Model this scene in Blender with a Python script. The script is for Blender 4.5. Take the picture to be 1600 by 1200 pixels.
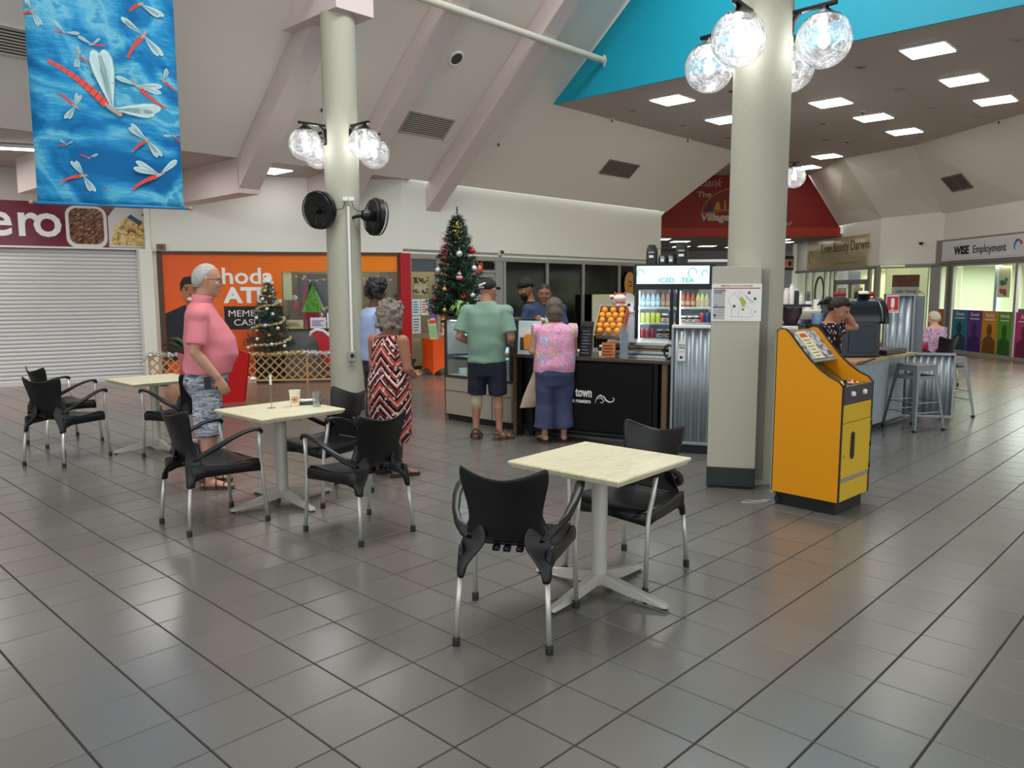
import bpy, bmesh, math, random
from math import pi, sin, cos, radians, sqrt, atan2, hypot, exp
from mathutils import Vector, Matrix, noise
random.seed(7)
for o in list(bpy.data.objects): bpy.data.objects.remove(o, do_unlink=True)
SC = bpy.context.scene
COL = SC.collection
# ---------------- camera, world, exposure ----------------
cd = bpy.data.cameras.new('camera'); cam = bpy.data.objects.new('camera', cd); COL.objects.link(cam)
cd.sensor_width = 36; cd.lens = 27.56; cd.clip_start = .05; cd.clip_end = 200
cam.location = (0, 0, 1.595); cam.rotation_euler = (pi/2 - .12, .0024, 0)
SC.camera = cam
SC.view_settings.view_transform = 'Standard'; SC.view_settings.look = 'None'
SC.view_settings.exposure = 0.38; SC.view_settings.gamma = 1; SC.view_settings.use_curve_mapping = False
W = bpy.data.worlds.new('world'); SC.world = W; W.use_nodes = True
W.node_tree.nodes['Background'].inputs[0].default_value = (.93, .97, 1, 1)
W.node_tree.nodes['Background'].inputs[1].default_value = 1.25
PANEL_E = 9.0      # brightness of the square ceiling panels
GLOBE_W = 5.5     # watts of one globe lamp
def area(name, loc, size, power, rot=(0, 0, 0), color=(1, .98, .94)):
    l = bpy.data.lights.new(name, 'AREA'); l.shape = 'RECTANGLE'; l.size = size[0]; l.size_y = size[1]
    l.energy = power; l.color = color
    o = bpy.data.objects.new(name, l); COL.objects.link(o); o.location = loc; o.rotation_euler = rot
    return o
def lamp(name, loc, power, r=.05, color=(1, .98, .95)):
    l = bpy.data.lights.new(name, 'POINT'); l.energy = power; l.shadow_soft_size = r; l.color = color
    o = bpy.data.objects.new(name, l); COL.objects.link(o); o.location = loc
    return o
# area lamp added in the unseen ridge opening; lamps inside the lit shops
area('ridge_fill', (.2, 6.9, 8.9), (10, 2.2), 480, (0, 0, radians(46)), (1, .99, .97))
area('shop_light', (12.4, 17.3, 2.15), (1.6, 6), 250, (0, 0, 0), (.98, 1, .92))
area('shop_light', (10.95, 24.3, 2.1), (1.0, 4), 45, (0, 0, 0), (1, 1, .72))
area('alcove_fill', (-8.6, 11.3, 3.5), (1.6, .8), 34)  # area lamps apart from the fixtures, added to brighten the shutter and alcove
area('alcove_fill', (-5.5, 11.8, 3.5), (.8, .8), 16)
# ---------------- helpers ----------------
def lin(c):
    if isinstance(c, str):
        c = [int(c[i:i+2], 16)/255 for i in (0, 2, 4)]
    return tuple(((v/12.92) if v <= .04045 else ((v+.055)/1.055)**2.4) for v in c[:3]) + (1,)
MATS = {}
def mat(name, col='808080', rough=.5, metal=0, emit=0, alpha=1, bump=0, bscale=40, var=0, vscale=6, spec=.5, trans=0, ecol=None, coat=0):
    if name in MATS: return MATS[name]
    m = bpy.data.materials.new(name); m.use_nodes = True; nt = m.node_tree; b = nt.nodes['Principled BSDF']
    b.inputs['Base Color'].default_value = lin(col); b.inputs['Roughness'].default_value = rough
    b.inputs['Metallic'].default_value = metal; b.inputs['Specular IOR Level'].default_value = spec
    b.inputs['Transmission Weight'].default_value = trans; b.inputs['Coat Weight'].default_value = coat
    b.inputs['Alpha'].default_value = alpha
    if emit:
        b.inputs['Emission Color'].default_value = lin(ecol or col); b.inputs['Emission Strength'].default_value = emit
    tc = None
    if bump or var:
        tc = nt.nodes.new('ShaderNodeTexCoord')
    if bump:
        n = nt.nodes.new('ShaderNodeTexNoise'); n.inputs['Scale'].default_value = bscale; n.inputs['Detail'].default_value = 4
        bp = nt.nodes.new('ShaderNodeBump'); bp.inputs['Strength'].default_value = bump; bp.inputs['Distance'].default_value = .01
        nt.links.new(tc.outputs['Object'], n.inputs['Vector']); nt.links.new(n.outputs[0], bp.inputs['Height']); nt.links.new(bp.outputs[0], b.inputs['Normal'])
    if var:
        n = nt.nodes.new('ShaderNodeTexNoise'); n.inputs['Scale'].default_value = vscale; n.inputs['Detail'].default_value = 5
        mx = nt.nodes.new('ShaderNodeMix'); mx.data_type = 'RGBA'
        c = lin(col); mx.inputs[6].default_value = tuple(max(0, v*(1-var)) for v in c[:3])+(1,)
        mx.inputs[7].default_value = tuple(min(1, v*(1+var)) for v in c[:3])+(1,)
        nt.links.new(tc.outputs['Object'], n.inputs['Vector']); nt.links.new(n.outputs[0], mx.inputs[0]); nt.links.new(mx.outputs[2], b.inputs['Base Color'])
    MATS[name] = m
    return m
class NT:
    """tiny node-graph helper for patterned materials"""
    def __init__(s, name, rough=.7, spec=.3):
        s.m = bpy.data.materials.new(name); s.m.use_nodes = True; s.t = s.m.node_tree; s.b = s.t.nodes['Principled BSDF']
        s.b.inputs['Roughness'].default_value = rough; s.b.inputs['Specular IOR Level'].default_value = spec
        tc = s.t.nodes.new('ShaderNodeTexCoord'); s.co = tc.outputs['Object']; MATS[name] = s.m
        sp = s.t.nodes.new('ShaderNodeSeparateXYZ'); s.t.links.new(s.co, sp.inputs[0]); s.x, s.y, s.z = sp.outputs
    def set(s, sock, v):
        if isinstance(v, (int, float)): sock.default_value = v
        elif isinstance(v, tuple): sock.default_value = v
        else: s.t.links.new(v, sock)
    def math(s, op, a, b=0.0, c=None):
        n = s.t.nodes.new('ShaderNodeMath'); n.operation = op; s.set(n.inputs[0], a); s.set(n.inputs[1], b)
        if c is not None: s.set(n.inputs[2], c)
        return n.outputs[0]
    def mix(s, f, a, b):
        n = s.t.nodes.new('ShaderNodeMix'); n.data_type = 'RGBA'; s.set(n.inputs[0], f)
        s.set(n.inputs[6], lin(a) if isinstance(a, str) else a); s.set(n.inputs[7], lin(b) if isinstance(b, str) else b)
        return n.outputs[2]
    def vec(s, x, y, z):
        n = s.t.nodes.new('ShaderNodeCombineXYZ'); s.set(n.inputs[0], x); s.set(n.inputs[1], y); s.set(n.inputs[2], z); return n.outputs[0]
    def noise(s, scale, detail=3, vec=None, dist=0):
        n = s.t.nodes.new('ShaderNodeTexNoise'); n.inputs['Scale'].default_value = scale; n.inputs['Detail'].default_value = detail
        n.inputs['Distortion'].default_value = dist
        s.t.links.new(vec or s.co, n.inputs['Vector']); return n.outputs[0]
    def voro(s, scale, vec=None, out=0, feat='F1'):
        n = s.t.nodes.new('ShaderNodeTexVoronoi'); n.feature = feat; n.inputs['Scale'].default_value = scale
        s.t.links.new(vec or s.co, n.inputs['Vector']); return n.outputs[out]
    def step(s, v, t, w=.02):
        n = s.t.nodes.new('ShaderNodeMapRange'); s.set(n.inputs[0], v); n.inputs[1].default_value = t-w; n.inputs[2].default_value = t+w
        return n.outputs[0]
    def ramp(s, f, stops, mode='CONSTANT'):
        n = s.t.nodes.new('ShaderNodeValToRGB'); n.color_ramp.interpolation = mode; s.t.links.new(f, n.inputs[0])
        e = n.color_ramp.elements
        while len(e) < len(stops): e.new(.5)
        for i, (p, c) in enumerate(stops): e[i].position = p; e[i].color = lin(c)
        return n.outputs[0]
    def color(s, c): s.t.links.new(c, s.b.inputs['Base Color'])
    def bump(s, h, k=.3, d=.01):
        n = s.t.nodes.new('ShaderNodeBump'); n.inputs['Strength'].default_value = k; n.inputs['Distance'].default_value = d
        s.t.links.new(h, n.inputs['Height']); s.t.links.new(n.outputs[0], s.b.inputs['Normal'])
def rotz(p, a):
    c, s = cos(a), sin(a); return (p[0]*c-p[1]*s, p[0]*s+p[1]*c, p[2])
class MB:
    def __init__(s): s.v = []; s.f = []; s.m = []; s.k = 0; s.T = Matrix.Identity(4)
    def mat(s, k): s.k = k; return s
    def xf(s, M): s.T = M; return s
    def add(s, vs, fs):
        n = len(s.v); s.v += [tuple(s.T @ Vector(p)) for p in vs]
        for f in fs: s.f.append(tuple(i+n for i in f)); s.m.append(s.k)
        return s
    def box(s, c, d, rz=0, rx=0, ry=0, b=0):
        hx, hy, hz = d[0]/2, d[1]/2, d[2]/2
        R = Matrix.Rotation(rz, 3, 'Z') @ Matrix.Rotation(ry, 3, 'Y') @ Matrix.Rotation(rx, 3, 'X')
        if b:
            b = min(b, hx*.9, hy*.9, hz*.9)
            bm = bmesh.new(); bmesh.ops.create_cube(bm, size=1)
            for v in bm.verts: v.co = Vector((v.co.x*2*hx, v.co.y*2*hy, v.co.z*2*hz))
            bmesh.ops.bevel(bm, geom=bm.edges[:], offset=b, segments=2, affect='EDGES', profile=.6)
            bm.verts.index_update()
            vs = [tuple((R @ v.co) + Vector(c)) for v in bm.verts]; fs = [[v.index for v in f.verts] for f in bm.faces]
            bm.free(); return s.add(vs, fs)
        vs = [tuple((R @ Vector((x*hx, y*hy, z*hz))) + Vector(c)) for x in (-1, 1) for y in (-1, 1) for z in (-1, 1)]
        return s.add(vs, [(0, 1, 3, 2), (4, 6, 7, 5), (0, 4, 5, 1), (2, 3, 7, 6), (0, 2, 6, 4), (1, 5, 7, 3)])
    def quad(s, a, b, c, d): return s.add([a, b, c, d], [(0, 1, 2, 3)])
    def poly(s, pts): return s.add(pts, [tuple(range(len(pts)))])
    def slab(s, pts, off):
        """polygon thickened by vector off"""
        n = len(pts); o = Vector(off); vs = [tuple(p) for p in pts] + [tuple(Vector(p)+o) for p in pts]
        fs = [tuple(range(n)), tuple(range(2*n-1, n-1, -1))] + [(i, i+n, (i+1) % n+n, (i+1) % n) for i in range(n)]
        return s.add(vs, fs)
    def loft(s, secs, n=12, cap=True, closed=False, pw=1.0):
        """secs: (centre, axis_u, axis_v) ellipse vectors"""
        vs = []
        for c, u, v in secs:
            c, u, v = Vector(c), Vector(u), Vector(v)
            for i in range(n):
                a = 2*pi*i/n; ca, sa = cos(a), sin(a)
                if pw != 1: ca = math.copysign(abs(ca)**pw, ca); sa = math.copysign(abs(sa)**pw, sa)
                vs.append(tuple(c+u*ca+v*sa))
        fs = []
        K = len(secs)
        for k in range(K-1 if not closed else K):
            k2 = (k+1) % K
            for i in range(n):
                j = (i+1) % n; fs.append((k*n+i, k*n+j, k2*n+j, k2*n+i))
        if cap and not closed:
            fs.append(tuple(range(n-1, -1, -1))); fs.append(tuple((K-1)*n+i for i in range(n)))
        return s.add(vs, fs)
    def tube(s, pts, r, n=8, closed=False, flat=1.0, up=(0, 0, 1)):
        P = [Vector(p) for p in pts]; K = len(P); secs = []
        rr = r if isinstance(r, (list, tuple)) else [r]*K
        a = None
        for i in range(K):
            if closed: t = P[(i+1) % K]-P[i-1]
            else:
                t = P[min(i+1, K-1)]-P[max(i-1, 0)]
                if 0 < i < K-1: t = (P[i+1]-P[i]).normalized()+(P[i]-P[i-1]).normalized()
            if t.length < 1e-9: t = Vector((0, 0, 1))
            t.normalize()
            if a is not None: a = a-t*a.dot(t)
            if a is None or a.length < .2:
                U = Vector(up)
                if abs(t.dot(U)) > .95: U = Vector((0, 1, 0)) if abs(t.y) < .9 else Vector((1, 0, 0))
                a = t.cross(U)
            a.normalize(); b = a.cross(t).normalized()
            secs.append((P[i], a*rr[i], b*rr[i]*flat))
        return s.loft(secs, n, closed=closed)
    def lathe(s, prof, c=(0, 0, 0), n=20, axis='z'):
        secs = []
        for r, z in prof:
            r = max(r, 1e-4)
            if axis == 'z': secs.append(((c[0], c[1], c[2]+z), (r, 0, 0), (0, r, 0)))
            elif axis == 'y': secs.append(((c[0], c[1]+z, c[2]), (r, 0, 0), (0, 0, -r)))
            else: secs.append(((c[0]+z, c[1], c[2]), (0, r, 0), (0, 0, r)))
        return s.loft(secs, n)
    def ball(s, c, r, n=12, k=8, sq=(1, 1, 1)):
        secs = []
        for i in range(k+1):
            a = -pi/2+pi*i/k; q = max(cos(a), .01)*r
            secs.append(((c[0], c[1], c[2]+sin(a)*r*sq[2]), (q*sq[0], 0, 0), (0, q*sq[1], 0)))
        return s.loft(secs, n)
    def build(s, name, mats, parent=None, smooth=False, mesh_only=False):
        me = bpy.data.meshes.new(name); me.from_pydata(s.v, [], s.f)
        if not isinstance(mats, (list, tuple)): mats = [mats]
        for m in mats: me.materials.append(m)
        if len(mats) > 1: me.polygons.foreach_set('material_index', s.m)
        bm = bmesh.new(); bm.from_mesh(me); bmesh.ops.recalc_face_normals(bm, faces=bm.faces[:]); bm.to_mesh(me); bm.free()
        if smooth:
            me.polygons.foreach_set('use_smooth', [True]*len(me.polygons))
            if smooth is not True:
                try: me.set_sharp_from_angle(angle=radians(smooth))
                except Exception: pass
        me.update()
        if mesh_only: return me
        return link(name, me, parent)
def link(name, me, parent=None, loc=None, rz=0):
    o = bpy.data.objects.new(name, me); COL.objects.link(o)
    if parent is not None: o.parent = parent
    if loc is not None: o.location = loc
    if rz: o.rotation_euler = (0, 0, rz)
    return o
def thing(name, label, cat, loc=(0, 0, 0), rz=0, group=None):
    o = bpy.data.objects.new(name, None); COL.objects.link(o); o.empty_display_size = .1
    o.location = loc; o.rotation_euler = (0, 0, rz); return tag(o, label, cat, group)
def tag(o, label, cat, group=None, kind=None):
    o['label'] = label; o['category'] = cat
    if group: o['group'] = group
    if kind: o['kind'] = kind
    return o
def struct(o): o['kind'] = 'structure'; return o
def stuff(o): o['kind'] = 'stuff'; return o
def put(o, loc, rz=0):
    o.location = loc; o.rotation_euler = (0, 0, rz); return o
def dup(root, loc, rz=0, label=None, group=None):
    kids = [c for c in KIDS.get(root.name, [])] or [c for c in bpy.data.objects if c.parent == root]
    KIDS[root.name] = kids
    r = root.copy(); COL.objects.link(r); r.location = loc; r.rotation_euler = (0, 0, rz)
    if label: r['label'] = label
    if group: r['group'] = group
    for ch in kids:
        c = ch.copy(); COL.objects.link(c); c.parent = r
        gk = KIDS.get(ch.name)
        if gk is None: gk = KIDS[ch.name] = [g for g in bpy.data.objects if g.parent == ch]
        for g in gk:
            d = g.copy(); COL.objects.link(d); d.parent = c
    return r
KIDS = {}
def text(body, size, m, parent=None, loc=(0, 0, 0), align='LEFT', ext=.003, name='lettering', sx=1, shear=0, off=0, rx=0, ry=0, rz=0, lab=None, spacing=1):
    """lettering in the local x-z plane, facing local -y"""
    cu = bpy.data.curves.new(name, 'FONT'); cu.body = body; cu.size = size; cu.extrude = ext; cu.align_x = align; cu.shear = shear
    cu.offset = off; cu.resolution_u = 3; cu.space_character = spacing
    t = bpy.data.objects.new(name, cu); me = bpy.data.meshes.new_from_object(t); bpy.data.objects.remove(t)
    R = Matrix.Rotation(rz, 4, 'Z') @ Matrix.Rotation(ry, 4, 'Y') @ Matrix.Rotation(rx, 4, 'X')
    me.transform(Matrix.Translation(loc) @ R @ Matrix(((sx, 0, 0, 0), (0, 0, -1, 0), (0, 1, 0, 0), (0, 0, 0, 1))))
    me.materials.clear(); me.materials.append(m); me.name = name
    o = link(name, me, parent)
    return o
def evalmesh(o, name):
    dg = bpy.context.evaluated_depsgraph_get(); dg.update()
    me = bpy.data.meshes.new_from_object(o.evaluated_get(dg)); me.name = name
    return me
def remesh(mb, name, mats, parent, vox=.008, smooth_it=3, noise_amp=0, noise_scale=8, fn=None):
    """fuse closed lofts into one continuous surface"""
    o = mb.build(name+'_raw', mats)
    md = o.modifiers.new('r', 'REMESH'); md.mode = 'VOXEL'; md.voxel_size = vox; md.use_smooth_shade = True
    sm = o.modifiers.new('s', 'SMOOTH'); sm.factor = .5; sm.iterations = smooth_it
    me = evalmesh(o, name); old = o.data; bpy.data.objects.remove(o, do_unlink=True); bpy.data.meshes.remove(old)
    if noise_amp or fn:
        ns = [v.normal.copy() for v in me.vertices]
        for v, nn in zip(me.vertices, ns):
            if noise_amp:
                v.co += nn*noise_amp*noise.noise(v.co*noise_scale)
            if fn: fn(v, nn)
    me.materials.clear()
    for m in (mats if isinstance(mats, (list, tuple)) else [mats]): me.materials.append(m)
    me.polygons.foreach_set('use_smooth', [True]*len(me.polygons)); me.update()
    return link(name, me, parent)
# ---------------- shared materials ----------------
white_wall = mat('white_wall', 'EAEAE0', .6, bump=.05, bscale=60)
pink_beam = mat('pink_beam', 'DACAC6', .6)
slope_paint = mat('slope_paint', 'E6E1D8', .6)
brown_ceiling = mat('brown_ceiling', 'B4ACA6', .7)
teal = mat('teal_paint', '009DB8', .55)
red_paint = mat('red_paint', '85160A', .6)
red_band = mat('red_band', 'A42C10', .6)
black_plastic = mat('black_plastic', '0E0E10', .38, spec=.5)
black_mat = mat('black_matte', '121214', .6)
dark_metal = mat('dark_metal', '1A1A1C', .35, metal=.3)
alu = mat('brushed_aluminium', 'B9B8B3', .38, metal=.7)
steel = mat('stainless_steel', 'B4B2AE', .25, metal=.95, bump=.02, bscale=90)
grey_frame = mat('grey_frame', '9C9C98', .45, metal=.25)
white_pl = mat('white_plastic', 'E6E6E2', .4)
white_paper = mat('white_paper', 'ECEBE6', .7)
glow = mat('glow', 'FFFFFF', .5, emit=PANEL_E, ecol='FFFCF2')
def glassm(name, tint='FFFFFF', fac=.12, rough=.02, k=.4):
    m = bpy.data.materials.new(name); m.use_nodes = True; nt = m.node_tree; nt.nodes.clear()
    out = nt.nodes.new('ShaderNodeOutputMaterial'); mx = nt.nodes.new('ShaderNodeMixShader')
    tr = nt.nodes.new('ShaderNodeBsdfTransparent'); tr.inputs[0].default_value = lin(tint)
    gl = nt.nodes.new('ShaderNodeBsdfGlossy'); gl.inputs['Roughness'].default_value = rough; gl.inputs[0].default_value = (1, 1, 1, 1)
    lw = nt.nodes.new('ShaderNodeLayerWeight'); lw.inputs[0].default_value = .3
    ml = nt.nodes.new('ShaderNodeMath'); ml.operation = 'MULTIPLY_ADD'; ml.inputs[1].default_value = k; ml.inputs[2].default_value = fac*.5
    nt.links.new(lw.outputs['Fresnel'], ml.inputs[0]); nt.links.new(ml.outputs[0], mx.inputs[0])
    nt.links.new(tr.outputs[0], mx.inputs[1]); nt.links.new(gl.outputs[0], mx.inputs[2]); nt.links.new(mx.outputs[0], out.inputs[0])
    MATS[name] = m; return m
glass = glassm('clear_glass', 'F4FAFA', .1); shop_glass = glassm('shop_glass', 'F6FAFA', .03, .02, .12)
# ================= SETTING =================
H0 = 3.5; K = .88; DA = radians(46.4)
d1 = Vector((cos(DA), sin(DA), 0)); n1 = Vector((sin(DA), -cos(DA), 0)); C0 = Vector((-2.05, 14.55, 0))
def SL(dist, al, dz=0):      # point of the left-hand roof slope: distance in front of the shop line, distance along it
    p = C0 + n1*dist + d1*al; return (p.x, p.y, H0+K*dist+dz)
# ---- floor tiles ----
TO = Vector((-2.128, 3.177)); te1 = Vector((cos(radians(46.23)), sin(radians(46.23)))); te2 = Vector((te1.y, -te1.x)); TS = .3
def tilemat(name, a, b, isl):
    t = NT(name, .3, .95)
    if isl:
        g = t.t.nodes.new('ShaderNodeNewGeometry'); r = g.outputs['Random Per Island']
    else:
        g = t.t.nodes.new('ShaderNodeObjectInfo'); r = g.outputs['Random']
    gg = t.t.nodes.new('ShaderNodeNewGeometry'); w = gg.outputs['Position']
    n = t.noise(.8, 1, w)
    c = t.mix(r, a, b); c2 = t.mix(n, c, lin('5C5955' if a[0] != 'A' else '8E7767'))
    t.color(c2)
    t.b.inputs['Roughness'].default_value = .23
    return t.m
tg = tilemat('grey_tile', '6A6661', '736F6A', False); tg2 = tilemat('grey_tiles', '6A6661', '736F6A', True)
ts2 = tilemat('salmon_tiles', '9A7868', 'A48272', True)
grout = mat('grout', '2A2522', .9)
FL = MB().quad((-16, -4, -.005), (18, -4, -.005), (18, 34, -.005), (-16, 34, -.005)).build('floor', grout); struct(FL)
def salmon(x, y):
    # the warm tiles begin beyond a line around the cafe area
    if x < 0: return y > 9.45+(x+6.3)*.56 and y > 8.6
    return y > min(13.2+(x)*-.17, 11.99-(x-7.06)*.6) if x > 3 else y > 12.95
tile_me = {}
def tilev(mb, c, h=.0005):
    a = TS/2-.0036; b = a-.002
    o = [c+te1*(sx*a)+te2*(sy*a) for sx, sy in ((-1, -1), (1, -1), (1, 1), (-1, 1))]
    i = [c+te1*(sx*b)+te2*(sy*b) for sx, sy in ((-1, -1), (1, -1), (1, 1), (-1, 1))]
    vs = [(p.x, p.y, -.0045) for p in o]+[(p.x, p.y, 0) for p in i]
    mb.add(vs, [(4, 5, 6, 7)]+[(k, (k+1) % 4, 4+(k+1) % 4, 4+k) for k in range(4)])
near = []; rest = MB(); sal = MB()
for P in range(-40, 110):
    for Q in range(-70, 60):
        c = TO+te1*(P+.5)*TS+te2*(Q+.5)*TS
        if not (-15 < c.x < 16 and -3 < c.y < 33): continue
        if c.y > 1 and abs(c.x) > 2.2+c.y*.72: continue
        if salmon(c.x, c.y): tilev(sal, c); continue
        if c.y > 1.85 and abs(c.x) < .67*c.y+.2: near.append((c.y*c.y+.15*c.x*c.x, c))
        else: tilev(rest, c)
near.sort(key=lambda t: t[0])
tb = MB(); tilev(tb, Vector((0, 0))); tme = tb.build('floor_tile', tg, mesh_only=True)
for i, (_, c) in enumerate(near):
    if i < 290:
        o = link('floor_tile', tme, FL, (c.x, c.y, 0))
    else: tilev(rest, c)
stuff(rest.build('grey_floor_tiles', tg2, FL)); stuff(sal.build('salmon_floor_tiles', ts2, FL))
# ---- left roof slope with its ridge, rafters and tie pipe ----
RD = 6.8   # distance of the ridge from the shop line
sb = MB()
sb.slab([SL(.1, -16), SL(.1, 8.7), SL(1.7, 9.6), SL(1.7076, 2.4), SL(RD-1.2, 2.5), SL(RD-1.2, -16)], (0, 0, .15))
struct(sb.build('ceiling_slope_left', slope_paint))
# soffit behind the slope's lower edge on the left
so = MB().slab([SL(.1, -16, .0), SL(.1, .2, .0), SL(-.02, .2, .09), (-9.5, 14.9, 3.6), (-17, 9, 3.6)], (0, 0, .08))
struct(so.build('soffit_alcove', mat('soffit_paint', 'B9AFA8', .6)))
# flat ceiling with the square panels
T0 = Vector((.77, 15.04, 5)); T1 = Vector((6.11, 10.02, 5)); tdv = (T1-T0).normalized(); T2 = T0+tdv*10.5
fc = MB().slab([(T0.x+.04, T0.y+.045, 5), (T1.x+.04, T1.y+.045, 5), (8.6, 7.68, 5), (10.75, 12, 5), (10.05, 16, 5), (9.65, 19.4, 5), (8.75, 21.2, 5), (9.0, 24.3, 5), (5.6, 24.3, 5), (5.45, 20.6, 5)], (0, 0, .12))
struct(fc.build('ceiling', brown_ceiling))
# sloping facets down to the bulkheads on the right
sr = MB()
sr.slab([(11.75, 12, 3.5), (11.15, 17.4, 3.5), (10.05, 16, 5), (10.75, 12, 5)], (0, 0, .1))
sr.slab([(11.15, 17.4, 3.5), (11.1, 20.6, 3.5), (9.65, 19.4, 5)], (0, 0, .1)); sr.slab([(11.15, 17.4, 3.5), (9.65, 19.4, 5), (10.05, 16, 5)], (0, 0, .1))
sr.slab([(11.1, 20.6, 3.5), (10.1, 21.8, 3.5), (8.75, 21.2, 5), (9.65, 19.4, 5)], (0, 0, .1))
sr.slab([(10.1, 21.8, 3.5), (9.95, 24.4, 3.5), (9.0, 24.3, 5), (8.75, 21.2, 5)], (0, 0, .1))
struct(sr.build('ceiling_slope_right', slope_paint))
sf = MB().slab([(3.9, 20.8, 3.5), (4.3, 24.3, 3.5), (5.6, 24.3, 5), (5.45, 20.6, 5)], (0, 0, .1))
struct(sf.build('ceiling_slope_far', slope_paint))
# teal gable above the flat ceiling
mid = T0+tdv*5.2
tl = MB().slab([tuple(T0+Vector((0, 0, -.004))), tuple(T0+tdv*10.4+Vector((0, 0, -.004))), tuple(mid+Vector((0, 0, 4.4)))], (.02, .022, 0))
struct(tl.build('wall_teal_gable', teal))
# mirrored slope on the far right with one rafter
def SR(dist, al, dz=0):
    p = T0+tdv*(10.35-dist)-d1*al; return (p.x, p.y, 5+K*dist+dz)
struct(MB().slab([SR(-1.6, 0), SR(3.9, 0), SR(3.9, 15), SR(-1.6, 15)], (0, 0, .15)).build('ceiling_slope_near_right', slope_paint))
def rafter(name, al, w, lo, hi, f=SL, dep=.45):
    m = MB(); vs = [f(lo, al-w/2, -dep), f(lo, al+w/2, -dep), f(hi, al+w/2, -dep), f(hi, al-w/2, -dep)]
    m.slab(vs, (0, 0, dep-.01)); return struct(m.build(name, pink_beam))
for al in (-5.3, -2.98, -1.14, .79):
    rafter('trim_rafter', al, .34, .0 if al > 0 else .08, RD-1.3)
# column-head beam and the tails of the rafters behind the slope edge
cx, cy = -2.2, 10.4
bd = -n1
bm_ = MB(); q = Vector((-2.14, 10.06, 0))
a_ = q; b_ = q+d1*.56; c_ = b_+bd*1.75; e_ = a_+bd*1.75
bm_.slab([(p.x, p.y, 5.03) for p in (a_, b_, c_, e_)], (0, 0, .95)); struct(bm_.build('trim_column_head_beam', pink_beam))
for al in (-5.3, -2.98, -1.14):
    m = MB(); L = 2.35 if al < -2 else 1.3
    p = [C0+d1*(al-.17)+n1*.1, C0+d1*(al+.17)+n1*.1, C0+d1*(al+.17)-n1*L, C0+d1*(al-.17)-n1*L]
    m.slab([(v.x, v.y, 3.07) for v in p], (0, 0, .55)); struct(m.build('trim_rafter_tail', pink_beam))
pp = MB(); P0 = Vector((1.62, 14.24, 5.55))
P1 = P0-d1*7.5
pp.tube([tuple(P0), tuple(P1)], .055, 14); pp.lathe([(.1, -.02), (.1, .02)], tuple(P0), 4, 'x')
tag(pp.build('tie_pipe', mat('cream_pipe', 'D9D5C6', .5), smooth=40), 'cream round tie pipe running from the teal gable across the rafters', 'pipe')
# ---- walls ----
AB0 = Vector((-10.6, 11.65)); AB1 = Vector((-6.33, 14.2)); AA = atan2(AB1.y-AB0.y, AB1.x-AB0.x)
B0 = Vector((-6.33, 13.72)); B1 = Vector((-2.0, 14.58)); BA = atan2(B1.y-B0.y, B1.x-B0.x)
def wallseg(p, q, z0, z1, th=.15):
    v = Vector((q[0]-p[0], q[1]-p[1], 0)); nn = Vector((-v.y, v.x, 0)).normalized()*th
    return MB().slab([(p[0], p[1], z0), (q[0], q[1], z0), (q[0], q[1], z1), (p[0], p[1], z1)], nn)
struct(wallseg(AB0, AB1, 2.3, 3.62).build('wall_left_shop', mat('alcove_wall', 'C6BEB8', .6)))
struct(wallseg(AB1, B0, 0, 3.62, .1).build('wall_return', white_wall))
struct(wallseg(B0+Vector((.0, .02)), B1, 2.27, 3.62).build('wall_orange_shop', white_wall))
CE = Vector((3.9, 20.8)); Cs = Vector((B1.x, B1.y)); CA = atan2(CE.y-Cs.y, CE.x-Cs.x)
struct(wallseg(Cs, CE, 2.25, 3.6).build('wall_centre_bulkhead', white_wall))
struct(wallseg((-12.5, -3.9), AB0, 0, 3.62).build('wall_left_near', white_wall)); struct(wallseg((12.4, -3.9), (11.8, 11), 0, 3.6, -.15).build('wall_right_near', white_wall))
struct(wallseg(CE, (3.95, 33), 0, 3.5).build('wall_passage_left', white_wall))
# white pier between shutter and orange shop
struct(MB().box((-6.42, 13.86, 1.15), (.2, .5, 2.3), AA).build('trim_white_pier', white_wall))
# right side bulkheads
Rp = [(11.78, 11), (11.2, 17.4), (11.12, 20.5), (10.1, 21.8), (10.05, 28)]
struct(wallseg(Rp[1], Rp[0], 2.25, 3.6, -.15).build('wall_right_bulkhead', white_wall)) if 0 else None
def wseg2(a, b, z0, z1, name, m=white_wall):
    v = Vector((b[0]-a[0], b[1]-a[1], 0)); nn = Vector((v.y, -v.x, 0)).normalized()*.15
    return struct(MB().slab([(a[0], a[1], z0), (b[0], b[1], z0), (b[0], b[1], z1), (a[0], a[1], z1)], nn).build(name, m))
wseg2(Rp[0], Rp[1], 2.22, 3.6, 'wall_right_bulkhead'); wseg2(Rp[1], Rp[2], 2.22, 3.6, 'wall_right_bulkhead_far')
wseg2(Rp[2], Rp[3], 2.22, 3.6, 'wall_right_corner'); wseg2(Rp[3], Rp[4], 2.22, 3.6, 'wall_passage_right')
# red gable over the passage mouth
rg = MB().slab([(4.0, 24.2, 3.45), (9.95, 24.2, 3.45), (8.9, 24.2, 5.05), (5.6, 24.2, 5.05)], (0, .12, 0))
RG = struct(rg.build('wall_red_gable', red_paint))
struct(MB().box((6.97, 24.25, 3.31), (6.0, .16, .27)).build('trim_red_band', red_band))
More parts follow.
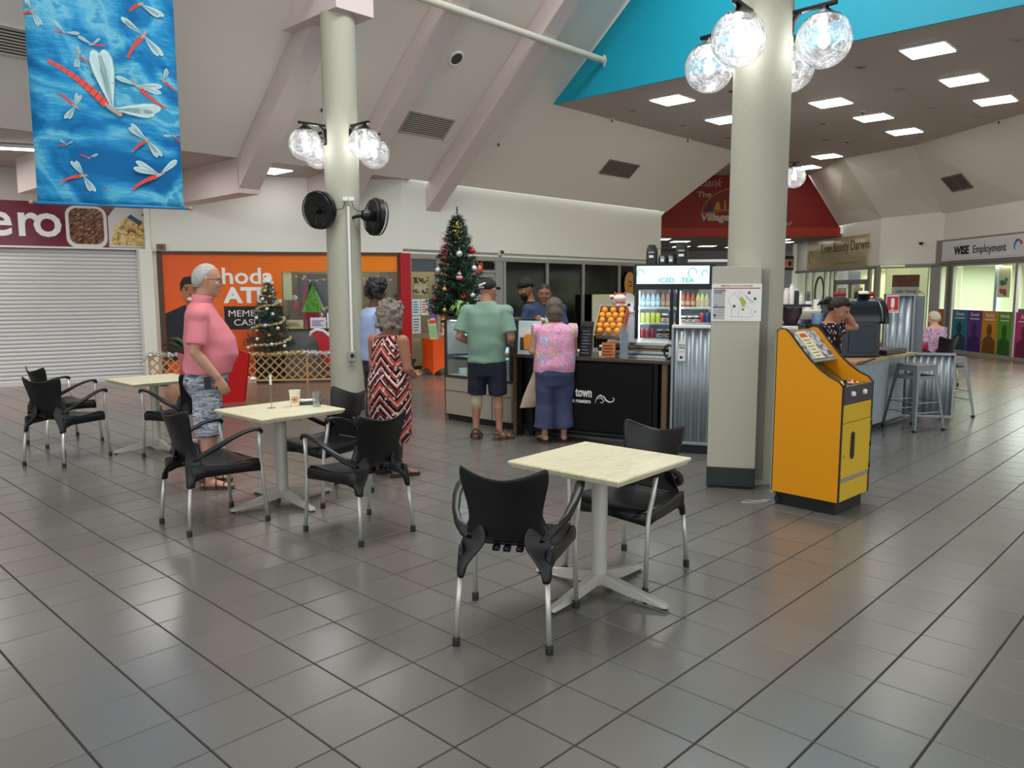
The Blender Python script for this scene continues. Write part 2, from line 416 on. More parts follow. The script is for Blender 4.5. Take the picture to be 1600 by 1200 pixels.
# passage beyond: low ceiling, end wall
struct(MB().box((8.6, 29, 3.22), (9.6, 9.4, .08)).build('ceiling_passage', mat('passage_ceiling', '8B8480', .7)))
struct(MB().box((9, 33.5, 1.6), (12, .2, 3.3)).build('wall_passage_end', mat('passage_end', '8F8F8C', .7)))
for (x, y), w in zip(((4.7, 25.2), (5.6, 26.5), (7.2, 29.3), (6.3, 29.6), (8.6, 25.6), (9.2, 27), (8.4, 30)), ('leftmost, over the black coffee bags', 'second from the left, right of the black bags', 'near the middle, deep inside', 'deep inside, left of the column', 'nearest on the right of the column', 'above the beauty shop sign', 'deepest on the right')):
    t = thing('ceiling_light', 'flat white passage ceiling light, '+w, 'light', (x, y, 3.17), 0, 'light panels in the low passage ceiling')
    MB().box((0, 0, 0), (.62, .62, .02)).build('frame', white_pl, t); MB().box((0, 0, -.012), (.56, .56, .01)).build('diffuser', mat('glow_far', 'FFFFFF', emit=3), t)
# ---- ceiling panels ----
names = ['nearest the teal gable, beside the big right globe', 'second panel of the right row', 'third panel of the right row, at the picture edge',
         'left panel of the middle row, right of the tall column', 'second panel of the middle row', 'third panel of the middle row',
         'leftmost panel, between teal gable and tall column', 'panel half hidden by the tall column', 'far panel near the red gable', 'last small panel by the distant globe lamp']
for i, (x, y) in enumerate([(5.97, 11.73), (7.41, 13.34), (8.79, 14.75), (5.86, 14.9), (7.22, 16.16), (8.54, 17.57), (2.9, 14.66), (4.31, 16.34), (8.12, 20.74), (8.3, 22.6)]):
    t = thing('ceiling_panel_light', 'square white ceiling light, '+names[i], 'light', (x, y, 5.0), DA, 'square panel lights in the flat ceiling')
    MB().box((0, 0, -.012), (.62, .62, .024), b=.004).build('frame', white_pl, t); MB().box((0, 0, -.028), (.57, .57, .01)).build('diffuser', glow, t)
# panels lighting the part of the hall behind the photographer
t = None
# tube light and square light in the alcove soffit
t = thing('tube_light', 'long white strip light on the alcove ceiling left of the blue banner', 'light', (-6.95, 11.05, 3.58), BA+.15)
MB().box((0, 0, -.02), (1.3, .16, .05), b=.01).build('frame', white_pl, t); MB().box((0, 0, -.05), (1.24, .12, .02)).build('diffuser', mat('glow_tube', 'FFFFFF', emit=5), t)
t = thing('square_light', 'square white light in the alcove ceiling left of the near left column', 'light', (-4.05, 13.35, 3.59), DA)
MB().box((0, 0, -.01), (.64, .64, .03), b=.005).build('frame', white_pl, t); MB().box((0, 0, -.03), (.58, .58, .01)).build('diffuser', mat('glow_tube', 'FFFFFF', emit=5), t)
# ---- vents, speaker, sprinklers, downlights ----
def vent(al, dist, w, h, n, lab, f=SL, halves=False):
    c = Vector(f(dist, al)); ex = (Vector(f(dist, al+1))-c).normalized(); ey = (Vector(f(dist+1, al))-c).normalized(); ez = ex.cross(ey)
    if ez.z < 0: ez = -ez
    o = bpy.data.objects.new('air_vent', None); COL.objects.link(o); o.matrix_world = Matrix(((ex.x, ey.x, ez.x, c.x), (ex.y, ey.y, ez.y, c.y), (ex.z, ey.z, ez.z, c.z), (0, 0, 0, 1)))
    tag(o, lab, 'vent', 'air vents in the sloping ceiling')
    MB().box((0, 0, -.004), (w, h, .006)).build('backing', mat('vent_dark', '3B3733', .8), o)
    fr = MB()
    for s in (-1, 1): fr.box((0, s*h/2, -.012), (w+.04, .03, .025)); fr.box((s*w/2, 0, -.012), (.03, h, .025))
    if halves: fr.box((0, 0, -.012), (.03, h, .025))
    fm = mat('vent_frame_dark', '6E6960', .5) if lab.startswith('dark') else mat('vent_frame', 'B3AC9C', .5); fr.build('frame', fm, o)
    sm = MB().box((0, 0, 0), (w-.03, h/n*.45, .008), rx=.5).build('slat', fm, mesh_only=True)
    for i in range(n): link('slat', sm, o, (0, -h/2+h*(i+.5)/n, -.014))
vent(-.16, .99, .98, .42, 11, 'pale slatted air vent on the left slope beside the near left column')
vent(5.55, .87, 1.1, .36, 9, 'dark two-part air vent low on the slope above the counter', halves=True)
vent(-6.75, 1.02, 1.3, .36, 9, 'slatted air vent cut by the left picture edge behind the banner')
def SRt(dist, al, dz=0):
    a = Vector((11.15, 17.4, 3.5)); b = Vector((11.1, 20.6, 3.5)); u = (b-a).normalized(); p = a+u*al; q = Vector((9.65, 19.4, 5))-a; q = (q-u*q.dot(u)).normalized()
    p = p+q*dist; return (p.x, p.y, p.z)
vent(1.62, .82, .8, .42, 8, 'dark two-part air vent on the right slope over the employment office', SRt, True)
sp = thing('ceiling_speaker', 'round white-rimmed recessed speaker high on the left slope', 'speaker', SL(1.97, -.36, -.01))
sp.rotation_euler = (math.atan(K), 0, DA+pi)
MB().lathe([(.0, -.01), (.1, -.01), (.1, .01), (0, .01)], n=24).build('grille', mat('speaker_grille', '4A4744', .7), sp, 40)
rr = MB(); rr.loft([((0.115*cos(a), .115*sin(a), .0), (.02*cos(a), .02*sin(a), 0), (0, 0, .02)) for a in [2*pi*i/28 for i in range(28)]], 8, closed=True)
rr.build('rim', white_pl, sp, True)
def sprinkler(loc, lab):
    t = thing('sprinkler', lab, 'sprinkler', loc, 0, 'small fire sprinklers on the ceilings')
    MB().lathe([(.05, 0), (.05, -.008), (.012, -.012)], n=12).build('plate', white_pl, t, 40)
    MB().lathe([(.012, -.01), (.012, -.05), (.025, -.055), (.025, -.06)], n=8).build('head', dark_metal, t, 40)
for al, di, lab in ((-2.2, .95, 'small dark sprinkler on the slope just left of the near left column'), (1.64, .93, 'small dark sprinkler on the slope right of the front rafter')):
    sprinkler(SL(di, al), lab)
for (x, y), w in zip(((2.02, 16.3), (4.03, 18.47), (6.78, 15.67), (9.95, 16.54), (7.77, 18.7), (9.6, 20.0)), ('left of the tall column, below the leftmost panel', 'just left of the tall column, lower down', 'beside the second panel of the middle row', 'near the right picture edge', 'below the middle row of panels', 'farthest one, above the beauty shop')):
    sprinkler((x, y, 5), 'tiny dark ceiling sprinkler, '+w)
DLP = [((2.24, 13.92), 'just below the teal edge above the leftmost panel'), ((2.33, 15.56), 'left of the leftmost panel'), ((3.59, 16.92), 'below the leftmost panel'), ((3.83, 14.09), 'between the leftmost panel and the tall column'), ((5.41, 12.63), 'close to the right of the big front right globe'), ((6.68, 13.96), 'between the right row and the middle row of panels'),
       ((7.99, 15.4), 'second in line between the right and middle rows'), ((6.45, 16.79), 'below the first panel of the middle row'), ((7.2, 18.55), 'beside the tiny sprinkler below the middle row'), ((9.3, 16.18), 'under the third panel of the right row'), ((9.2, 18.3), 'right of the last panel of the middle row'), ((8.7, 20.2), 'far one above the beauty shop sign'), ((6.98, 11.31), 'at the right picture edge by the teal gable'), ((4.91, 18.32), 'half hidden behind the tall column')]
for i, ((x, y), w) in enumerate(DLP):
    t = thing('downlight', 'small unlit round downlight, '+w, 'light', (x, y, 5), i, 'unlit downlights in the flat ceiling')
    MB().lathe([(.11, 0), (.11, -.008), (.075, -.01), (.07, .02)], n=18).build('trim_ring', mat('ring', 'A9A29B', .5), t, 40)
    MB().lathe([(.0, -.004), (.068, -.004), (.068, -.008), (0, -.008)], n=16).build('bulb', mat('dull_bulb', '6E6A66', .2, metal=.5), t, 40)
# ---- columns ----
colm = mat('column_paint', 'B0AF9E', .55, bump=.25, bscale=45)
m = MB().lathe([(.22, .12), (.22, 5.04)], (cx, cy, 0), 40); struct(m.build('trim_column_left', colm, smooth=40))
struct(MB().lathe([(.228, 0), (.228, .13), (.22, .14)], (cx, cy, 0), 40).build('trim_column_left_base', mat('dark_green', '1E2A26', .5), smooth=40))
c2 = (2.0, 6.5)
struct(MB().lathe([(.225, .0), (.225, 6.6)], (c2[0], c2[1], 0), 48).build('trim_column_right', colm, smooth=40))
BXA = atan2(-.09, .37)
t = thing('column_service_box', 'cream boxed-in cover with dark green foot against the right column', 'box', (1.775, 6.26, 0), BXA)
MB().box((0, 0, .97), (.37, .2, 1.6), b=.006).build('casing', mat('box_paint', 'B4B1A1', .5), t)
MB().box((0, 0, .095), (.375, .205, .15), b=.004).build('foot_band', mat('dark_green', '1E2A26', .5), t)
MB().box((0, .01, .01), (.34, .17, .02)).build('plinth', black_mat, t)
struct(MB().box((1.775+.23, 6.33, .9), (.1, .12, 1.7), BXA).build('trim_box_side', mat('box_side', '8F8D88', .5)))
# conduit, socket and cables on the left column
t = thing('conduit', 'white vertical cable conduit with grey socket on the left column', 'conduit', (cx+.12, cy-.225, 0))
MB().box((0, 0, 1.72), (.028, .02, 1.86)).build('cover_strip', white_pl, t)
MB().box((0, -.015, .74), (.1, .06, .13), b=.01).build('socket_box', mat('grey_socket', '9A9A96', .5), t)
MB().lathe([(.025, -.06), (.025, -.03)], (0.01, 0, .75), 12, 'y').build('socket_hole', black_mat, t)
MB().box((-.03, -.01, 2.74), (.07, .04, .05), b=.005).build('junction', white_pl, t); MB().box((.045, -.01, 2.74), (.07, .04, .05), b=.005).build('junction', white_pl, t)
MB().tube([(-.03, -.02, 2.7), (-.06, -.05, 2.62), (-.13, -.06, 2.6), (-.2, -.05, 2.63)], .005, 6).build('cable', black_mat, t, True)
MB().tube([(.05, -.02, 2.7), (.08, -.05, 2.62), (.14, -.05, 2.58), (.2, -.03, 2.6)], .005, 6).build('cable', black_mat, t, True)
# ================= GLOBE LAMPS =================
def globe_mat():
    m = bpy.data.materials.new('globe_glass'); m.use_nodes = True; nt = m.node_tree; nt.nodes.clear()
    out = nt.nodes.new('ShaderNodeOutputMaterial'); tc = nt.nodes.new('ShaderNodeTexCoord')
    tr = nt.nodes.new('ShaderNodeBsdfTransparent'); tr.inputs[0].default_value = (.97, .98, 1, 1)
    df = nt.nodes.new('ShaderNodeBsdfTranslucent'); df.inputs[0].default_value = (.95, .97, 1, 1)
    gl = nt.nodes.new('ShaderNodeBsdfGlossy'); gl.inputs['Roughness'].default_value = .08
    no = nt.nodes.new('ShaderNodeTexNoise'); no.inputs['Scale'].default_value = 9; no.inputs['Distortion'].default_value = 2.5; no.inputs['Detail'].default_value = 4
    nt.links.new(tc.outputs['Object'], no.inputs['Vector'])
    bp = nt.nodes.new('ShaderNodeBump'); bp.inputs['Strength'].default_value = .9; bp.inputs['Distance'].default_value = .03
    nt.links.new(no.outputs[0], bp.inputs['Height']); nt.links.new(bp.outputs[0], gl.inputs['Normal'])
    lw = nt.nodes.new('ShaderNodeLayerWeight'); lw.inputs[0].default_value = .35; nt.links.new(bp.outputs[0], lw.inputs['Normal'])
    mr = nt.nodes.new('ShaderNodeMapRange'); mr.inputs[1].default_value = .42; mr.inputs[2].default_value = .7; mr.inputs[3].default_value = .04; mr.inputs[4].default_value = .22
    nt.links.new(no.outputs[0], mr.inputs[0])
    m1 = nt.nodes.new('ShaderNodeMixShader'); nt.links.new(mr.outputs[0], m1.inputs[0]); nt.links.new(tr.outputs[0], m1.inputs[1]); nt.links.new(df.outputs[0], m1.inputs[2])
    m2 = nt.nodes.new('ShaderNodeMixShader'); nt.links.new(lw.outputs['Facing'], m2.inputs[0]); nt.links.new(m1.outputs[0], m2.inputs[1]); nt.links.new(gl.outputs[0], m2.inputs[2])
    nt.links.new(m2.outputs[0], out.inputs[0]); MATS['globe_glass'] = m; return m
gg = globe_mat(); bulbm = mat('bulb', 'FFFFFF', emit=14, ecol='F2F6FF')
def mk_globe(col, off, z, lab, grp, first=[None], R=.205):
    ang = atan2(off[1], off[0]); L = hypot(*off)
    if first[0] is None:
        t = thing('globe_lamp', lab, 'lamp', (col[0], col[1], z), ang, grp)
        MB().ball((L, 0, 0), R, 32, 20).build('globe', gg, t, True)
        MB().lathe([(.09, .185), (.125, .165), (.12, .16), (.03, .225), (.02, .25)][::-1], (L, 0, 0), 24).build('cap', dark_metal, t, 40)
        MB().box((L/2+.16, 0, .255), (L-.14, .045, .03), b=.008).tube([(.22, 0, .04), (.235, 0, .12), (.25, 0, .2), (.3, 0, .245)], [.02, .022, .022, .018], 8).box((.225, 0, .12), (.02, .06, .2), b=.006).build('arm', dark_metal, t, 40)
        MB().ball((L, 0, 0), .045, 14, 10, (1, 1, 1.3)).build('bulb', bulbm, t, True)
        MB().lathe([(.02, .03), (.025, .2)], (L, 0, 0), 10).build('lamp_holder', white_pl, t, 40)
        first[0] = t; KIDS[t.name] = [c for c in bpy.data.objects if c.parent == t]; t['L'] = 0
        del t['L']
    else:
        t = dup(first[0], (col[0], col[1], z), ang, lab, grp)
    p = Vector((col[0]+off[0], col[1]+off[1], z))
    lamp('globe_light', p, GLOBE_W, .12)
    return t
for col, z, offs, nm in (((cx, cy), 3.4, [(-.37, -.34), (.37, -.34), (-.37, .34), (.37, .34)], 'the left column with the fans'),
                     ((c2[0]+.02, c2[1]+.06), 3.46, [(-.31, -.39), (.34, -.37), (-.34, .37), (.34, .37)], 'the right column by the yellow cabinet'),
                     ((4.72, 14.9), 3.62, [(-.37, -.34), (.42, -.27), (-.37, .34), (.37, .34)], 'the distant column')):
    for o_, w in zip(offs, ['front left', 'front right', 'rear left', 'rear right']):
        mk_globe(col, o_, z, 'clear glass globe lamp, '+w+' on '+nm, 'globe lamps on '+nm)
struct(MB().lathe([(.22, 0), (.22, 5.0)], (4.72, 14.9, 0), 32).build('trim_column_far', colm, smooth=40))
# ================= WALL FANS =================
def fan(name, loc, rz, tilt, lab):
    t = thing('wall_fan', lab, 'fan', loc, 0, 'black wall fans on the left column'); t.rotation_euler = (tilt, 0, rz)
    # local -y is the direction of the air
    ring = MB()
    for yy, r in ((-.07, .225), (0, .235), (.06, .21)):
        ring.tube([(r*cos(a), yy, r*sin(a)) for a in [2*pi*i/40 for i in range(40)]], .008, 6, closed=True)
    ring.lathe([(.236, -.03), (.24, -.03), (.24, .03), (.236, .03)], n=40, axis='y'); ring.build('rim', black_plastic, t, 40)
    g = MB()
    for i in range(22):
        a = 2*pi*i/22; g.tube([(.05*cos(a), -.105, .05*sin(a)), (.15*cos(a+.12), -.1, .15*sin(a+.12)), (.225*cos(a+.2), -.07, .225*sin(a+.2))], .0012, 3)
        g.tube([(.06*cos(a), .1, .06*sin(a)), (.15*cos(a), .09, .15*sin(a)), (.21*cos(a), .06, .21*sin(a))], .0012, 3)
    for r in (.08, .12, .16, .2): g.tube([(r*cos(a), -.1+.03*(r/.22)**3, r*sin(a)) for a in [2*pi*i/32 for i in range(32)]], .0018, 3, closed=True)
    g.build('grille', black_plastic, t)
    for i in range(3):
        a = 2*pi*i/3+.4; b = MB(); vs = []
        for j in range(6):
            r = .045+.15*j/5; w = .35+.35*sin(pi*min(1, j/4))
            vs += [(r*cos(a-w*.6), -.035, r*sin(a-w*.6)), (r*cos(a), -.01, r*sin(a)), (r*cos(a+w*.6), .03, r*sin(a+w*.6))]
        b.add(vs, [(3*j+k, 3*j+k+1, 3*j+k+4, 3*j+k+3) for j in range(5) for k in (0, 1)])
        b.build('blade', mat('fan_blade', '3A3A40', .2), t, True)
    MB().lathe([(.0, -.115), (.045, -.112), (.05, -.09), (.05, -.02)], n=20, axis='y').build('hub', black_plastic, t, 40)
    MB().lathe([(.05, .03), (.075, .06), (.075, .15), (.05, .19), (0, .2)], n=20, axis='y').build('motor', black_plastic, t, 40)
    return t
f1 = fan('f', (-2.43, 10.12, 2.6), radians(-28), .12, 'black wall fan facing out from the left side of the left column')
MB().tube([(0, .18, -.02), (.06, .22, -.07), (.14, .22, -.08)], .02, 8).build('bracket', black_plastic, f1, True)
f2 = fan('f', (-1.76, 10.3, 2.53), radians(125), .1, 'black wall fan turned away on the right side of the left column')
MB().tube([(0, .18, 0), (.05, .24, -.03), (.16, .26, -.04)], .022, 8).build('bracket', black_plastic, f2, True)
# ================= BANNER =================
bl = Vector((-4.74, 8.0, 0)); br = Vector((-3.53, 8.6, 0)); BW = (br-bl).length; BNA = atan2(br.y-bl.y, br.x-bl.x)
t = NT('banner_sky', .75, .2)
wv = t.vec(t.math('MULTIPLY', t.x, .9), 0.0, t.math('MULTIPLY', t.math('ADD', t.z, t.math('MULTIPLY', t.x, .35)), 1.35))
n = t.noise(1.35, 5, wv, 1.2); nf = t.noise(7, 6, t.vec(t.math('MULTIPLY', t.x, .7), 0.0, t.math('MULTIPLY', t.z, 3.5)), .8)
f = t.math('ADD', t.math('MULTIPLY', n, .86), t.math('MULTIPLY', nf, .14))
t.color(t.ramp(f, [(0, '0A4F88'), (.40, '0C609A'), (.455, '1572AA'), (.50, '2688BC'), (.535, '489FC6'), (.575, '6CB4CE'), (.61, '3490BC')], 'EASE'))
BN = thing('banner', 'long hanging blue sky banner painted with red dragonflies', 'banner', (bl.x, bl.y, 2.47), BNA)
g = MB(); nx, nz = 12, 40
for i in range(nx+1):
    for j in range(nz+1): g.v.append((BW*i/nx, .012*sin(i*.9+j*.12), 2.75*j/nz))
g.f = [(i*(nz+1)+j, (i+1)*(nz+1)+j, (i+1)*(nz+1)+j+1, i*(nz+1)+j+1) for i in range(nx) for j in range(nz)]; g.m = [0]*len(g.f)
o = g.build('cloth', t.m, BN, True); sd = o.modifiers.new('t', 'SOLIDIFY'); sd.thickness = .004
MB().tube([(-.03, 0, 0), (BW+.06, 0, 0)], .016, 10).build('bottom_rod', mat('banner_hem', '2E7FB4', .6), BN, True)
MB().ball((-.06, 0, 0), .022).ball((BW+.07, 0, 0), .022).build('rod_end', mat('rod_wood', 'B8875A', .5), BN, True)
MB().tube([(-.05, 0, 2.76), (BW+.05, 0, 2.76)], .016, 10).build('top_rod', mat('banner_hem', '2E7FB4', .6), BN, True)
MB().tube([(.1, 0, 2.76), (.1, 0, 4.3)], .003, 4).tube([(BW-.1, 0, 2.76), (BW-.1, 0, 4.3)], .003, 4).build('hanging_wire', alu, BN)
def bp(px, py):
    px, py = px/4, py/4
    xl = 38+24*py/313; xr = 263+25*py/327; return Vector(((px-xl)/(xr-xl)*BW, 0, (320-py)*.00625))
red_df = mat('painted_red', 'D9463C', .7); wing_df = mat('painted_wing', 'B9D6D8', .7); wing_ln = mat('painted_wing_line', '7FA5AE', .7); head_df = mat('painted_head', 'A7928A', .7); dk_df = mat('painted_line', '5B2A2A', .7)
def dfly(tail, thor, head, wings, w):
    T, M_, Hd = bp(*tail), bp(*thor), bp(*head); y = -.017
    o = MB(); N = 10; pts = []; d = (M_-T); pr = Vector((-d.z, 0, d.x)).normalized()
    bend = d.length*.05
    for i in range(N+1):
        f = i/N; c = T.lerp(M_, f)+pr*bend*sin(pi*f); pts.append((c, 1.7*w*(.45+.75*f if f < .8 else 1.05)))
    o.add([(c+pr*q*s).to_tuple()[:1]+(y,)+((c+pr*q*s).z,) for c, q in pts for s in (1, -1)], [(2*i, 2*i+1, 2*i+3, 2*i+2) for i in range(N)])
    o.mat(1)
    for i in range(1, N):
        c, q = pts[i]; dd = d.normalized()*q*.18
        a, b = c+pr*q, c-pr*q
        o.add([((v).x, y-.001, (v).z) for v in (a, b, b+dd, a+dd)], [(0, 1, 2, 3)])
    o.mat(2)
    def blob(c, rx, rz, ang=0, yy=y-.001, nn=12):
        o.add([(c.x+rx*cos(a)*cos(ang)-rz*sin(a)*sin(ang), yy, c.z+rx*cos(a)*sin(ang)+rz*sin(a)*cos(ang)) for a in [2*pi*k/nn for k in range(nn)]], [tuple(range(nn))])
    an = atan2((Hd-M_).z, (Hd-M_).x); blob((M_+Hd)/2, (Hd-M_).length*.6+w*.4, w*1.35, an); blob(Hd, w*1.6, w*1.3, an, y-.002)
    for tip in wings:
        tp = bp(*tip); dv = tp-(M_*.5+Hd*.5); L = dv.length; base = M_*.5+Hd*.5; ww = max(L*.11, w*.5); pv = Vector((-dv.z, 0, dv.x)).normalized()
        prof = [(0, .12), (.15, .3), (.4, .7), (.65, 1), (.85, .95), (.96, .55), (1, .12)]
        for k, (mi, s, yo) in enumerate(((4, 1.12, -.0005), (3, 1, -.001))):
            o.mat(mi); vs = []
            for f, q in prof:
                c = base+dv*f
                for sg in (1, -1): v = c+pv*q*ww*s*sg; vs.append((v.x, y+yo-.0005, v.z))
            o.add(vs, [(2*i, 2*i+1, 2*i+3, 2*i+2) for i in range(len(prof)-1)])
        o.mat(4)
        for f0 in (-.45, 0, .45):
            a, b = base+dv*.1, base+dv*.93+pv*ww*f0; q = pv*.0016
            o.add([(v.x, y-.0025, v.z) for v in (a+q, a-q, b-q, b+q)], [(0, 1, 2, 3)])
    o.build('painted_dragonfly', [red_df, dk_df, head_df, wing_df, wing_ln], BN)
dfly((300, 395), (645, 635), (725, 685), [(560, 300), (625, 290), (985, 630), (945, 672)], .02)
dfly((770, 325), (855, 185), (875, 155), [(725, 75), (745, 95), (990, 285), (960, 290)], .0125)
dfly((1020, 625), (850, 510), (815, 480), [(700, 452), (990, 485), (985, 530)], .011)
dfly((360, 590), (445, 655), (475, 672), [(470, 580), (495, 590), (400, 745), (425, 745)], .008)
dfly((810, 925), (895, 850), (905, 835), [(800, 745), (785, 770), (1000, 940), (970, 950)], .0085)
dfly((815, 1170), (970, 1075), (1005, 1055), [(835, 985), (820, 1030), (1095, 960)], .012)
dfly((380, 1145), (500, 1100), (530, 1095), [(440, 1010), (470, 1005), (560, 1195), (590, 1195)], .009)
dfly((635, 258), (570, 265), (540, 270), [(470, 225), (600, 225)], .006)
dfly((320, 218), (385, 216), (400, 215), [(330, 150), (480, 208)], .004)
dfly((545, 385), (485, 350), (465, 345), [(470, 285), (490, 310), (455, 420), (475, 420)], .005)
dfly((155, 135), (200, 115), (215, 105), [(165, 25), (180, 60), (245, 195), (265, 185)], .008)
dfly((1080, 500), (1010, 455), (985, 440), [(1015, 365), (1025, 380)], .007)
dfly((1110, 840), (1085, 810), (1070, 795), [(1005, 805), (1110, 790)], .006)
dfly((495, 965), (540, 980), (550, 985), [(600, 955), (580, 965)], .005)
dfly((365, 915), (410, 910), (420, 905), [(375, 880), (450, 885)], .004)
dfly((590, 490), (640, 492), (680, 495), [], .006)
dfly((775, 30), (830, -20), (850, -30), [(960, 40), (990, 30)], .011)
dfly((635, 1185), (655, 1175), (660, 1165), [(640, 1155), (680, 1190)], .003)
# ================= CAFE CHAIRS =================
leg_m = mat('satin_aluminium', 'C9C8C2', .35, metal=.6); shell_m = mat('black_shell', '09090B', .38, spec=.4, bump=.03, bscale=300)
def make_chair():
    t = thing('cafe_armchair', '-', 'chair')
    prof = [(-.30, .83, .205), (-.29, .79, .207), (-.272, .73, .196), (-.25, .66, .178), (-.228, .59, .166), (-.21, .53, .176), (-.192, .485, .192), (-.165, .455, .202),
            (-.12, .438, .215), (-.04, .43, .232), (.05, .432, .24), (.13, .438, .243), (.20, .44, .245), (.235, .428, .24), (.25, .395, .22)]
    nu = 14; vs = []
    for k, (y, z, hw) in enumerate(prof):
        bk = max(0, 1-k/7)
        for i in range(nu+1):
            u = -1+2*i/nu
            yy = y+.055*u*u*min(1, bk*1.2); zz = z
            if k == 0: zz = z+.008-.058*(1-abs(u)**1.7)
            if k == 1: zz = z-.038*(1-abs(u)**1.7)
            if k == 2: zz = z-.012*(1-abs(u)**1.7)
            if k >= 8: zz += .012*abs(u)**3-.008*(1-u*u)
            xx = hw*u
            if k == 0 and abs(u) > .99: xx *= .965; zz -= .008
            vs.append((xx, yy, zz))
    m = MB(); m.add(vs, [(k*(nu+1)+i, k*(nu+1)+i+1, (k+1)*(nu+1)+i+1, (k+1)*(nu+1)+i) for k in range(len(prof)-1) for i in range(nu)])
    half = 7
    def shell(name, k0, k1):
        g = MB(); n = (nu+1)
        g.add(vs[k0*n:(k1+1)*n], [(k*n+i, k*n+i+1, (k+1)*n+i+1, (k+1)*n+i) for k in range(k1-k0) for i in range(nu)])
        o = g.build(name, shell_m, None, True)
        s = o.modifiers.new('s', 'SOLIDIFY'); s.thickness = .012; s.offset = 0
        s2 = o.modifiers.new('b', 'SUBSURF'); s2.levels = 1; s2.render_levels = 1
        me = evalmesh(o, name); bpy.data.objects.remove(o, do_unlink=True); me.polygons.foreach_set('use_smooth', [True]*len(me.polygons)); return link(name, me, t)
    shell('backrest', 0, half); shell('seat', half, len(prof)-1)
    sk = MB()
    for s in (-1, 1):
        # rear skirts running down to the back legs
        rows = [(.615, .145, .151, -.176), (.585, .128, .164, -.178), (.55, .105, .182, -.184), (.515, .09, .196, -.19), (.48, .085, .206, -.196), (.45, .10, .211, -.206), (.42, .125, .214, -.220), (.39, .150, .216, -.232), (.36, .168, .217, -.240), (.33, .176, .216, -.245), (.315, .180, .213, -.246)]
        sk.loft([((s*(i_+o_)/2, y_, z_), ((o_-i_)/2, s*.022*(o_-i_)/.1, 0), (0, .011+.016*(1-min(1, (o_-i_)/.12)), 0)) for z_, i_, o_, y_ in rows], 16, pw=.75)
        # side aprons under the seat
        sk.loft([((s*.2, -.235, .40), (.012, 0, 0), (0, 0, .055)), ((s*.212, -.15, .415), (.01, 0, 0), (0, 0, .045)), ((s*.232, 0, .405), (.009, 0, 0), (0, 0, .036)), ((s*.246, .14, .405), (.009, 0, 0), (0, 0, .038)), ((s*.248, .215, .40), (.018, 0, 0), (0, .0, .04))], 8, pw=.7)
    sk.loft([((-.245, .225, .395), (0, .012, 0), (0, 0, .038)), ((-.12, .252, .402), (0, .008, 0), (0, 0, .026)), ((0, .256, .405), (0, .008, 0), (0, 0, .02)), ((.12, .252, .402), (0, .008, 0), (0, 0, .026)), ((.245, .225, .395), (0, .012, 0), (0, 0, .038))], 8, pw=.7)
    sk.box((-.05, -.165, .432), (.03, .04, .02)); sk.box((0, -.165, .43), (.03, .04, .02)); sk.box((.06, -.165, .432), (.03, .04, .02))
    sk.build('skirt', shell_m, t, True)
    for s in (-1, 1):
        a = MB()
        a.loft([((s*.165, -.195, .50), (.02, 0, .0), (0, .010, .022)), ((s*.195, -.185, .512), (.016, .01, .008), (0, .012, .022)), ((s*.232, -.15, .533), (.016, .008, .006), (0, -.004, .019)), ((s*.262, -.09, .57), (.019, 0, 0), (0, -.006, .017)),
                ((s*.283, .0, .617), (.022, 0, 0), (0, -.006, .012)), ((s*.29, .09, .65), (.023, 0, 0), (0, -.003, .011)), ((s*.288, .17, .662), (.023, 0, 0), (0, 0, .012)), ((s*.286, .21, .655), (.022, 0, 0), (0, .006, .016)), ((s*.285, .222, .635), (.019, 0, 0), (0, .008, .01))], 12, pw=.85)
        a.build('armrest', shell_m, t, True)
        f = MB().tube([(s*.285, .2, .65), (s*.272, .212, .52), (s*.258, .225, .43), (s*.256, .232, .36), (s*.262, .255, .03)], .0125, 12); fl_ = f.build('leg', leg_m, t, True)
        MB().lathe([(.0, .0), (.017, 0), (.018, .035), (.0145, .04)], (s*.2625, .2565, 0), 14).build('foot_cap', black_mat, fl_, 40)
        f = MB().tube([(s*.197, -.247, .326), (s*.205, -.262, .2), (s*.212, -.275, .03)], .0125, 12); fl_ = f.build('leg', leg_m, t, True)
        MB().lathe([(.0, .0), (.017, 0), (.018, .035), (.0145, .04)], (s*.2125, -.276, 0), 14).build('foot_cap', black_mat, fl_, 40)
    return t
chair = make_chair(); used = []
def place_chair(x, y, ang, label):
    rz = radians(ang-90)
    if not used: used.append(1); chair.location = (x, y, 0); chair.rotation_euler = (0, 0, rz); chair['label'] = label; chair['group'] = 'black cafe armchairs'; return chair
    return dup(chair, (x, y, 0), rz, label, 'black cafe armchairs')
place_chair(.01, 3.60, 78, 'nearest black plastic armchair, back to the camera, at the front table')
place_chair(.665, 4.32, 229, 'black plastic armchair behind the front table, facing the camera')
place_chair(-2.07, 5.30, 46.7, 'black plastic armchair left of the table with the cups')
place_chair(-1.01, 5.09, 138, 'black plastic armchair in front of the table with the cups, back to camera')
place_chair(-1.45, 5.98, 233, 'black plastic armchair behind the table with the cups, beside the woman in a dress')
place_chair(-4.21, 7.275, 78, 'nearer armchair of the far left pair, back to the camera')
place_chair(-4.74, 8.18, 55, 'farther armchair of the far left pair, half hidden by the nearer')
place_chair(-3.19, 7.50, 150, 'black plastic armchair at the far left table, behind the man in pink')
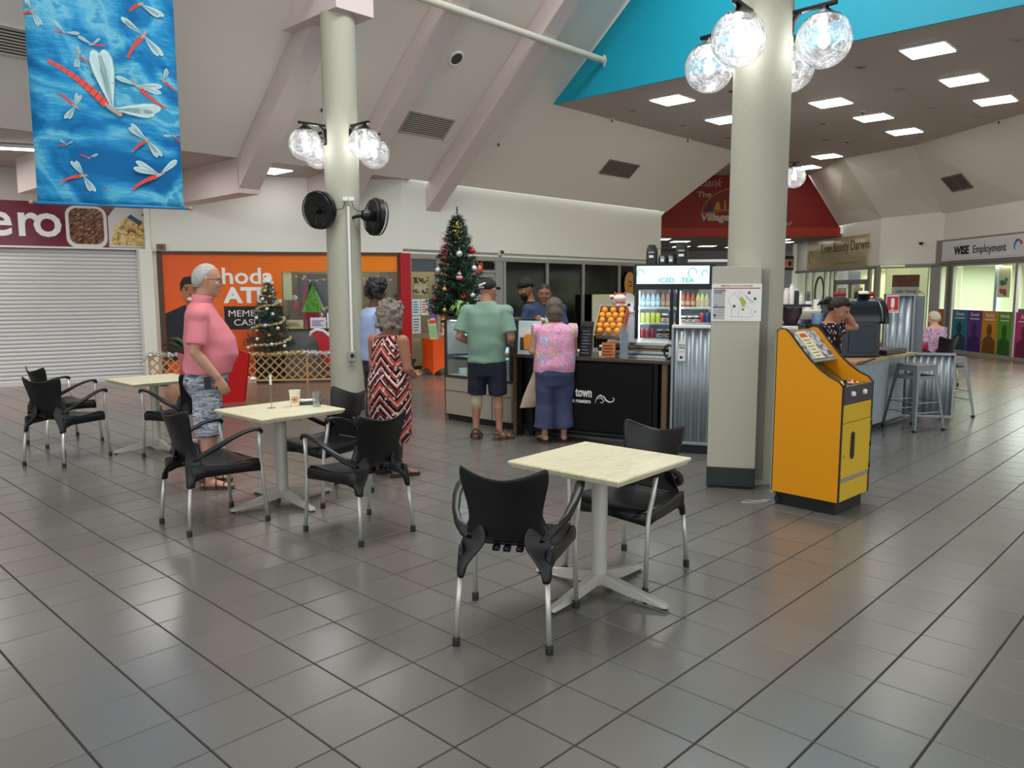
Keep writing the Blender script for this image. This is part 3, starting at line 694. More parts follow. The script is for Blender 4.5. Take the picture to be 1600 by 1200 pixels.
# ================= TABLES =================
tt = NT('table_laminate', .35, .5); v = tt.vec(tt.math('MULTIPLY', tt.x, 1.0), tt.math('MULTIPLY', tt.y, 7.0), tt.z)
n = tt.noise(9, 6, v, .6); n2 = tt.noise(40, 3, v)
tt.color(tt.ramp(tt.math('ADD', tt.math('MULTIPLY', n, .7), tt.math('MULTIPLY', n2, .3)), [(.3, 'BEB58C'), (.45, 'D2CBA8'), (.6, 'DCD7BC'), (.75, 'C4BC95')], 'EASE'))
tbm = mat('table_base_paint', 'B4B2A8', .45, metal=.2, bump=.1, bscale=80)
def make_table():
    t = thing('cafe_table', '-', 'table')
    h = .345; m = MB()
    secs = []
    for z, q in ((.675, h-.012), (.678, h-.006), (.702, h-.003), (.708, h), (.712, h-.004)):
        pass
    m.add([(sx*q, sy*q, z) for z, q in ((.676, h-.02), (.682, h-.014), (.704, h), (.711, h-.003), (.713, h-.008)) for sx, sy in ((-1, -1), (1, -1), (1, 1), (-1, 1))],
          [(3, 2, 1, 0), (16, 17, 18, 19)]+[(4*k+i, 4*k+(i+1) % 4, 4*k+4+(i+1) % 4, 4*k+4+i) for k in range(4) for i in range(4)])
    m.build('tabletop', tt.m, t)
    MB().box((0, 0, .668), (.3, .3, .014), b=.003).box((0, 0, .66), (.06, .5, .02)).box((0, 0, .66), (.5, .06, .02)).build('top_plate', tbm, t)
    MB().lathe([(.045, .09), (.042, .11), (.042, .66)], n=24).build('pillar', tbm, t, 40)
    MB().lathe([(.038, .035), (.046, .05), (.046, .1)], n=24).build('hub', tbm, t, 40)
    for k in range(4):
        a = pi/2*k; c, s = cos(a), sin(a)
        L = MB()
        def R(p): return (p[0]*c-p[1]*s, p[0]*s+p[1]*c, p[2])
        L.add([R(p) for p in [(.03, -.026, .045), (.03, .026, .045), (.03, .02, .105), (.03, -.02, .105), (.2, -.026, .022), (.2, .026, .022), (.2, .019, .07), (.2, -.019, .07), (.405, -.024, .012), (.405, .024, .012), (.40, .016, .032), (.40, -.016, .032), (.42, -.02, .013), (.42, .02, .013), (.418, .012, .026), (.418, -.012, .026)]],
              [(4*j+i, 4*j+(i+1) % 4, 4*j+4+(i+1) % 4, 4*j+4+i) for j in range(3) for i in range(4)]+[(0, 1, 2, 3), (12, 13, 14, 15)])
        lo = L.build('leg', tbm, t)
        MB().lathe([(.014, 0), (.014, .014)], R((.4, 0, 0)), 10).build('glide', black_mat, lo, 40)
    return t
tb0 = make_table()
def place_table(x, y, ang, lab, first=[1]):
    if first[0]: first[0] = 0; put(tb0, (x, y, 0), radians(ang)); tb0['label'] = lab; tb0['group'] = 'square cafe tables'; return tb0
    return dup(tb0, (x, y, 0), radians(ang), lab, 'square cafe tables')
place_table(.46, 4.03, 49, 'square cream-topped cafe table in front, bare top')
place_table(-1.74, 5.80, 47, 'square cream-topped cafe table with cup, glass and number stand')
place_table(-3.62, 7.86, 47, 'farthest cream-topped cafe table, left of the man in pink')
TZ = .713
# cup, glass, napkin box, number stand on table 2
cupm = NT('cup_print', .5, .3)
dx = cupm.math('ABSOLUTE', cupm.x); dz = cupm.math('SUBTRACT', cupm.z, .055)
r = cupm.math('SQRT', cupm.math('ADD', cupm.math('MULTIPLY', cupm.x, cupm.x), cupm.math('MULTIPLY', dz, dz)))
an = cupm.math('ARCTAN2', dz, cupm.x)
pet = cupm.math('ADD', cupm.math('MULTIPLY', cupm.math('COSINE', cupm.math('MULTIPLY', an, 8.0)), .007), .022)
ins = cupm.math('MULTIPLY', cupm.math('LESS_THAN', r, pet), cupm.math('LESS_THAN', cupm.y, 0.0))
col = cupm.ramp(cupm.math('MULTIPLY', r, 30.0), [(0, 'C8452F'), (.18, '5C7A3A'), (.35, 'F1E6CF'), (.45, 'C8452F'), (.75, '9C3A2A')])
cupm.color(cupm.mix(ins, 'EFE4CC', col))
t = thing('paper_cup', 'cream paper cup with red flower print on the middle table', 'cup', (-1.66, 5.93, TZ), .2)
MB().lathe([(0, 0), (.03, 0), (.032, .004), (.043, .118), (.0455, .12), (.0455, .124), (.041, .124), (.029, .008), (0, .008)], n=32).build('cup_body', cupm.m, t, 40)
t = thing('drinking_glass', 'clear water glass beside the paper cup', 'glass', (-1.49, 5.92, TZ))
MB().lathe([(0, 0), (.032, 0), (.037, .11), (.0355, .11), (.031, .01), (0, .01)], n=28).build('glass_wall', glass, t, 40)
MB().lathe([(0, .011), (.0305, .011), (.0315, .035), (0, .035)], n=24).build('water', glassm('water', 'DCEBEF', .25), t, 40)
t = thing('napkin_tray', 'dark tray of crumpled white napkins behind the cup', 'tray', (-1.60, 6.03, TZ), .1)
MB().box((0, 0, .008), (.14, .1, .016), b=.004).build('tray', mat('dark_teal_tray', '28363E', .5), t)
m = MB()
for k in range(5): m.ball((-.02+.015*k*(-1)**k, .005*k-.01, .03), .022, 9, 6, (1.3, 1, .6))
m.build('napkin', white_paper, t, True)
t = thing('number_stand', 'thin chrome table-number stand with white card on the middle table', 'stand', (-1.81, 5.83, TZ), .15)
MB().lathe([(.0, 0), (.03, 0), (.03, .004), (.004, .007)], n=24).tube([(0, 0, .005), (0, 0, .19)], .003, 8).build('stem', steel, t, 40)
MB().box((0, 0, .215), (.018, .004, .075), b=.001).build('card_holder', white_pl, t)
# ================= YELLOW CABINET =================
yo = mat('orange_yellow_laminate', 'DC9200', .45, spec=.4); yl = mat('yellow_laminate', 'D2AA00', .4); blk = mat('black_edge', '0C0C0D', .5)
U = Vector((.35, .33)).normalized(); YA = atan2(.33, .35)
t = thing('amusement_cabinet', 'tall yellow coin-operated amusement cabinet with sloping open front', 'cabinet', (2.285, 5.365, 0), YA)
# local: x along the front, y into depth (front at y=0), z up
w, dp = .49, .50
fp = [(0, .1), (0, .92), (.03, .955), (.10, .985), (.17, 1.03), (.25, 1.10), (.33, 1.19), (.40, 1.275), (.435, 1.305), (.47, 1.31), (.50, 1.295), (.50, .1)]
for s, x in ((-1, 0), (1, w)):
    m = MB().slab([(x-.009, y, z) for y, z in fp], (.018, 0, 0)); sp_ = m.build('side_panel', yo, t)
    e = MB()
    for i in range(len(fp)-1):
        (y0, z0), (y1, z1) = fp[i], fp[i+1]; L = hypot(y1-y0, z1-z0)
        e.box((x, (y0+y1)/2, (z0+z1)/2), (.022, L+.004, .006) if abs(z1-z0) < .79 else (.022, .006, L), rx=0 if abs(z1-z0) > .79 else atan2(z1-z0, y1-y0))
    e.build('edge_strip', blk, sp_)
    sc_ = MB()
    for y in (.06, .25, .44): sc_.ball((x+s*.009, y, .14), .003, 6, 4)
for nm, z0, z1, mt in (('lower_panel', .1, .235, yl), ('grey_strip', .235, .265, mat('strip_grey', '8C8C84', .5)), ('upper_panel', .66, .79, yl)):
    MB().box((w/2, .008, (z0+z1)/2), (w-.02, .016, z1-z0-.002)).build(nm, mt, t)
dr = MB().box((w/2-.002, .004, .462), (w-.024, .018, .39), b=.002).build('door', yl, t)
m = MB(); R2 = .029; m.lathe([(.0, -.004), (R2, -.004), (R2, .004), (0, .004)], (.175, -.006, .56), 16, 'y').lathe([(.0, -.004), (R2, -.004), (R2, .004), (0, .004)], (.175, -.006, .42), 16, 'y').box((.175, -.006, .49), (2*R2, .008, .14)).build('coin_slot', blk, dr)
MB().lathe([(.0, -.012), (.009, -.01), (.01, 0)], (.035, -.005, .43), 12, 'y').build('lock', steel, dr, 40)
for z in (.30, .46, .62): MB().box((w-.014, -.006, z), (.01, .012, .02)).lathe([(.006, z-.02), (.006, z+.02)], (w-.01, -.008, 0), 8).build('hinge', blk, dr)
kp = MB().box((w/2, .01, .855), (w-.02, .03, .125), b=.004).build('control_panel', mat('dark_violet_panel', '38323E', .5), t)
for x in (.14, .33): MB().lathe([(0, -.02), (.016, -.018), (.018, -.006), (.02, 0)], (x, -.005, .862), 16, 'y').build('button', white_pl, kp, 40)
MB().tube([(.015, -.004, .92), (.015, -.004, .955)], .006, 8).ball((.015, -.004, .962), .011, 10, 8).build('joystick', blk, t, True)
tr = MB().box((w/2, .10, .905), (w-.02, .2, .012)).build('prize_tray', mat('tray_brown', '6B5836', .5), t)
random.seed(3)
for i in range(16):
    cc = random.choice(['C24B3A', 'E8E2D0', '2E7C5A', 'D9A441', '3C6FA8', 'EEC9A8']); r = random.uniform(.010, .017)
    MB().ball((.06+.37*random.random(), .03+.12*random.random(), .911+r*.8), r, 8, 6, (1, 1, .8)).build('trinket', mat('trinket_'+cc, cc, .4), tr, True)
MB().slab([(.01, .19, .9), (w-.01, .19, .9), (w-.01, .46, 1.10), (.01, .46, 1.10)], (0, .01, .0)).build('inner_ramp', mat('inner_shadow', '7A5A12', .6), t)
MB().box((w/2, .495, .7), (w, .012, 1.18)).build('rear_panel', yo, t)
MB().box((w/2, .51, .68), (w-.02, .02, 1.2)).build('rear_cover', mat('rear_grey', 'B5B3AC', .5), t)
ip = MB().slab([(.012, .27, 1.07), (w-.012, .27, 1.07), (w-.012, .46, 1.285), (.012, .46, 1.285)], (0, .012, -.01)).build('instruction_board', mat('board_silver', '9FA0A0', .35, metal=.3), t)
nb = NT('board_print', .5); nb.color(nb.ramp(nb.noise(22, 4, nb.vec(nb.x, nb.math('MULTIPLY', nb.z, 1.0), 0.0)), [(.35, '5F5A66'), (.45, 'A9ABA8'), (.55, 'C9C7C0'), (.62, '7F8C94')]))
def onb(x, f, off=.004): return (x, .27+.19*f-off, 1.07+.215*f+off*.8)
m = MB().add([onb(.03, .08), onb(w-.03, .08), onb(w-.03, .95), onb(.03, .95)], [(0, 1, 2, 3)]); m.build('board_picture', nb.m, ip)
m = MB().add([onb(.15, .08, .006), onb(.30, .08, .006), onb(.30, .95, .006), onb(.15, .95, .006)], [(0, 1, 2, 3)]); m.build('price_list', mat('cream_list', 'DCD8A8', .6), ip)
m = MB()
for k in range(6):
    f = .15+.1*k; hw = .05 if k % 2 else .035; m.add([onb(.225-hw, f, .007), onb(.225+hw, f, .007), onb(.225+hw, f+.025, .007), onb(.225-hw, f+.025, .007)], [(0, 1, 2, 3)])
m.build('list_line', mat('grey_ink', '6A675A', .7), ip)
m = MB(); m.add([onb(.17, .76, .007), onb(.28, .76, .007), onb(.27, .88, .007), onb(.18, .88, .007)], [(0, 1, 2, 3)]); m.build('red_heading', mat('red_ink', 'C8472C', .7), ip)
MB().box((w/2+.0, dp/2+.01, .052), (w-.06, dp-.04, .1), b=.004).build('black_base', black_mat, t)
for x in (-.0, w-.08): MB().lathe([(.0, -.012), (.024, -.012), (.024, .012), (0, .012)], (x+.025, dp-.035, .04), 16, 'x').build('castor', black_plastic, t, 40)
m = MB()
for k in range(4): m.tube([(.0+.02*k, .53, .012), (-.05, .55+.025*k, .005), (-.12+.02*k, .58+.03*k, .004), (-.16, .66, .004)], .0025, 5)
t2 = m.build('power_cable', mat('cable_grey', 'A5A29C', .5)); put(t2, (2.285, 5.365, 0), YA); tag(t2, 'tangled grey power cables on the floor behind the yellow cabinet', 'cable')
# ================= METAL STOOLS =================
gal = mat('galvanised_steel', '8E9396', .35, metal=.65, bump=.05, bscale=30, var=.12, vscale=7)
def make_stool():
    t = thing('metal_stool', '-', 'stool'); H = .745
    m = MB(); q = .145
    m.box((0, 0, H-.012), (2*q, 2*q, .024), b=.012); m.build('seat', gal, t, 50)
    lm = MB()
    for a in range(4):
        c_, s_ = cos(a*pi/2), sin(a*pi/2)
        def R(p): return (p[0]*c_-p[1]*s_, p[0]*s_+p[1]*c_, p[2])
        for z, w_ in ((H-.045, .05), (H-.145, .04)):
            f = (H-z)/H; qq = q+.075*f; lm.add([R(p) for p in [(-qq, -qq, z-w_/2), (qq, -qq, z-w_/2), (qq, -qq+.003, z+w_/2), (-qq, -qq+.003, z+w_/2)]], [(0, 1, 2, 3)])
    lm.build('apron', gal, t)
    for sx in (-1, 1):
        for sy in (-1, 1):
            L = MB(); T = q-.002; B = q+.085
            for (ax, ay) in ((1, 0), (0, 1)):
                L.slab([(sx*T, sy*T, H-.01), (sx*(T-.055*ax), sy*(T-.055*ay), H-.01), (sx*(B-.03*ax), sy*(B-.03*ay), .02), (sx*B, sy*B, .02)], (-sx*.004*ay, -sy*.004*ax, 0))
            lo = L.build('leg', gal, t)
            MB().box((sx*(B-.012), sy*(B-.012), .012), (.035, .035, .024), b=.005).build('foot_cap', black_mat, lo)
    for z in (.21, .32):
        q2 = q+.085*(H-z)/H-.012; k = MB()
        for a in range(4):
            c_, s_ = cos(a*pi/2), sin(a*pi/2); P = lambda p: (p[0]*c_-p[1]*s_, p[0]*s_+p[1]*c_, z)
            k.tube([P((-q2, -q2)), P((q2, -q2))], .006, 6)
        k.build('foot_rail', gal, t)
    return t
st = make_stool(); put(st, (4.60, 8.88, 0), radians(20)); st['label'] = 'nearer silver metal bar stool against the corrugated bar'; st['group'] = 'metal bar stools'
dup(st, (5.5, 9.85, 0), radians(8), 'farther silver metal bar stool, right of the corrugated panel', 'metal bar stools')
# ================= SHOPS AROUND THE HALL =================
def board(parent, x0, x1, z0, z1, m, name='panel', y=-.01, th=.01, b=0):
    return MB().box(((x0+x1)/2, y, (z0+z1)/2), (x1-x0, th, z1-z0), b=b).build(name, m, parent)
def ink(c): return mat('ink_'+c, c, .7)
def stripes(parent, x0, x1, z0, z1, n, c='55606A', y=-.02, fr=.45, name='printed_line', jag=.35, seed=1):
    rs = random.Random(seed); m = MB(); h = (z1-z0)/n
    for i in range(n):
        w = (x1-x0)*(1-jag*rs.random()); m.box((x0+w/2, y, z1-h*(i+.5)), (w, .001, h*fr))
    return stuff(m.build(name, ink(c), parent))
def inner(o, ref):
    o.location = ref.location; o.rotation_euler = ref.rotation_euler; return struct(o)
dgl = mat('dark_window', '15171A', .06, spec=.9)
# ---- roller shutter and sign of the closed shop ----
t = thing('roller_shutter', 'closed white slatted roller shutter filling the left shopfront', 'shutter', (AB0.x, AB0.y, 0), AA)
shm = mat('shutter_enamel', 'D4D4D2', .35, metal=.1, bump=.02, bscale=5)
sl = MB(); N = 34; hh = 2.26/N; prof = []
for k in range(7):
    f = k/6; prof.append((-.012*sin(pi*f)**.6-.002, hh*f*.94+.002))
vs = []
for x in (.0, 4.82): vs += [(x, y, z) for y, z in prof]
sl.add(vs, [(k, k+1, 8+k, 7+k) for k in range(6)]); sme = sl.build('slat', shm, mesh_only=True, smooth=30)
for i in range(N): link('slat', sme, t, (0, .04, .03+hh*i))
MB().box((2.41, .05, 1.15), (4.82, .02, 2.3)).build('backing', mat('shutter_gap', '77777A', .6), t)
MB().box((2.41, .03, .02), (4.82, .05, .045), b=.005).build('bottom_bar', shm, t)
MB().box((4.87, 0, 1.15), (.08, .1, 2.3), b=.004).build('guide_rail', alu, t)
struct(MB().box((AB1.x+.03, AB1.y-.05, 1.15), (.12, .12, 2.3), AA).build('trim_shutter_jamb', white_wall))
t = thing('shop_sign', 'maroon shop sign with white letters ero and food pictures above the shutter', 'sign', (AB0.x, AB0.y, 0), AA)
board(t, -.5, 4.9, 2.31, 3.06, mat('maroon_sign', '6E1730', .18, spec=.6), 'sign_panel', -.03, .06)
MB().box((2.2, -.065, 2.315), (5.4, .02, .03)).build('lower_edge', white_pl, t)
lt = mat('sign_white', 'EDEAEA', .3)
for ch, x, z in (('e', 2.43, 2.5), ('r', 2.84, 2.5), ('o', 3.08, 2.5)): text(ch, .79, lt, t, (x, -.065, z), off=.012, name='letter')
b1 = NT('food_chips', .35)
v = b1.vec(b1.math('MULTIPLY', b1.math('ADD', b1.x, b1.z), 4.0), 0.0, b1.math('MULTIPLY', b1.math('SUBTRACT', b1.x, b1.z), 16.0))
n = b1.noise(2.2, 4, v, 1.0); b1.color(b1.ramp(n, [(.3, '2A1A14'), (.40, '54301E'), (.48, '8C5A34'), (.54, '3A2018'), (.6, 'D9B692'), (.66, '8A2A1C')]))
b2 = NT('food_wrap', .35); n = b2.noise(7, 4, None, 1.5); b2.color(b2.ramp(n, [(.3, '6A5A2A'), (.42, 'C89A50'), (.5, 'E3C078'), (.57, 'F0E0B0'), (.64, '8C8A4A')], 'EASE'))
def rrect(cx_, cz, w, h, r, y, n=6):
    pts = []
    for qx, qz, a0 in ((1, 1, 0), (-1, 1, pi/2), (-1, -1, pi), (1, -1, 1.5*pi)):
        for k in range(n+1):
            a = a0+pi/2*k/n; pts.append((cx_+qx*(w/2-r)+r*cos(a), y, cz+qz*(h/2-r)+r*sin(a)))
    return pts
MB().slab(rrect(3.87, 2.67, .62, .7, .16, -.068), (0, .006, 0)).build('food_tray_picture', mat('tray_white', 'E4E2DE', .4), t)
MB().slab(rrect(3.87, 2.68, .52, .6, .13, -.072), (0, .004, 0)).build('chips_picture', b1.m, t)
MB().slab([(4.2, -.068, 2.34), (4.9, -.068, 2.34), (4.9, -.068, 3.02), (4.32, -.068, 3.02), (4.2, -.068, 2.85)], (0, .006, 0)).build('wrap_background', mat('paper_grey', 'D9D9D8', .5), t)
MB().slab([(4.22, -.072, 2.38), (4.88, -.072, 2.36), (4.9, -.072, 2.75), (4.7, -.072, 2.82), (4.55, -.072, 2.9), (4.3, -.072, 2.72)], (0, .003, 0)).build('wrap_picture', b2.m, t)
MB().slab([(4.5, -.074, 2.86), (4.56, -.074, 2.91), (4.74, -.074, 2.78), (4.7, -.074, 2.72)], (0, .002, 0)).build('blue_band_picture', ink('3E5C7C'), t)
MB().slab([(4.72, -.074, 2.9), (4.8, -.074, 2.97), (4.9, -.074, 2.96), (4.88, -.074, 2.86)], (0, .002, 0)).build('leaf_picture', ink('3F6B33'), t)
# ---- orange campaign window ----
t = thing('campaign_shopfront', 'shopfront with brown frame, orange lettered window poster and decorated window', 'shopfront', (B0.x, B0.y, 0), BA)
om = NT('poster_orange', .4); om.color(om.mix(om.math('MULTIPLY', om.x, .24), 'E2541A', 'F58A12'))
board(t, .26, 4.3, 1.92, 2.22, om.m, 'orange_band'); board(t, .26, 2.25, .05, 1.92, om.m, 'orange_panel')
brn = mat('brown_frame', '4A3826', .5)
for x0, x1, z0, z1 in ((.18, .26, .0, 2.27), (.18, 4.4, 2.22, 2.27)): board(t, x0, x1, z0, z1, brn, 'frame_bar', -.02, .05)
board(t, 1.25, 2.25, .90, 1.31, black_mat, 'black_panel', -.018, .006)
wl = mat('poster_white', 'F0EEEA', .5)
text('hoda', .40, wl, t, (1.22, -.02, 1.71), off=.007, sx=1.12); text('ATEL', .37, wl, t, (1.27, -.02, 1.38), off=.016, sx=1.14)
text('MEMBER', .16, wl, t, (1.31, -.024, 1.13), sx=1.15); text('CASU', .16, wl, t, (1.40, -.024, .97), sx=1.15)
board(t, 1.26, 2.2, .05, .9, ink('E0561C'), 'lower_orange', -.016, .004)
# printed man on the poster
pm = MB().mat(0)
def ell(m, x, z, rx, rz, y, n=20): m.add([(x+rx*cos(a), y, z+rz*sin(a)) for a in [2*pi*k/n for k in range(n)]], [tuple(range(n))])
pm.add([(.27, -.018, .35), (1.2, -.018, .35), (1.2, -.018, 1.15), (1.0, -.018, 1.28), (.8, -.018, 1.36), (.6, -.018, 1.34), (.4, -.018, 1.25), (.27, -.018, 1.19)], [tuple(range(8))])
pm.mat(1); ell(pm, .70, 1.56, .15, .215, -.020); pm.add([(.62, -.02, 1.2), (.8, -.02, 1.2), (.8, -.02, 1.45), (.62, -.02, 1.45)], [(0, 1, 2, 3)])
pm.mat(2); pm.add([(.54, -.022, 1.56), (.535, -.022, 1.72), (.6, -.022, 1.82), (.72, -.022, 1.84), (.84, -.022, 1.79), (.87, -.022, 1.68), (.8, -.022, 1.71), (.62, -.022, 1.7), (.57, -.022, 1.62)], [tuple(range(9))])
pm.mat(2); ell(pm, .64, 1.60, .03, .009, -.023); ell(pm, .77, 1.60, .03, .009, -.023); ell(pm, .635, 1.635, .04, .009, -.023); ell(pm, .775, 1.635, .04, .009, -.023)
pm.mat(3); ell(pm, .70, 1.445, .06, .028, -.023); pm.mat(4); ell(pm, .70, 1.52, .022, .018, -.023)
pm.build('printed_portrait', [ink('1B1E2A'), ink('A86A48'), ink('1C1512'), ink('EDE3D8'), ink('8C5136')], t)
# window with interior
iw = MB()
iw.box((3.3, 1.5, 1.1), (2.3, .05, 2.3)); iw.box((2.2, .8, 1.1), (.05, 1.5, 2.3)); iw.box((4.4, .8, 1.1), (.05, 1.5, 2.3)); iw.box((3.3, .8, 2.3), (2.3, 1.5, .05))
inner(iw.build('wall_shop_interior', mat('beige_interior', 'B7A87E', .7), None), t)
area('shop_light', Vector((B0.x, B0.y, 0))+Vector(rotz((3.3, .7, 2.2), BA)), (1.6, .8), 5, (0, 0, BA), (1, .93, .75))
board(t, 2.45, 3.1, .9, 1.9, mat('dark_glass_door', '24302A', .15), 'rear_window', 1.2)
board(t, 2.27, 2.42, 1.42, 1.92, mat('cream_post', 'D8CC98', .6), 'cream_post', .02)
board(t, 3.68, 4.28, 1.93, 2.2, mat('frosted_grey', '8E9698', .3), 'grey_film', .0)
board(t, 2.26, 4.35, .0, .86, mat('grey_backboard', '5C5D5C', .6), 'lower_panel', .0, .05)
gp = board(t, 2.27, 4.3, .88, 1.92, shop_glass, 'window_pane', -.004, .006)
board(t, 4.3, 4.36, .0, 2.27, brn, 'frame_bar', -.01, .05)
for i, (x0, x1, z0, z1, c, tc_) in enumerate([(2.3, 2.6, .9, 1.06, 'D0C89A', '7A6A3A'), (2.72, 3.0, .9, 1.1, 'E6DCEC', '5C5080'), (3.02, 3.28, .9, 1.18, 'E4ECE8', '4F8A86'), (3.18, 3.38, 1.15, 1.42, 'ECECE8', '66686A'), (3.82, 4.12, 1.14, 1.43, 'BCD6E6', '3A5C7C'), (3.85, 4.12, .9, 1.12, 'D6E2E6', '5F7F8C')]):
    p = board(t, x0, x1, z0, z1, mat('paper_'+c, c, .6), 'notice', -.012, .004); stripes(p, x0+.03, x1-.03, z0+.04, z1-.05, 4, tc_, -.016, seed=i)
struct(MB().box((B1.x-.0, B1.y+.04, 1.13), (.2, .2, 2.26), BA+.3).build('trim_red_pillar', mat('red_pillar', 'B0101E', .4)))
# window decorations, each a thing
def onB(x, y, z): q = rotz((x, y, 0), BA); return (B0.x+q[0], B0.y+q[1], z)
glg = NT('green_glitter', .3); glg.color(glg.ramp(glg.voro(90, out=1), [(0, '2F7A1E'), (.4, '59B536'), (.8, 'A6E26A')]))
t = thing('glitter_tree', 'flat glittery green tree shape standing in the decorated window', 'decoration', onB(2.78, .18, .86), BA)
MB().slab([(-.22, 0, .33), (.22, 0, .33), (.0, 0, .86)], (0, .05, 0)).build('tree_shape', glg.m, t); MB().box((-.02, .02, .17), (.26, .1, .32), b=.01).build('red_base', mat('deco_red', 'A3141C', .6), t)
t = thing('santa_figure', 'small red and white santa figure beside the green glitter tree', 'decoration', onB(2.45, .2, 1.2), BA)
MB().loft([((0, 0, 0), (.08, 0, 0), (0, .07, 0)), ((0, 0, .12), (.07, 0, 0), (0, .06, 0)), ((0, 0, .2), (.035, 0, 0), (0, .035, 0))], 14).build('body', mat('deco_red', 'A3141C', .6), t, True)
MB().ball((0, 0, .25), .055, 12, 8).build('head', mat('deco_white', 'E6DACB', .7), t, True)
t = thing('gnome_hat', 'tall red pointed felt hat behind the glitter tree', 'decoration', onB(2.62, .35, .95), BA)
MB().lathe([(.13, 0), (.08, .4), (.03, .7), (.0, .86)], n=14).build('cone', mat('deco_red', 'A3141C', .6), t, True); MB().ball((0, 0, .88), .035).build('bobble', mat('deco_white', 'E6DACB', .7), t, True)
t = thing('wreath', 'round christmas wreath of gold and red baubles in the window', 'wreath', onB(3.07, .12, 1.14), BA); rs = random.Random(5)
for nm, c, k0 in (('gold_bauble', 'C9A24A', 0), ('red_bauble', '8E1A1E', 1), ('white_bauble', 'E2DCCB', 2)):
    m = MB()
    for k in range(16):
        a = 2*pi*(k+k0/3)/16; m.ball((.15*cos(a)+rs.uniform(-.02, .02), rs.uniform(-.03, .03), .15*sin(a)+rs.uniform(-.02, .02)), .028, 7, 5)
    stuff(m.build(nm, mat('deco_'+c, c, .3), t, True))
t = thing('fairy_lights', 'string of small red fairy lights across the top of the window', 'lights', onB(2.5, .03, 1.85), BA)
pts = [(x, 0, -.08*abs(sin(x*3.3))-.02*sin(9*x)) for x in [i*.06 for i in range(30)]]
MB().tube(pts, .004, 4).build('wire', mat('deco_wire', 'C98C84', .5), t)
sm = MB().ball((0, 0, 0), .013, 8, 6).build('lamp', mat('fairy', 'E05A4A', .4, emit=1.2), mesh_only=True, smooth=True)
for i in range(0, 30, 2): link('lamp', sm, t, (pts[i][0], -.005, pts[i][2]-.012))
t = thing('santa_wreath', 'wire ring with santa face hanging in the window right of the column', 'wreath', onB(4.0, .05, 1.75), BA)
MB().tube([(.15*cos(a), 0, .15*sin(a)) for a in [2*pi*i/24 for i in range(24)]], .012, 6, closed=True).build('ring', mat('deco_grey', '8F9389', .5), t, True)
MB().ball((.04, -.02, -.1), .07, 12, 8, (1, .6, 1)).build('face', mat('deco_pinkwhite', 'DDB7AC', .7), t, True); MB().ball((.06, -.03, -.04), .06, 10, 8, (1.2, .6, .7)).build('hat', mat('deco_red', 'A3141C', .6), t, True)
t = thing('grey_board', 'large plain grey board leaning behind the picket fence', 'board', onB(2.62, -.25, .45), BA)
MB().slab([(-.37, 0, -.42), (.5, 0, -.42), (.5, .02, .36), (-.32, .02, .40)], (0, .03, 0)).build('sheet', mat('grey_sheet', '6A6B6A', .6), t)
# ---- sleigh with presents ----
t = thing('sleigh', 'red toy sleigh with white trim behind the lattice fence', 'sleigh', onB(3.18, -.35, .0), BA)
sp2 = [(-.42, .80), (-.36, .86), (-.28, .86), (-.15, .80), (-.05, .70), (.06, .58), (.2, .52), (.6, .52), (.6, .25), (-.12, .25), (-.26, .45), (-.32, .68), (-.36, .76)]
MB().slab([(x, -.12, z) for x, z in sp2], (0, .02, 0)).slab([(x, .22, z) for x, z in sp2], (0, .02, 0)).box((.22, .06, .27), (.7, .34, .02)).build('side_panel', mat('sleigh_red', 'BE1622', .35), t)
MB().tube([(x, -.11, z) for x, z in [(-.44, .79), (-.42, .86), (-.33, .9), (-.22, .88), (-.1, .78), (0, .67), (.1, .58), (.25, .54), (.6, .54)]], .03, 8).build('white_trim', mat('fluffy_white', 'E0DCE2', .9), t, True)
for i, (x, z, rot, c, c2_, lb) in enumerate([(-.02, .98, -.35, '8FD873', 'D8F0C0', 'lime green dotted gift box standing in the sleigh'), (.28, .88, .75, 'C8303C', 'F0C8C8', 'red striped gift box leaning in the sleigh'), (.36, .66, .35, '6CC04A', 'E8F4B0', 'green gift box lying low in the sleigh')]):
    g = thing('gift_box', lb, 'gift', onB(3.18+x, -.3, z-.05), BA)
    pm_ = NT('gift_paper_%d' % i, .5); pm_.color(pm_.mix(pm_.step(pm_.math('SINE', pm_.math('MULTIPLY', pm_.math('ADD', pm_.x, pm_.math('MULTIPLY', pm_.z, .3 if i == 1 else 3.0)), 150.0)), .5, .1), c, c2_))
    MB().box((0, .02, 0), (.16, .12, .28) if i == 0 else (.34, .14, .16), ry=-rot).build('box', pm_.m, g); 
    MB().box((0, -.045 if i == 0 else -.055, 0), (.02, .004, .28) if i == 0 else (.02, .004, .16), ry=-rot).build('ribbon', mat('ribbon_%d' % i, c2_, .3), g)
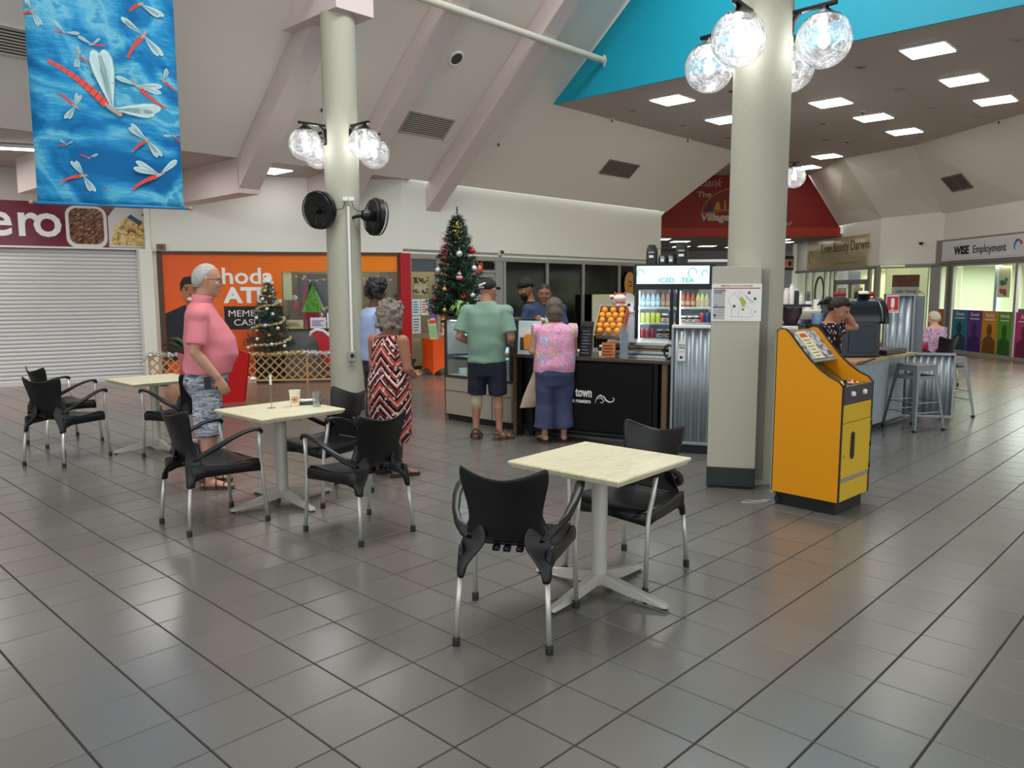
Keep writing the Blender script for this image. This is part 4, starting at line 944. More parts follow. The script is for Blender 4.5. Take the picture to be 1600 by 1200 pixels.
# ---- lattice fence ----
wood = mat('pine_lattice', 'C9A06A', .6, var=.2, vscale=9)
def lattice(p0, p1, h, lab, nm='lattice_fence'):
    v = Vector((p1[0]-p0[0], p1[1]-p0[1])); L = v.length; a = atan2(v.y, v.x)
    t = thing(nm, lab, 'fence', (p0[0], p0[1], 0), a, 'low pine lattice fence panels'); st_ = .105; w = .024
    def clip(x, d):
        # diagonal from (x,0.05) with direction d up to h
        pts = [];
        for (xx, zz) in ((x, .05), (x+d*(h-.05), h)): pts.append([xx, zz])
        (xa, za), (xb, zb) = pts
        def cut(xc):
            f = (xc-xa)/(xb-xa); return [xc, za+(zb-za)*f]
        for q in (pts[0], pts[1]):
            pass
        o = []
        for q, other in ((pts[0], pts[1]), (pts[1], pts[0])):
            if q[0] < 0: o.append(cut(0))
            elif q[0] > L: o.append(cut(L))
            else: o.append(q)
        if (pts[0][0] < 0 and pts[1][0] < 0) or (pts[0][0] > L and pts[1][0] > L): return None
        return o
    for d, y in ((1, -.006), (-1, .006)):
        x = -h if d > 0 else 0
        while x < L+h:
            c = clip(x, d)
            if c and hypot(c[0][0]-c[1][0], c[0][1]-c[1][1]) > .04:
                (xa, za), (xb, zb) = c; ln = hypot(xb-xa, zb-za)
                MB().box(((xa+xb)/2, y, (za+zb)/2), (ln, .008, w), ry=-atan2(zb-za, xb-xa)).build('slat', wood, t)
            x += st_*sqrt(2)
    MB().box((L/2, -.015, h), (L, .012, .03)).build('rail', wood, t); MB().box((L/2, -.015, .055), (L, .012, .035)).build('rail', wood, t)
    for x in (0, L): MB().box((x, -.018, h/2+.01), (.03, .02, h+.02)).build('post', wood, t)
    return t
fh = .50
Fp = [(-6.12, 13.18), (-4.95, 13.33), (-3.55, 13.52), (-2.75, 13.72), (-1.95, 14.45)]
for i, lb in enumerate(['leftmost lattice panel by the shutter, behind the red planter', 'lattice panel in front of the small christmas tree', 'lattice panel behind the left column', 'short lattice panel behind the woman in the patterned dress']):
    lattice(Fp[i], Fp[i+1], fh, lb)
def tinsel(pts, name, lab, c1, c2_, r=.04, n=70, seed=1):
    rs = random.Random(seed); m1, m2 = MB(), MB(); P = [Vector(p) for p in pts]
    segs = [(P[i], P[i+1]) for i in range(len(P)-1)]; tot = sum((b-a).length for a, b in segs); k = int(tot*n)
    for i in range(k):
        d = tot*i/k
        for a, b in segs:
            l = (b-a).length
            if d <= l: c = a.lerp(b, d/l); break
            d -= l
        for m in (m1, m2):
            for _ in range(3):
                u = Vector((rs.gauss(0, 1), rs.gauss(0, 1), rs.gauss(0, 1))).normalized(); w_ = u.orthogonal().normalized()*.005; e = c+u*r*rs.uniform(.6, 1.2)
                m.add([tuple(c-w_), tuple(c+w_), tuple(e+w_*.6), tuple(e-w_*.6)], [(0, 1, 2, 3)])
    t = thing(name, lab, 'tinsel')
    stuff(m1.build('strand', mat('tinsel_'+c1, c1, .25, metal=.7), t)); stuff(m2.build('highlight_strand', mat('tinsel_'+c2_, c2_, .3, metal=.4), t))
zt = fh+.03
tinsel([(-6.2, 13.1, .38), (-6.1, 13.14, zt+.02), (-5.6, 13.2, zt-.02), (-4.95, 13.28, zt)], 'tinsel_garland', 'silver tinsel over the leftmost lattice panel', 'C9CCD0', 'FFFFFF', .05, 60, 1)
tinsel([(-4.95, 13.28, zt), (-4.2, 13.38, zt-.03), (-3.6, 13.46, zt)], 'tinsel_garland', 'gold tinsel along the fence below the small christmas tree', 'CBB56A', 'F2E8BE', .05, 80, 2)
tinsel([(-3.6, 13.46, zt), (-3.2, 13.55, zt-.03), (-2.75, 13.65, zt)], 'tinsel_garland', 'silver tinsel on the fence next to the left column', 'C9CCD0', 'FFFFFF', .06, 90, 3)
tinsel([(-2.5, 13.88, zt), (-2.1, 14.25, zt+.03), (-1.9, 14.4, zt-.12)], 'tinsel_garland', 'silver and red tinsel on the fence by the red pillar', 'C9CCD0', 'D86A70', .06, 90, 4)
# ---- red planter with leafy plant ----
t = thing('red_planter', 'square bright red planter box behind the man in pink', 'planter', (-4.32, 11.3, 0), radians(33))
pr = mat('planter_red', 'C8141A', .3)
for k in range(4):
    a = k*pi/2; MB().slab([rotz((-.34, -.34, 0), a), rotz((.34, -.34, 0), a), rotz((.42, -.42, .70), a), rotz((-.42, -.42, .70), a)], rotz((0, .02, 0), a)).build('side', pr, t)
MB().box((0, 0, .6), (.72, .72, .02)).build('soil', mat('soil', '2E2119', .9), t)
t = thing('peace_lily', 'broad-leaved green plant growing in the red planter', 'plant', (-4.62, 11.35, .6)); rs = random.Random(8)
lfm = mat('leaf_green', '2F5A2A', .35, var=.25)
def leaf(m, base, az, L, w, rise, droop):
    P = []; d = Vector((cos(az), sin(az), 0)); s_ = Vector((-sin(az), cos(az), 0))
    for k in range(7):
        f = k/6; c = Vector(base)+d*L*f+Vector((0, 0, rise*sin(f*pi*.6)-droop*f*f)); q = w*sin(pi*min(1, max(.04, (f-.12)/.9)))**.8 if f > .12 else .006
        P += [tuple(c-s_*q+Vector((0, 0, q*.4))), tuple(c), tuple(c+s_*q+Vector((0, 0, q*.4)))]
    m.add(P, [(3*k+j, 3*k+j+1, 3*k+j+4, 3*k+j+3) for k in range(6) for j in (0, 1)])
for i in range(22):
    m = MB(); leaf(m, (rs.uniform(-.05, .2), rs.uniform(-.1, .1), 0), rs.uniform(0, 2*pi), rs.uniform(.3, .55), rs.uniform(.05, .08), rs.uniform(.18, .4), rs.uniform(0, .15)); m.build('leaf', lfm, t, True)
# ---- christmas trees ----
def xtree(name, loc, H, R, lab, c1, c2_, tiers, seed, top, baubles, dens=1.0, base_z=.0, nw=.0055):
    rs = random.Random(seed); t = thing(name, lab, 'christmas tree', loc)
    MB().tube([(0, 0, base_z), (0, 0, H*.97)], [.02, .008], 8).build('trunk', mat('tree_trunk', '3A2E20', .8), t)
    m1, m2 = MB(), MB(); nb = int(tiers*15)
    for i in range(nb):
        f = (i/nb)**1.25; z = base_z+.06+(H-base_z-.1)*f; L = R*(1-f)**.75*rs.uniform(.8, 1.08)+.03; az = i*2.39996
        d = Vector((cos(az), sin(az), rs.uniform(-.25, .1))); tipz = L*.22
        c0 = Vector((0, 0, z))
        for j in range(int((9+L*46)*dens)):
            g = rs.random()**.7; c = c0+d*L*g+Vector((0, 0, tipz*g*g)); u = (d*.9+Vector((rs.gauss(0, .8), rs.gauss(0, .8), rs.gauss(0, .8)))).normalized(); w_ = u.orthogonal().normalized()
            e = c+u*rs.uniform(.045, .085); w_ *= nw
            (m1 if rs.random() < .6 else m2).add([tuple(c-w_), tuple(c+w_), tuple(e)], [(0, 1, 2)])
    stuff(m1.build('needle_branches', mat('needle_'+c1, c1, .6), t)); stuff(m2.build('lighter_needle_branches', mat('needle_'+c2_, c2_, .6), t))
    return t, rs
nz_ = .0
t, rs = xtree('christmas_tree', (-4.25, 14.0-.25, .48), 1.28, .40, 'small dark green christmas tree with gold tinsel and white baubles behind the fence', '1E3A30', '33564A', 16, 4, None, None)
MB().box((0, 0, -.24), (.4, .4, .48)).build('covered_stand', mat('stand_dark', '1A2420', .8), t)
def star(parent, z, c, s=.09):
    m = MB(); pts = []
    for k in range(10):
        a = pi/2+k*pi/5; r = s if k % 2 == 0 else s*.4; pts.append((r*cos(a), 0, z+r*sin(a)))
    m.slab(pts, (0, .012, 0)); m.build('star', mat('star_'+c, c, .3, metal=.3), parent)
star(t, 1.3, 'E8E6DE', .1)
def bauble(parent, R, H, az, f, c, r=.03, stripe=None, z=None, rad=None):
    zz = H*f if z is None else z; rr = (R*(1-f)**.75+.02) if rad is None else rad
    o = MB().ball((rr*cos(az), rr*sin(az), zz), r, 14, 10).build('bauble', mat('bauble_'+c, c, .15, metal=.5), parent, True)
    o['label'] = stripe or 'round shiny bauble'
for i, (az, f, c) in enumerate([(-1.2, .15, 'E8E8E6'), (-1.9, .22, 'E8E8E6'), (-1.5, .4, 'E8E8E6'), (-2.2, .5, 'E8E8E6'), (-1.0, .55, 'E8E8E6'), (-1.4, .62, 'E8E8E6'), (-1.9, .75, 'E8E8E6'), (-.8, .36, 'E8E8E6'), (-.6, .12, 'E8E8E6'), (-2.4, .1, 'E8E8E6'), (-1.7, .86, 'D9B45A'), (-1.1, .78, 'C98A4A'), (-2.0, .33, 'C98A4A'), (-1.3, .27, 'C98A4A')]):
    bauble(t, .40, 1.28, az, f, c, .033, 'shiny white bauble' if c[0] == 'E' else 'shiny gold bauble')
def spiral(loc, H, R, turns, z0, lab, c1, c2_, seed):
    pts = []
    for i in range(60):
        f = z0+(.92-z0)*i/59; a = -2.6+turns*2*pi*i/59; r = R*(1-f)**.75+.02; pts.append((loc[0]+r*cos(a), loc[1]+r*sin(a), loc[2]+H*f+.015*sin(i)))
    tinsel(pts, 'tinsel_garland', lab, c1, c2_, .028, 90, seed)
spiral((-4.25, 13.75, .48), 1.28, .40, 3.2, .1, 'gold tinsel wound around the small christmas tree', 'CDB878', 'F4ECCB', 9)
# ---- shopfront C: glazed units ----
CF = (Cs.x, Cs.y, 0)
def onC(x, y, z): q = rotz((x, y, 0), CA); return (Cs.x+q[0], Cs.y+q[1], z)
t = thing('glazed_shopfront', 'grey-framed glass shopfront with dark windows behind the coffee counter', 'shopfront', CF, CA)
LC = (CE-Cs).length
inner(MB().box((LC/2, 3.0, 1.2), (LC, .05, 2.4)).box((LC/2, 1.5, 2.32), (LC, 3, .05)).box((2.55, 1.5, 1.2), (.05, 3, 2.3)).build('wall_shop_interior', mat('shop_interior_dark', '3A3934', .8), None), t)
MB().box((1.3, .9, 1.2), (2.4, .05, 2.3)).build('beige_screen', mat('beige_interior', 'B7A87E', .7), t)
area('shop_light', onC(1.3, .5, 2.25), (1.8, .4), 5, (0, 0, CA), (1, .93, .78))
def bar(x0, x1, z0, z1, m=grey_frame, y=0, d=.07): return MB().box(((x0+x1)/2, y, (z0+z1)/2), (x1-x0, d, z1-z0), b=.004).build('frame_bar', m, t)
bar(0, LC, 2.17, 2.26); 
for x in (.13, .82, 1.78, 2.42, 2.66, 4.02, 5.3, 6.72, 7.5): bar(x-.035, x+.035, 0, 2.2)
bar(2.46, 2.62, 0, 2.2, y=.02); bar(1.78, 2.42, 1.93, 1.99); bar(.13, .82, .02, .08)
for x in (1.86, 2.34): bar(x-.03, x+.03, .0, 1.9)
bar(1.86, 2.34, 1.84, 1.92); bar(.16, .82, .6, .66)
pc = mat('pane_dark', '0B0C0D', .12, spec=.25)
for x0, x1 in ((2.7, 3.98), (4.06, 5.26), (5.34, 6.68), (6.76, 7.46), (7.54, LC)): MB().box(((x0+x1)/2, .01, 1.2), (x1-x0, .01, 2.0)).build('window_pane', pc, t)
MB().box((.47, .01, 1.43), (.6, .008, 1.5)).build('window_pane', shop_glass, t); MB().box((1.3, .01, 1.2), (.9, .008, 1.95)).build('window_pane', shop_glass, t); MB().box((2.1, .01, 2.07), (.58, .008, .14)).build('window_pane', pc, t); MB().box((2.1, .01, 1.0), (.42, .008, 1.6)).build('window_pane', shop_glass, t)
board(t, .17, .8, 1.93, 2.16, mat('grey_reflection', '59646A', .15), 'upper_pane', .0)
k = 0
for z0, z1 in ((1.12, 1.42), (.78, 1.1)):
    for x0, x1, c, tc_ in ((.18, .38, 'DCE8EC', '3E7FA8'), (.4, .58, 'EEEEEA', 'B05040'), (.6, .78, '3A66A8', 'E8D8E0')):
        c = c if z0 > 1 else {'DCE8EC': 'E6E2DA', 'EEEEEA': '4F7F5C', '3A66A8': '8A4A8C'}[c]
        p = board(t, x0, x1, z0, z1, mat('paper_'+c, c, .6), 'poster', -.012, .006); stripes(p, x0+.02, x1-.02, z0+.03, z1-.03, 5, tc_, -.017, seed=k); k += 1
p = board(t, .9, 1.14, .62, 1.4, mat('paper_orange', 'D9622A', .6), 'poster', -.012, .006); stripes(p, .93, 1.1, .7, 1.35, 7, 'F2D9B0', -.017)
p = board(t, .4, .72, 1.5, 1.72, mat('paper_cream', 'DCD2B0', .6), 'notice_frame', .2, .02)
rs = random.Random(11); m = MB()
for i in range(40): m.ball((.38+.36*rs.random(), .18, 1.72+.1*rs.random()-.2*(rs.random() < .25)), .02, 6, 4)
stuff(m.build('bead_garland', mat('deco_mix', '7A3A34', .5), t))
g = thing('owl_sticker', 'small orange and white bird decoration on the transom right of the hanging tree', 'decoration', onC(1.9, -.05, 2.02), CA)
MB().slab(rrect(0, 0, .18, .2, .05, -.01), (0, .01, 0)).slab([(-.09, -.01, .06), (-.07, -.01, .14), (-.02, -.01, .09)], (0, .01, 0)).slab([(.09, -.01, .06), (.07, -.01, .14), (.02, -.01, .09)], (0, .01, 0)).build('body', ink('D94B2B'), g)
MB().lathe([(0, -.02), (.035, -.018), (.04, -.01)], (-.01, 0, .02), 14, 'y').build('eye', white_pl, g)
for x, lb in ((2.5, 'small brown box sensor on the white bulkhead above the dark shopfront'), ):
    g = thing('wall_sensor', lb, 'sensor', onC(x+.05, -.03, 2.36), CA); MB().box((0, 0, 0), (.13, .05, .12), b=.006).build('case', white_pl, g); MB().box((0, -.03, 0), (.09, .02, .07), b=.004).build('lens', mat('brown_lens', '4A2A1C', .3), g)
g = thing('wall_sensor', 'small brown box sensor at the top left corner of the orange window', 'sensor', onB(.26, -.03, 2.34), BA); MB().box((0, 0, 0), (.14, .05, .1), b=.006).build('case', mat('brown_lens2', '7A5A34', .4), g); MB().box((0, -.03, 0), (.05, .02, .05), b=.004).build('lens', mat('brown_lens', '4A2A1C', .3), g)
g = thing('whiteboard', 'cream board standing behind the baristas in front of the dark glass', 'board', onC(5.95, -.25, 0), CA)
MB().box((0, 0, 1.0), (1.2, .03, .95), b=.003).build('panel', mat('cream_board', 'D8D6B8', .5), g); MB().box((-.55, .02, .5), (.04, .04, 1.0)).box((.55, .02, .5), (.04, .04, 1.0)).build('leg', grey_frame, g)
g = thing('oval_sign', 'oval orange-brown sign hanging in the dark window left of the drinks fridge', 'sign', onC(7.12, -.06, 1.72), CA)
MB().slab([(.22*cos(a), 0, .3*sin(a)) for a in [2*pi*k/28 for k in range(28)]], (0, .02, 0)).build('plate', mat('oval_orange', 'C08A4A', .5), g); text('The\nCUP', .1, ink('5A3418'), g, (0, -.006, .03), 'CENTER', .002)
# ---- orange cloth table with flyers ----
t = thing('cloth_table', 'small display table in a bright orange stretch cover by the glass front', 'table', onC(.62, -.32, 0), CA-.25)
oc = mat('orange_stretch_cloth', 'F2590E', .6); w, d_, h = .30, .25, .68
vs = []; n = 10; ring = []
for z in range(7):
    f = z/6
    for k in range(4*n):
        s, u = divmod(k, n); u = u/n; pts4 = [(-w, -d_), (w, -d_), (w, d_), (-w, d_)]; a, b = pts4[s], pts4[(s+1) % 4]
        x, y = a[0]+(b[0]-a[0])*u, a[1]+(b[1]-a[1])*u; q = 4*u*(1-u); zb = .03+.13*q*(1 if s % 2 == 0 else .8); zz = zb+(h-zb)*f
        pin = 1-.07*sin(pi*f); inw = 1-.04*q*sin(pi*f); vs.append((x*pin*inw, y*pin*inw, zz))
mm = MB(); N4 = 4*n; mm.add(vs, [(r*N4+k, r*N4+(k+1) % N4, (r+1)*N4+(k+1) % N4, (r+1)*N4+k) for r in range(6) for k in range(N4)]+[tuple(6*N4+k for k in range(N4))]); mm.build('cover', oc, t, 40)
for sx in (-1, 1):
    for sy in (-1, 1): MB().tube([(sx*.27, sy*.22, 0), (sx*.27, sy*.22, .6)], .012, 8).build('leg', grey_frame, t)
g = thing('flyer_stand', 'clear stand with a green and white flyer on the orange table', 'flyer', onC(.42, -.35, .68), CA-.1)
MB().slab([(-.09, 0, 0), (.09, 0, 0), (.09, .07, .36), (-.09, .07, .36)], (0, .004, 0)).build('flyer', mat('paper_green', 'CBE0BE', .6), g); MB().slab([(-.08, -.004, .02), (.08, -.004, .02), (.08, .04, .26), (-.08, .04, .26)], (0, .001, 0)).build('printed_block', mat('paper_leaf', '8FBF86', .6), g)
MB().slab([(-.08, .045, .29), (.08, .045, .29), (.08, .06, .35), (-.08, .06, .35)], (0, .001, 0)).build('heading', ink('C8502E'), g)
g = thing('gift_hamper', 'clear-wrapped hamper of sweets on the orange table', 'hamper', onC(.75, -.3, .68), CA); rs = random.Random(2)
m = MB()
for i in range(14): m.ball((rs.uniform(-.15, .15), rs.uniform(-.1, .1), .04+.08*rs.random()), .035, 7, 5, (1, 1, .8))
stuff(m.build('sweets', mat('sweets', 'C9A0A0', .4, var=.5, vscale=20), g, True)); MB().loft([((0, 0, 0), (.2, 0, 0), (0, .13, 0)), ((0, 0, .12), (.18, 0, 0), (0, .12, 0)), ((0, 0, .2), (.03, 0, 0), (0, .03, 0)), ((0, 0, .26), (.08, 0, 0), (0, .05, 0))], 12, cap=False).build('wrap', glass, g, True)
# ---- red gable lettering ----
t = thing('village_sign', 'white lettering and arched skyline emblem painted on the red gable', 'sign', (4.0, 24.2, 0)); lr = mat('gable_letter', 'B9A79C', .6)
text('Thank', .36, lr, t, (1.5, -.012, 4.66), shear=.35, sx=.9); text('The', .24, lr, t, (1.6, -.012, 4.35), off=.004, sx=1.15); text('Village', .29, lr, t, (1.72, -.012, 3.66), off=.012, sx=1.15, shear=.1); text('nd', .2, lr, t, (4.25, -.012, 3.50), shear=.4)
MB().tube([(2.95-1.2*cos(a), -.01, 3.86+.78*sin(a)) for a in [pi*i/24 for i in range(25)]], .02, 5).tube([(1.75, -.01, 3.86), (2.4, -.01, 3.95), (3.2, -.01, 3.98), (4.1, -.01, 3.9)], .022, 5).build('arch_outline', mat('gable_gold', 'B07A3A', .6), t)
m = MB(); m.add([(2.95-1.17*cos(a), -.004, 3.9+.72*sin(a)) for a in [pi*i/24 for i in range(25)]], [tuple(range(25))]); m.build('arch_field', ink('7A2A1A'), t)
m = MB(); m.add([(1.9, -.008, 3.94), (2.05, -.008, 3.94), (2.05, -.008, 4.16), (1.98, -.008, 4.14)], [(0, 1, 2, 3)]).add([(2.62, -.008, 4.0), (2.68, -.008, 4.0), (2.76, -.008, 4.2), (2.68, -.008, 4.14)], [(0, 1, 2, 3)]); m.build('blue_figure', ink('2B2F6E'), t)
m = MB(); m.add([(2.12, -.008, 3.96), (2.32, -.008, 3.98), (2.26, -.008, 4.22), (2.2, -.008, 4.22)], [(0, 1, 2, 3)]).add([(2.42, -.008, 3.98), (2.48, -.008, 3.98), (2.47, -.008, 4.25), (2.43, -.008, 4.25)], [(0, 1, 2, 3)]).add([(2.82, -.008, 4.0), (3.0, -.008, 4.0), (2.9, -.008, 4.15)], [(0, 1, 2)]); m.build('yellow_figure', ink('B98A2E'), t)
# ---- passage right: beauty shop and burger shop ----
PA = atan2(21.8-28, .05); P0_ = (10.05, 28, 0)
def onP(x, y, z): q = rotz((x, y, 0), PA); return (P0_[0]+q[0], P0_[1]+q[1], z)
t = thing('beauty_sign', 'pale gold shop sign with thin dark lettering on the passage wall', 'sign', P0_, PA)
board(t, 1.1, 5.55, 2.26, 3.14, mat('gold_sign', 'C8B88C', .2, metal=.2), 'sign_panel', -.03, .05)
text('Love Beauty Darwin', .42, ink('6A5A38'), t, (2.3, -.06, 2.72), sx=.98); stripes(t, 3.3, 5.2, 2.33, 2.40, 1, '8A7A50', -.057)
MB().tube([(1.45+.16*cos(a), -.06, 2.62+.2*sin(a)) for a in [i*.35 for i in range(16)]], .012, 5).build('scroll_mark', ink('6A5A38'), t)
yg = mat('glowing_interior', 'D9DCB4', .7, emit=.25)  # wall material glows a little, standing in for the shop's lighting
t = thing('beauty_shopfront', 'grey-framed glass front of the beauty shop in the passage', 'shopfront', P0_, PA)
inner(MB().box((4.2, 1.6, 1.1), (5.2, .05, 2.3)).box((4.2, .8, 2.2), (5.2, 1.6, .05)).build('wall_shop_interior', yg, None), t)
for x0, x1, z0, z1 in ((0, 6.2, 2.13, 2.22), (1.0, 1.08, 0, 2.2), (1.6, 1.68, 0, 2.2), (2.55, 2.63, 0, 2.2), (3.0, 3.08, 0, 2.2), (3.3, 3.4, 0, 2.2), (5.6, 5.75, 0, 2.2), (6.0, 6.2, 0, 2.2), (3.3, 5.7, 1.72, 1.86), (4.4, 4.62, 0, 1.8), (3.4, 3.55, 0, 1.8), (5.45, 5.6, 0, 1.8)):
    MB().box(((x0+x1)/2, 0, (z0+z1)/2), (x1-x0, .07, z1-z0), b=.004).build('frame_bar', grey_frame, t)
MB().box((2.0, .02, 1.1), (3.8, .006, 2.1)).build('window_pane', shop_glass, t); MB().box((4.5, .02, 1.1), (2.1, .006, 2.1)).build('window_pane', shop_glass, t)
for x0, x1 in ((3.62, 4.28), (4.75, 5.35)):
    p = board(t, x0, x1, .75, 1.62, mat('poster_cream', 'DCE0BE', .6), 'poster', -.03); board(p, x0+.1, x1-.1, .85, 1.5, mat('portrait_dark', '5A4A44', .6, var=.6, vscale=4), 'picture', -.04)
MB().tube([(2.2+.36*cos(a), -.02, 1.45+.52*sin(a)) for a in [2*pi*i/30 for i in range(30)]], .035, 6, closed=True).build('ring_decal', mat('ring_dark', '5A4238', .6), t)
p = board(t, 1.12, 1.5, .7, 1.5, mat('paper_pale', 'C9D2D6', .6), 'notice', -.03); stripes(p, 1.16, 1.46, .8, 1.4, 7, '7C8A90', -.04)
struct(MB().box((11.0, 28.3, 1.65), (2, .1, 3.3), 0).build('wall_passage_step', white_wall))
t = thing('burger_sign', 'brown lit sign lettered BURGER with a coffee bean over a far shop', 'sign', (9.0, 28.2, 0))
board(t, .0, 1.0, 2.25, 2.75, mat('sign_dark', '2A1A18', .5), 'frame', -.0, .08); board(t, .02, .98, 2.34, 2.64, mat('sign_brown', '9A6A5A', .5, emit=.15), 'panel', -.045)
text('BURGER', .22, ink('E6D6C8'), t, (.05, -.06, 2.40), sx=.8); MB().slab([(.87+.06*cos(a), -.06, 2.49+.09*sin(a)) for a in [2*pi*k/16 for k in range(16)]], (0, .005, 0)).build('bean', ink('1A1210'), t)
t = thing('far_shopfront', 'dim grey-framed shopfront at the far end of the passage', 'shopfront', (4.2, 33.2, 0)); 
for x in (0, 1.2, 2.4, 3.6, 4.8, 5.8): MB().box((x, 0, 1.1), (.08, .06, 2.2)).build('frame_bar', grey_frame, t)
MB().box((2.9, .02, 1.1), (5.8, .02, 2.1)).build('window_pane', pc, t); MB().box((2.9, 0, 2.2), (5.9, .08, .1)).build('frame_bar', grey_frame, t)
# ---- bright yellow-green window (corner shop) ----
KA = atan2(20.5-21.8, 11.12-10.1)
t = thing('corner_shopfront', 'brightly lit cream window of the corner shop behind the corrugated box', 'shopfront', (10.1, 21.8, 0), KA)
inner(MB().box((.95, 1.0, 1.09), (1.6, .05, 2.18)).box((.16, .55, 1.09), (.04, .9, 2.18)).box((.95, .55, 2.17), (1.6, .9, .04)).build('wall_shop_interior', mat('glowing_lemon_interior', 'E2E2BC', .7, emit=.25), None), t)  # inner walls emit faintly in place of light falling on them
for x0, x1, z0, z1 in ((-.05, .05, 0, 2.2), (1.4, 1.66, 0, 2.2), (0, 1.6, 2.14, 2.24), (0, 1.6, 0, .12)): MB().box(((x0+x1)/2, 0, (z0+z1)/2), (x1-x0, .08, z1-z0), b=.004).build('frame_bar', grey_frame, t)
MB().box((.73, .01, 1.1), (1.4, .006, 2.1)).build('window_pane', shop_glass, t)
p = board(t, .4, 1.12, 1.62, 1.96, mat('photo_brown', '6E4638', .5, var=.7, vscale=5), 'photo_poster', -.02); board(p, .4, 1.12, 1.42, 1.64, mat('photo_grey', 'B9BCB8', .5), 'caption_area', -.022, .012); text('Liza Yeong', .12, ink('5E6A60'), p, (.52, -.034, 1.49), shear=.3)
g = thing('indoor_plant', 'tall leafy plant standing inside the bright corner window', 'plant', (10.85, 21.35, 0)); rs = random.Random(6)
MB().lathe([(.14, 0), (.17, .3), (.16, .3), (.13, .05)], n=16).build('pot', white_pl, g, 40)
for i in range(34):
    m = MB(); leaf(m, (0, 0, .35+.04*i), rs.uniform(0, 6.3), rs.uniform(.16, .34), .045, rs.uniform(.05, .15), .08); m.build('leaf', lfm, g, True)
MB().tube([(0, 0, .3), (.02, 0, 1.0), (0, 0, 1.8)], .012, 6).build('stem', lfm, g)
# ---- employment office front ----
WA = atan2(17.4-20.5, .08); W0 = (11.12, 20.5, 0)
def onW(x, y, z): q = rotz((x, y, 0), WA); return (W0[0]+q[0], W0[1]+q[1], z)
t = thing('office_fascia', 'grey fascia with the white WISE Employment sign above the office windows', 'sign', W0, WA)
board(t, -1.38, 8, 2.22, 2.82, mat('fascia_grey', '8B8986', .5), 'fascia', -.05, .1)
board(t, .22, 4.6, 2.28, 2.77, white_pl, 'sign_frame', -.12, .04); board(t, .26, 4.56, 2.32, 2.73, mat('sign_face', 'DCDDE4', .4), 'sign_face', -.145, .02)
text('WISE', .27, ink('16161A'), t, (.78, -.16, 2.43), off=.011, sx=.98); text('Employment', .27, ink('26262A'), t, (1.53, -.16, 2.43), sx=.90)
for k, (c, a0) in enumerate((('B8323C', .3), ('2F6FB0', 1.6), ('3AA0B8', 2.6))): MB().tube([(3.16+.12*cos(a0+j*.25), -.16, 2.52+.13*sin(a0+j*.25)) for j in range(6)], [.03-.004*j for j in range(6)], 6).build('logo_swirl', ink(c), t)
t = thing('employment_office', 'bright glass office front with coloured poster strips along its lower half', 'shopfront', W0, WA)
wi = mat('pale_green_interior', 'C9D2B4', .7)
inner(MB().box((3.9, 2.6, 1.2), (9, .05, 2.4)).box((3.9, 1.3, 2.3), (9, 2.6, .05)).box((-.6, 1.3, 1.2), (.05, 2.6, 2.4)).build('wall_shop_interior', wi, None), t)
for x0, x1 in ((-.4, -.3), (.28, .38), (.52, .6), (2.95, 3.03), (5.3, 5.4)): MB().box(((x0+x1)/2, 0, 1.1), (x1-x0, .08, 2.2), b=.004).build('frame_bar', grey_frame, t)
MB().box((3.8, 0, .035), (8.4, .1, .07)).box((3.8, 0, 2.18), (8.4, .1, .07)).build('sill', grey_frame, t)
MB().box((.45, 0, 1.1), (.1, .1, 2.2)).build('post', mat('dark_post', '6B655E', .5), t)
MB().box((1.78, .03, 1.63), (2.35, .006, 1.05)).build('window_pane', shop_glass, t); MB().box((-.0, .03, 1.63), (.55, .006, 1.05)).build('window_pane', shop_glass, t); MB().box((4.2, .03, 1.63), (2.2, .006, 1.05)).build('window_pane', shop_glass, t)
PC = [(-.28, .26, 'B5602A', 'D08A5A', 'Believe'), (.64, 1.28, '16738E', '0E3C52', 'Choose'), (1.28, 1.86, '5B2F88', '36185C', 'Exceed'), (1.86, 2.44, 'C98A1E', '6A4310', 'Realise'), (2.44, 2.94, '4F9A26', '2A5A1A', 'Identify'), (3.05, 3.7, 'B53A72', '6A1E44', 'Aspire'), (3.7, 4.4, '16738E', '0E3C52', 'Grow')]
for i, (x0, x1, c, dc, wd) in enumerate(PC):
    pt = board(t, x0, x1, .07, 1.07, mat('strip_'+c, c, .5), 'poster_strip', -.012, .01)
    if i < 6:
        text(wd, .13, ink('E9E4DC'), pt, ((x0+x1)/2, -.02, .93), 'CENTER', .002, sx=.85); stripes(pt, x0+.1, x1-.08, .84, .89, 1, 'E9E4DC', -.02)
        m = MB(); xc = (x0+x1)/2; hw = (x1-x0)/2
        m.add([(xc-hw*.85, -.019, .08), (xc+hw*.85, -.019, .08), (xc+hw*.8, -.019, .38), (xc+hw*.3, -.019, .48), (xc-hw*.3, -.019, .48), (xc-hw*.8, -.019, .38)], [tuple(range(6))]); ell(m, xc, .62, hw*.34, .15, -.0195)
        m.build('printed_figure', mat('fig_'+dc, dc, .6, var=.6, vscale=14), pt)
board(t, 1.55, 2.02, 1.38, 2.12, mat('wall_poster_cream', 'D6D2A8', .6), 'inner_poster', .5)
rs = random.Random(4); m = MB()
for k in range(7): ell(m, 1.78+rs.uniform(-.1, .1), 1.74+rs.uniform(-.05, .08), .06, .05, .49)
m.build('teal_leaf_print', ink('2F8A7E'), t); m = MB()
for k in range(7): ell(m, 1.76+rs.uniform(-.12, .12), 1.5+rs.uniform(-.05, .05), .06, .05, .49)
m.build('pink_flower_print', ink('C8436A'), t)
MB().box((1.4, .6, 1.2), (.12, .1, 2.2)).build('blind', mat('pale_blind', 'A9B8BC', .6), t)
g = thing('office_worker_desk', 'desk monitor behind the glass, over the yellow and green posters', 'monitor', onW(1.95, .9, 0), WA)
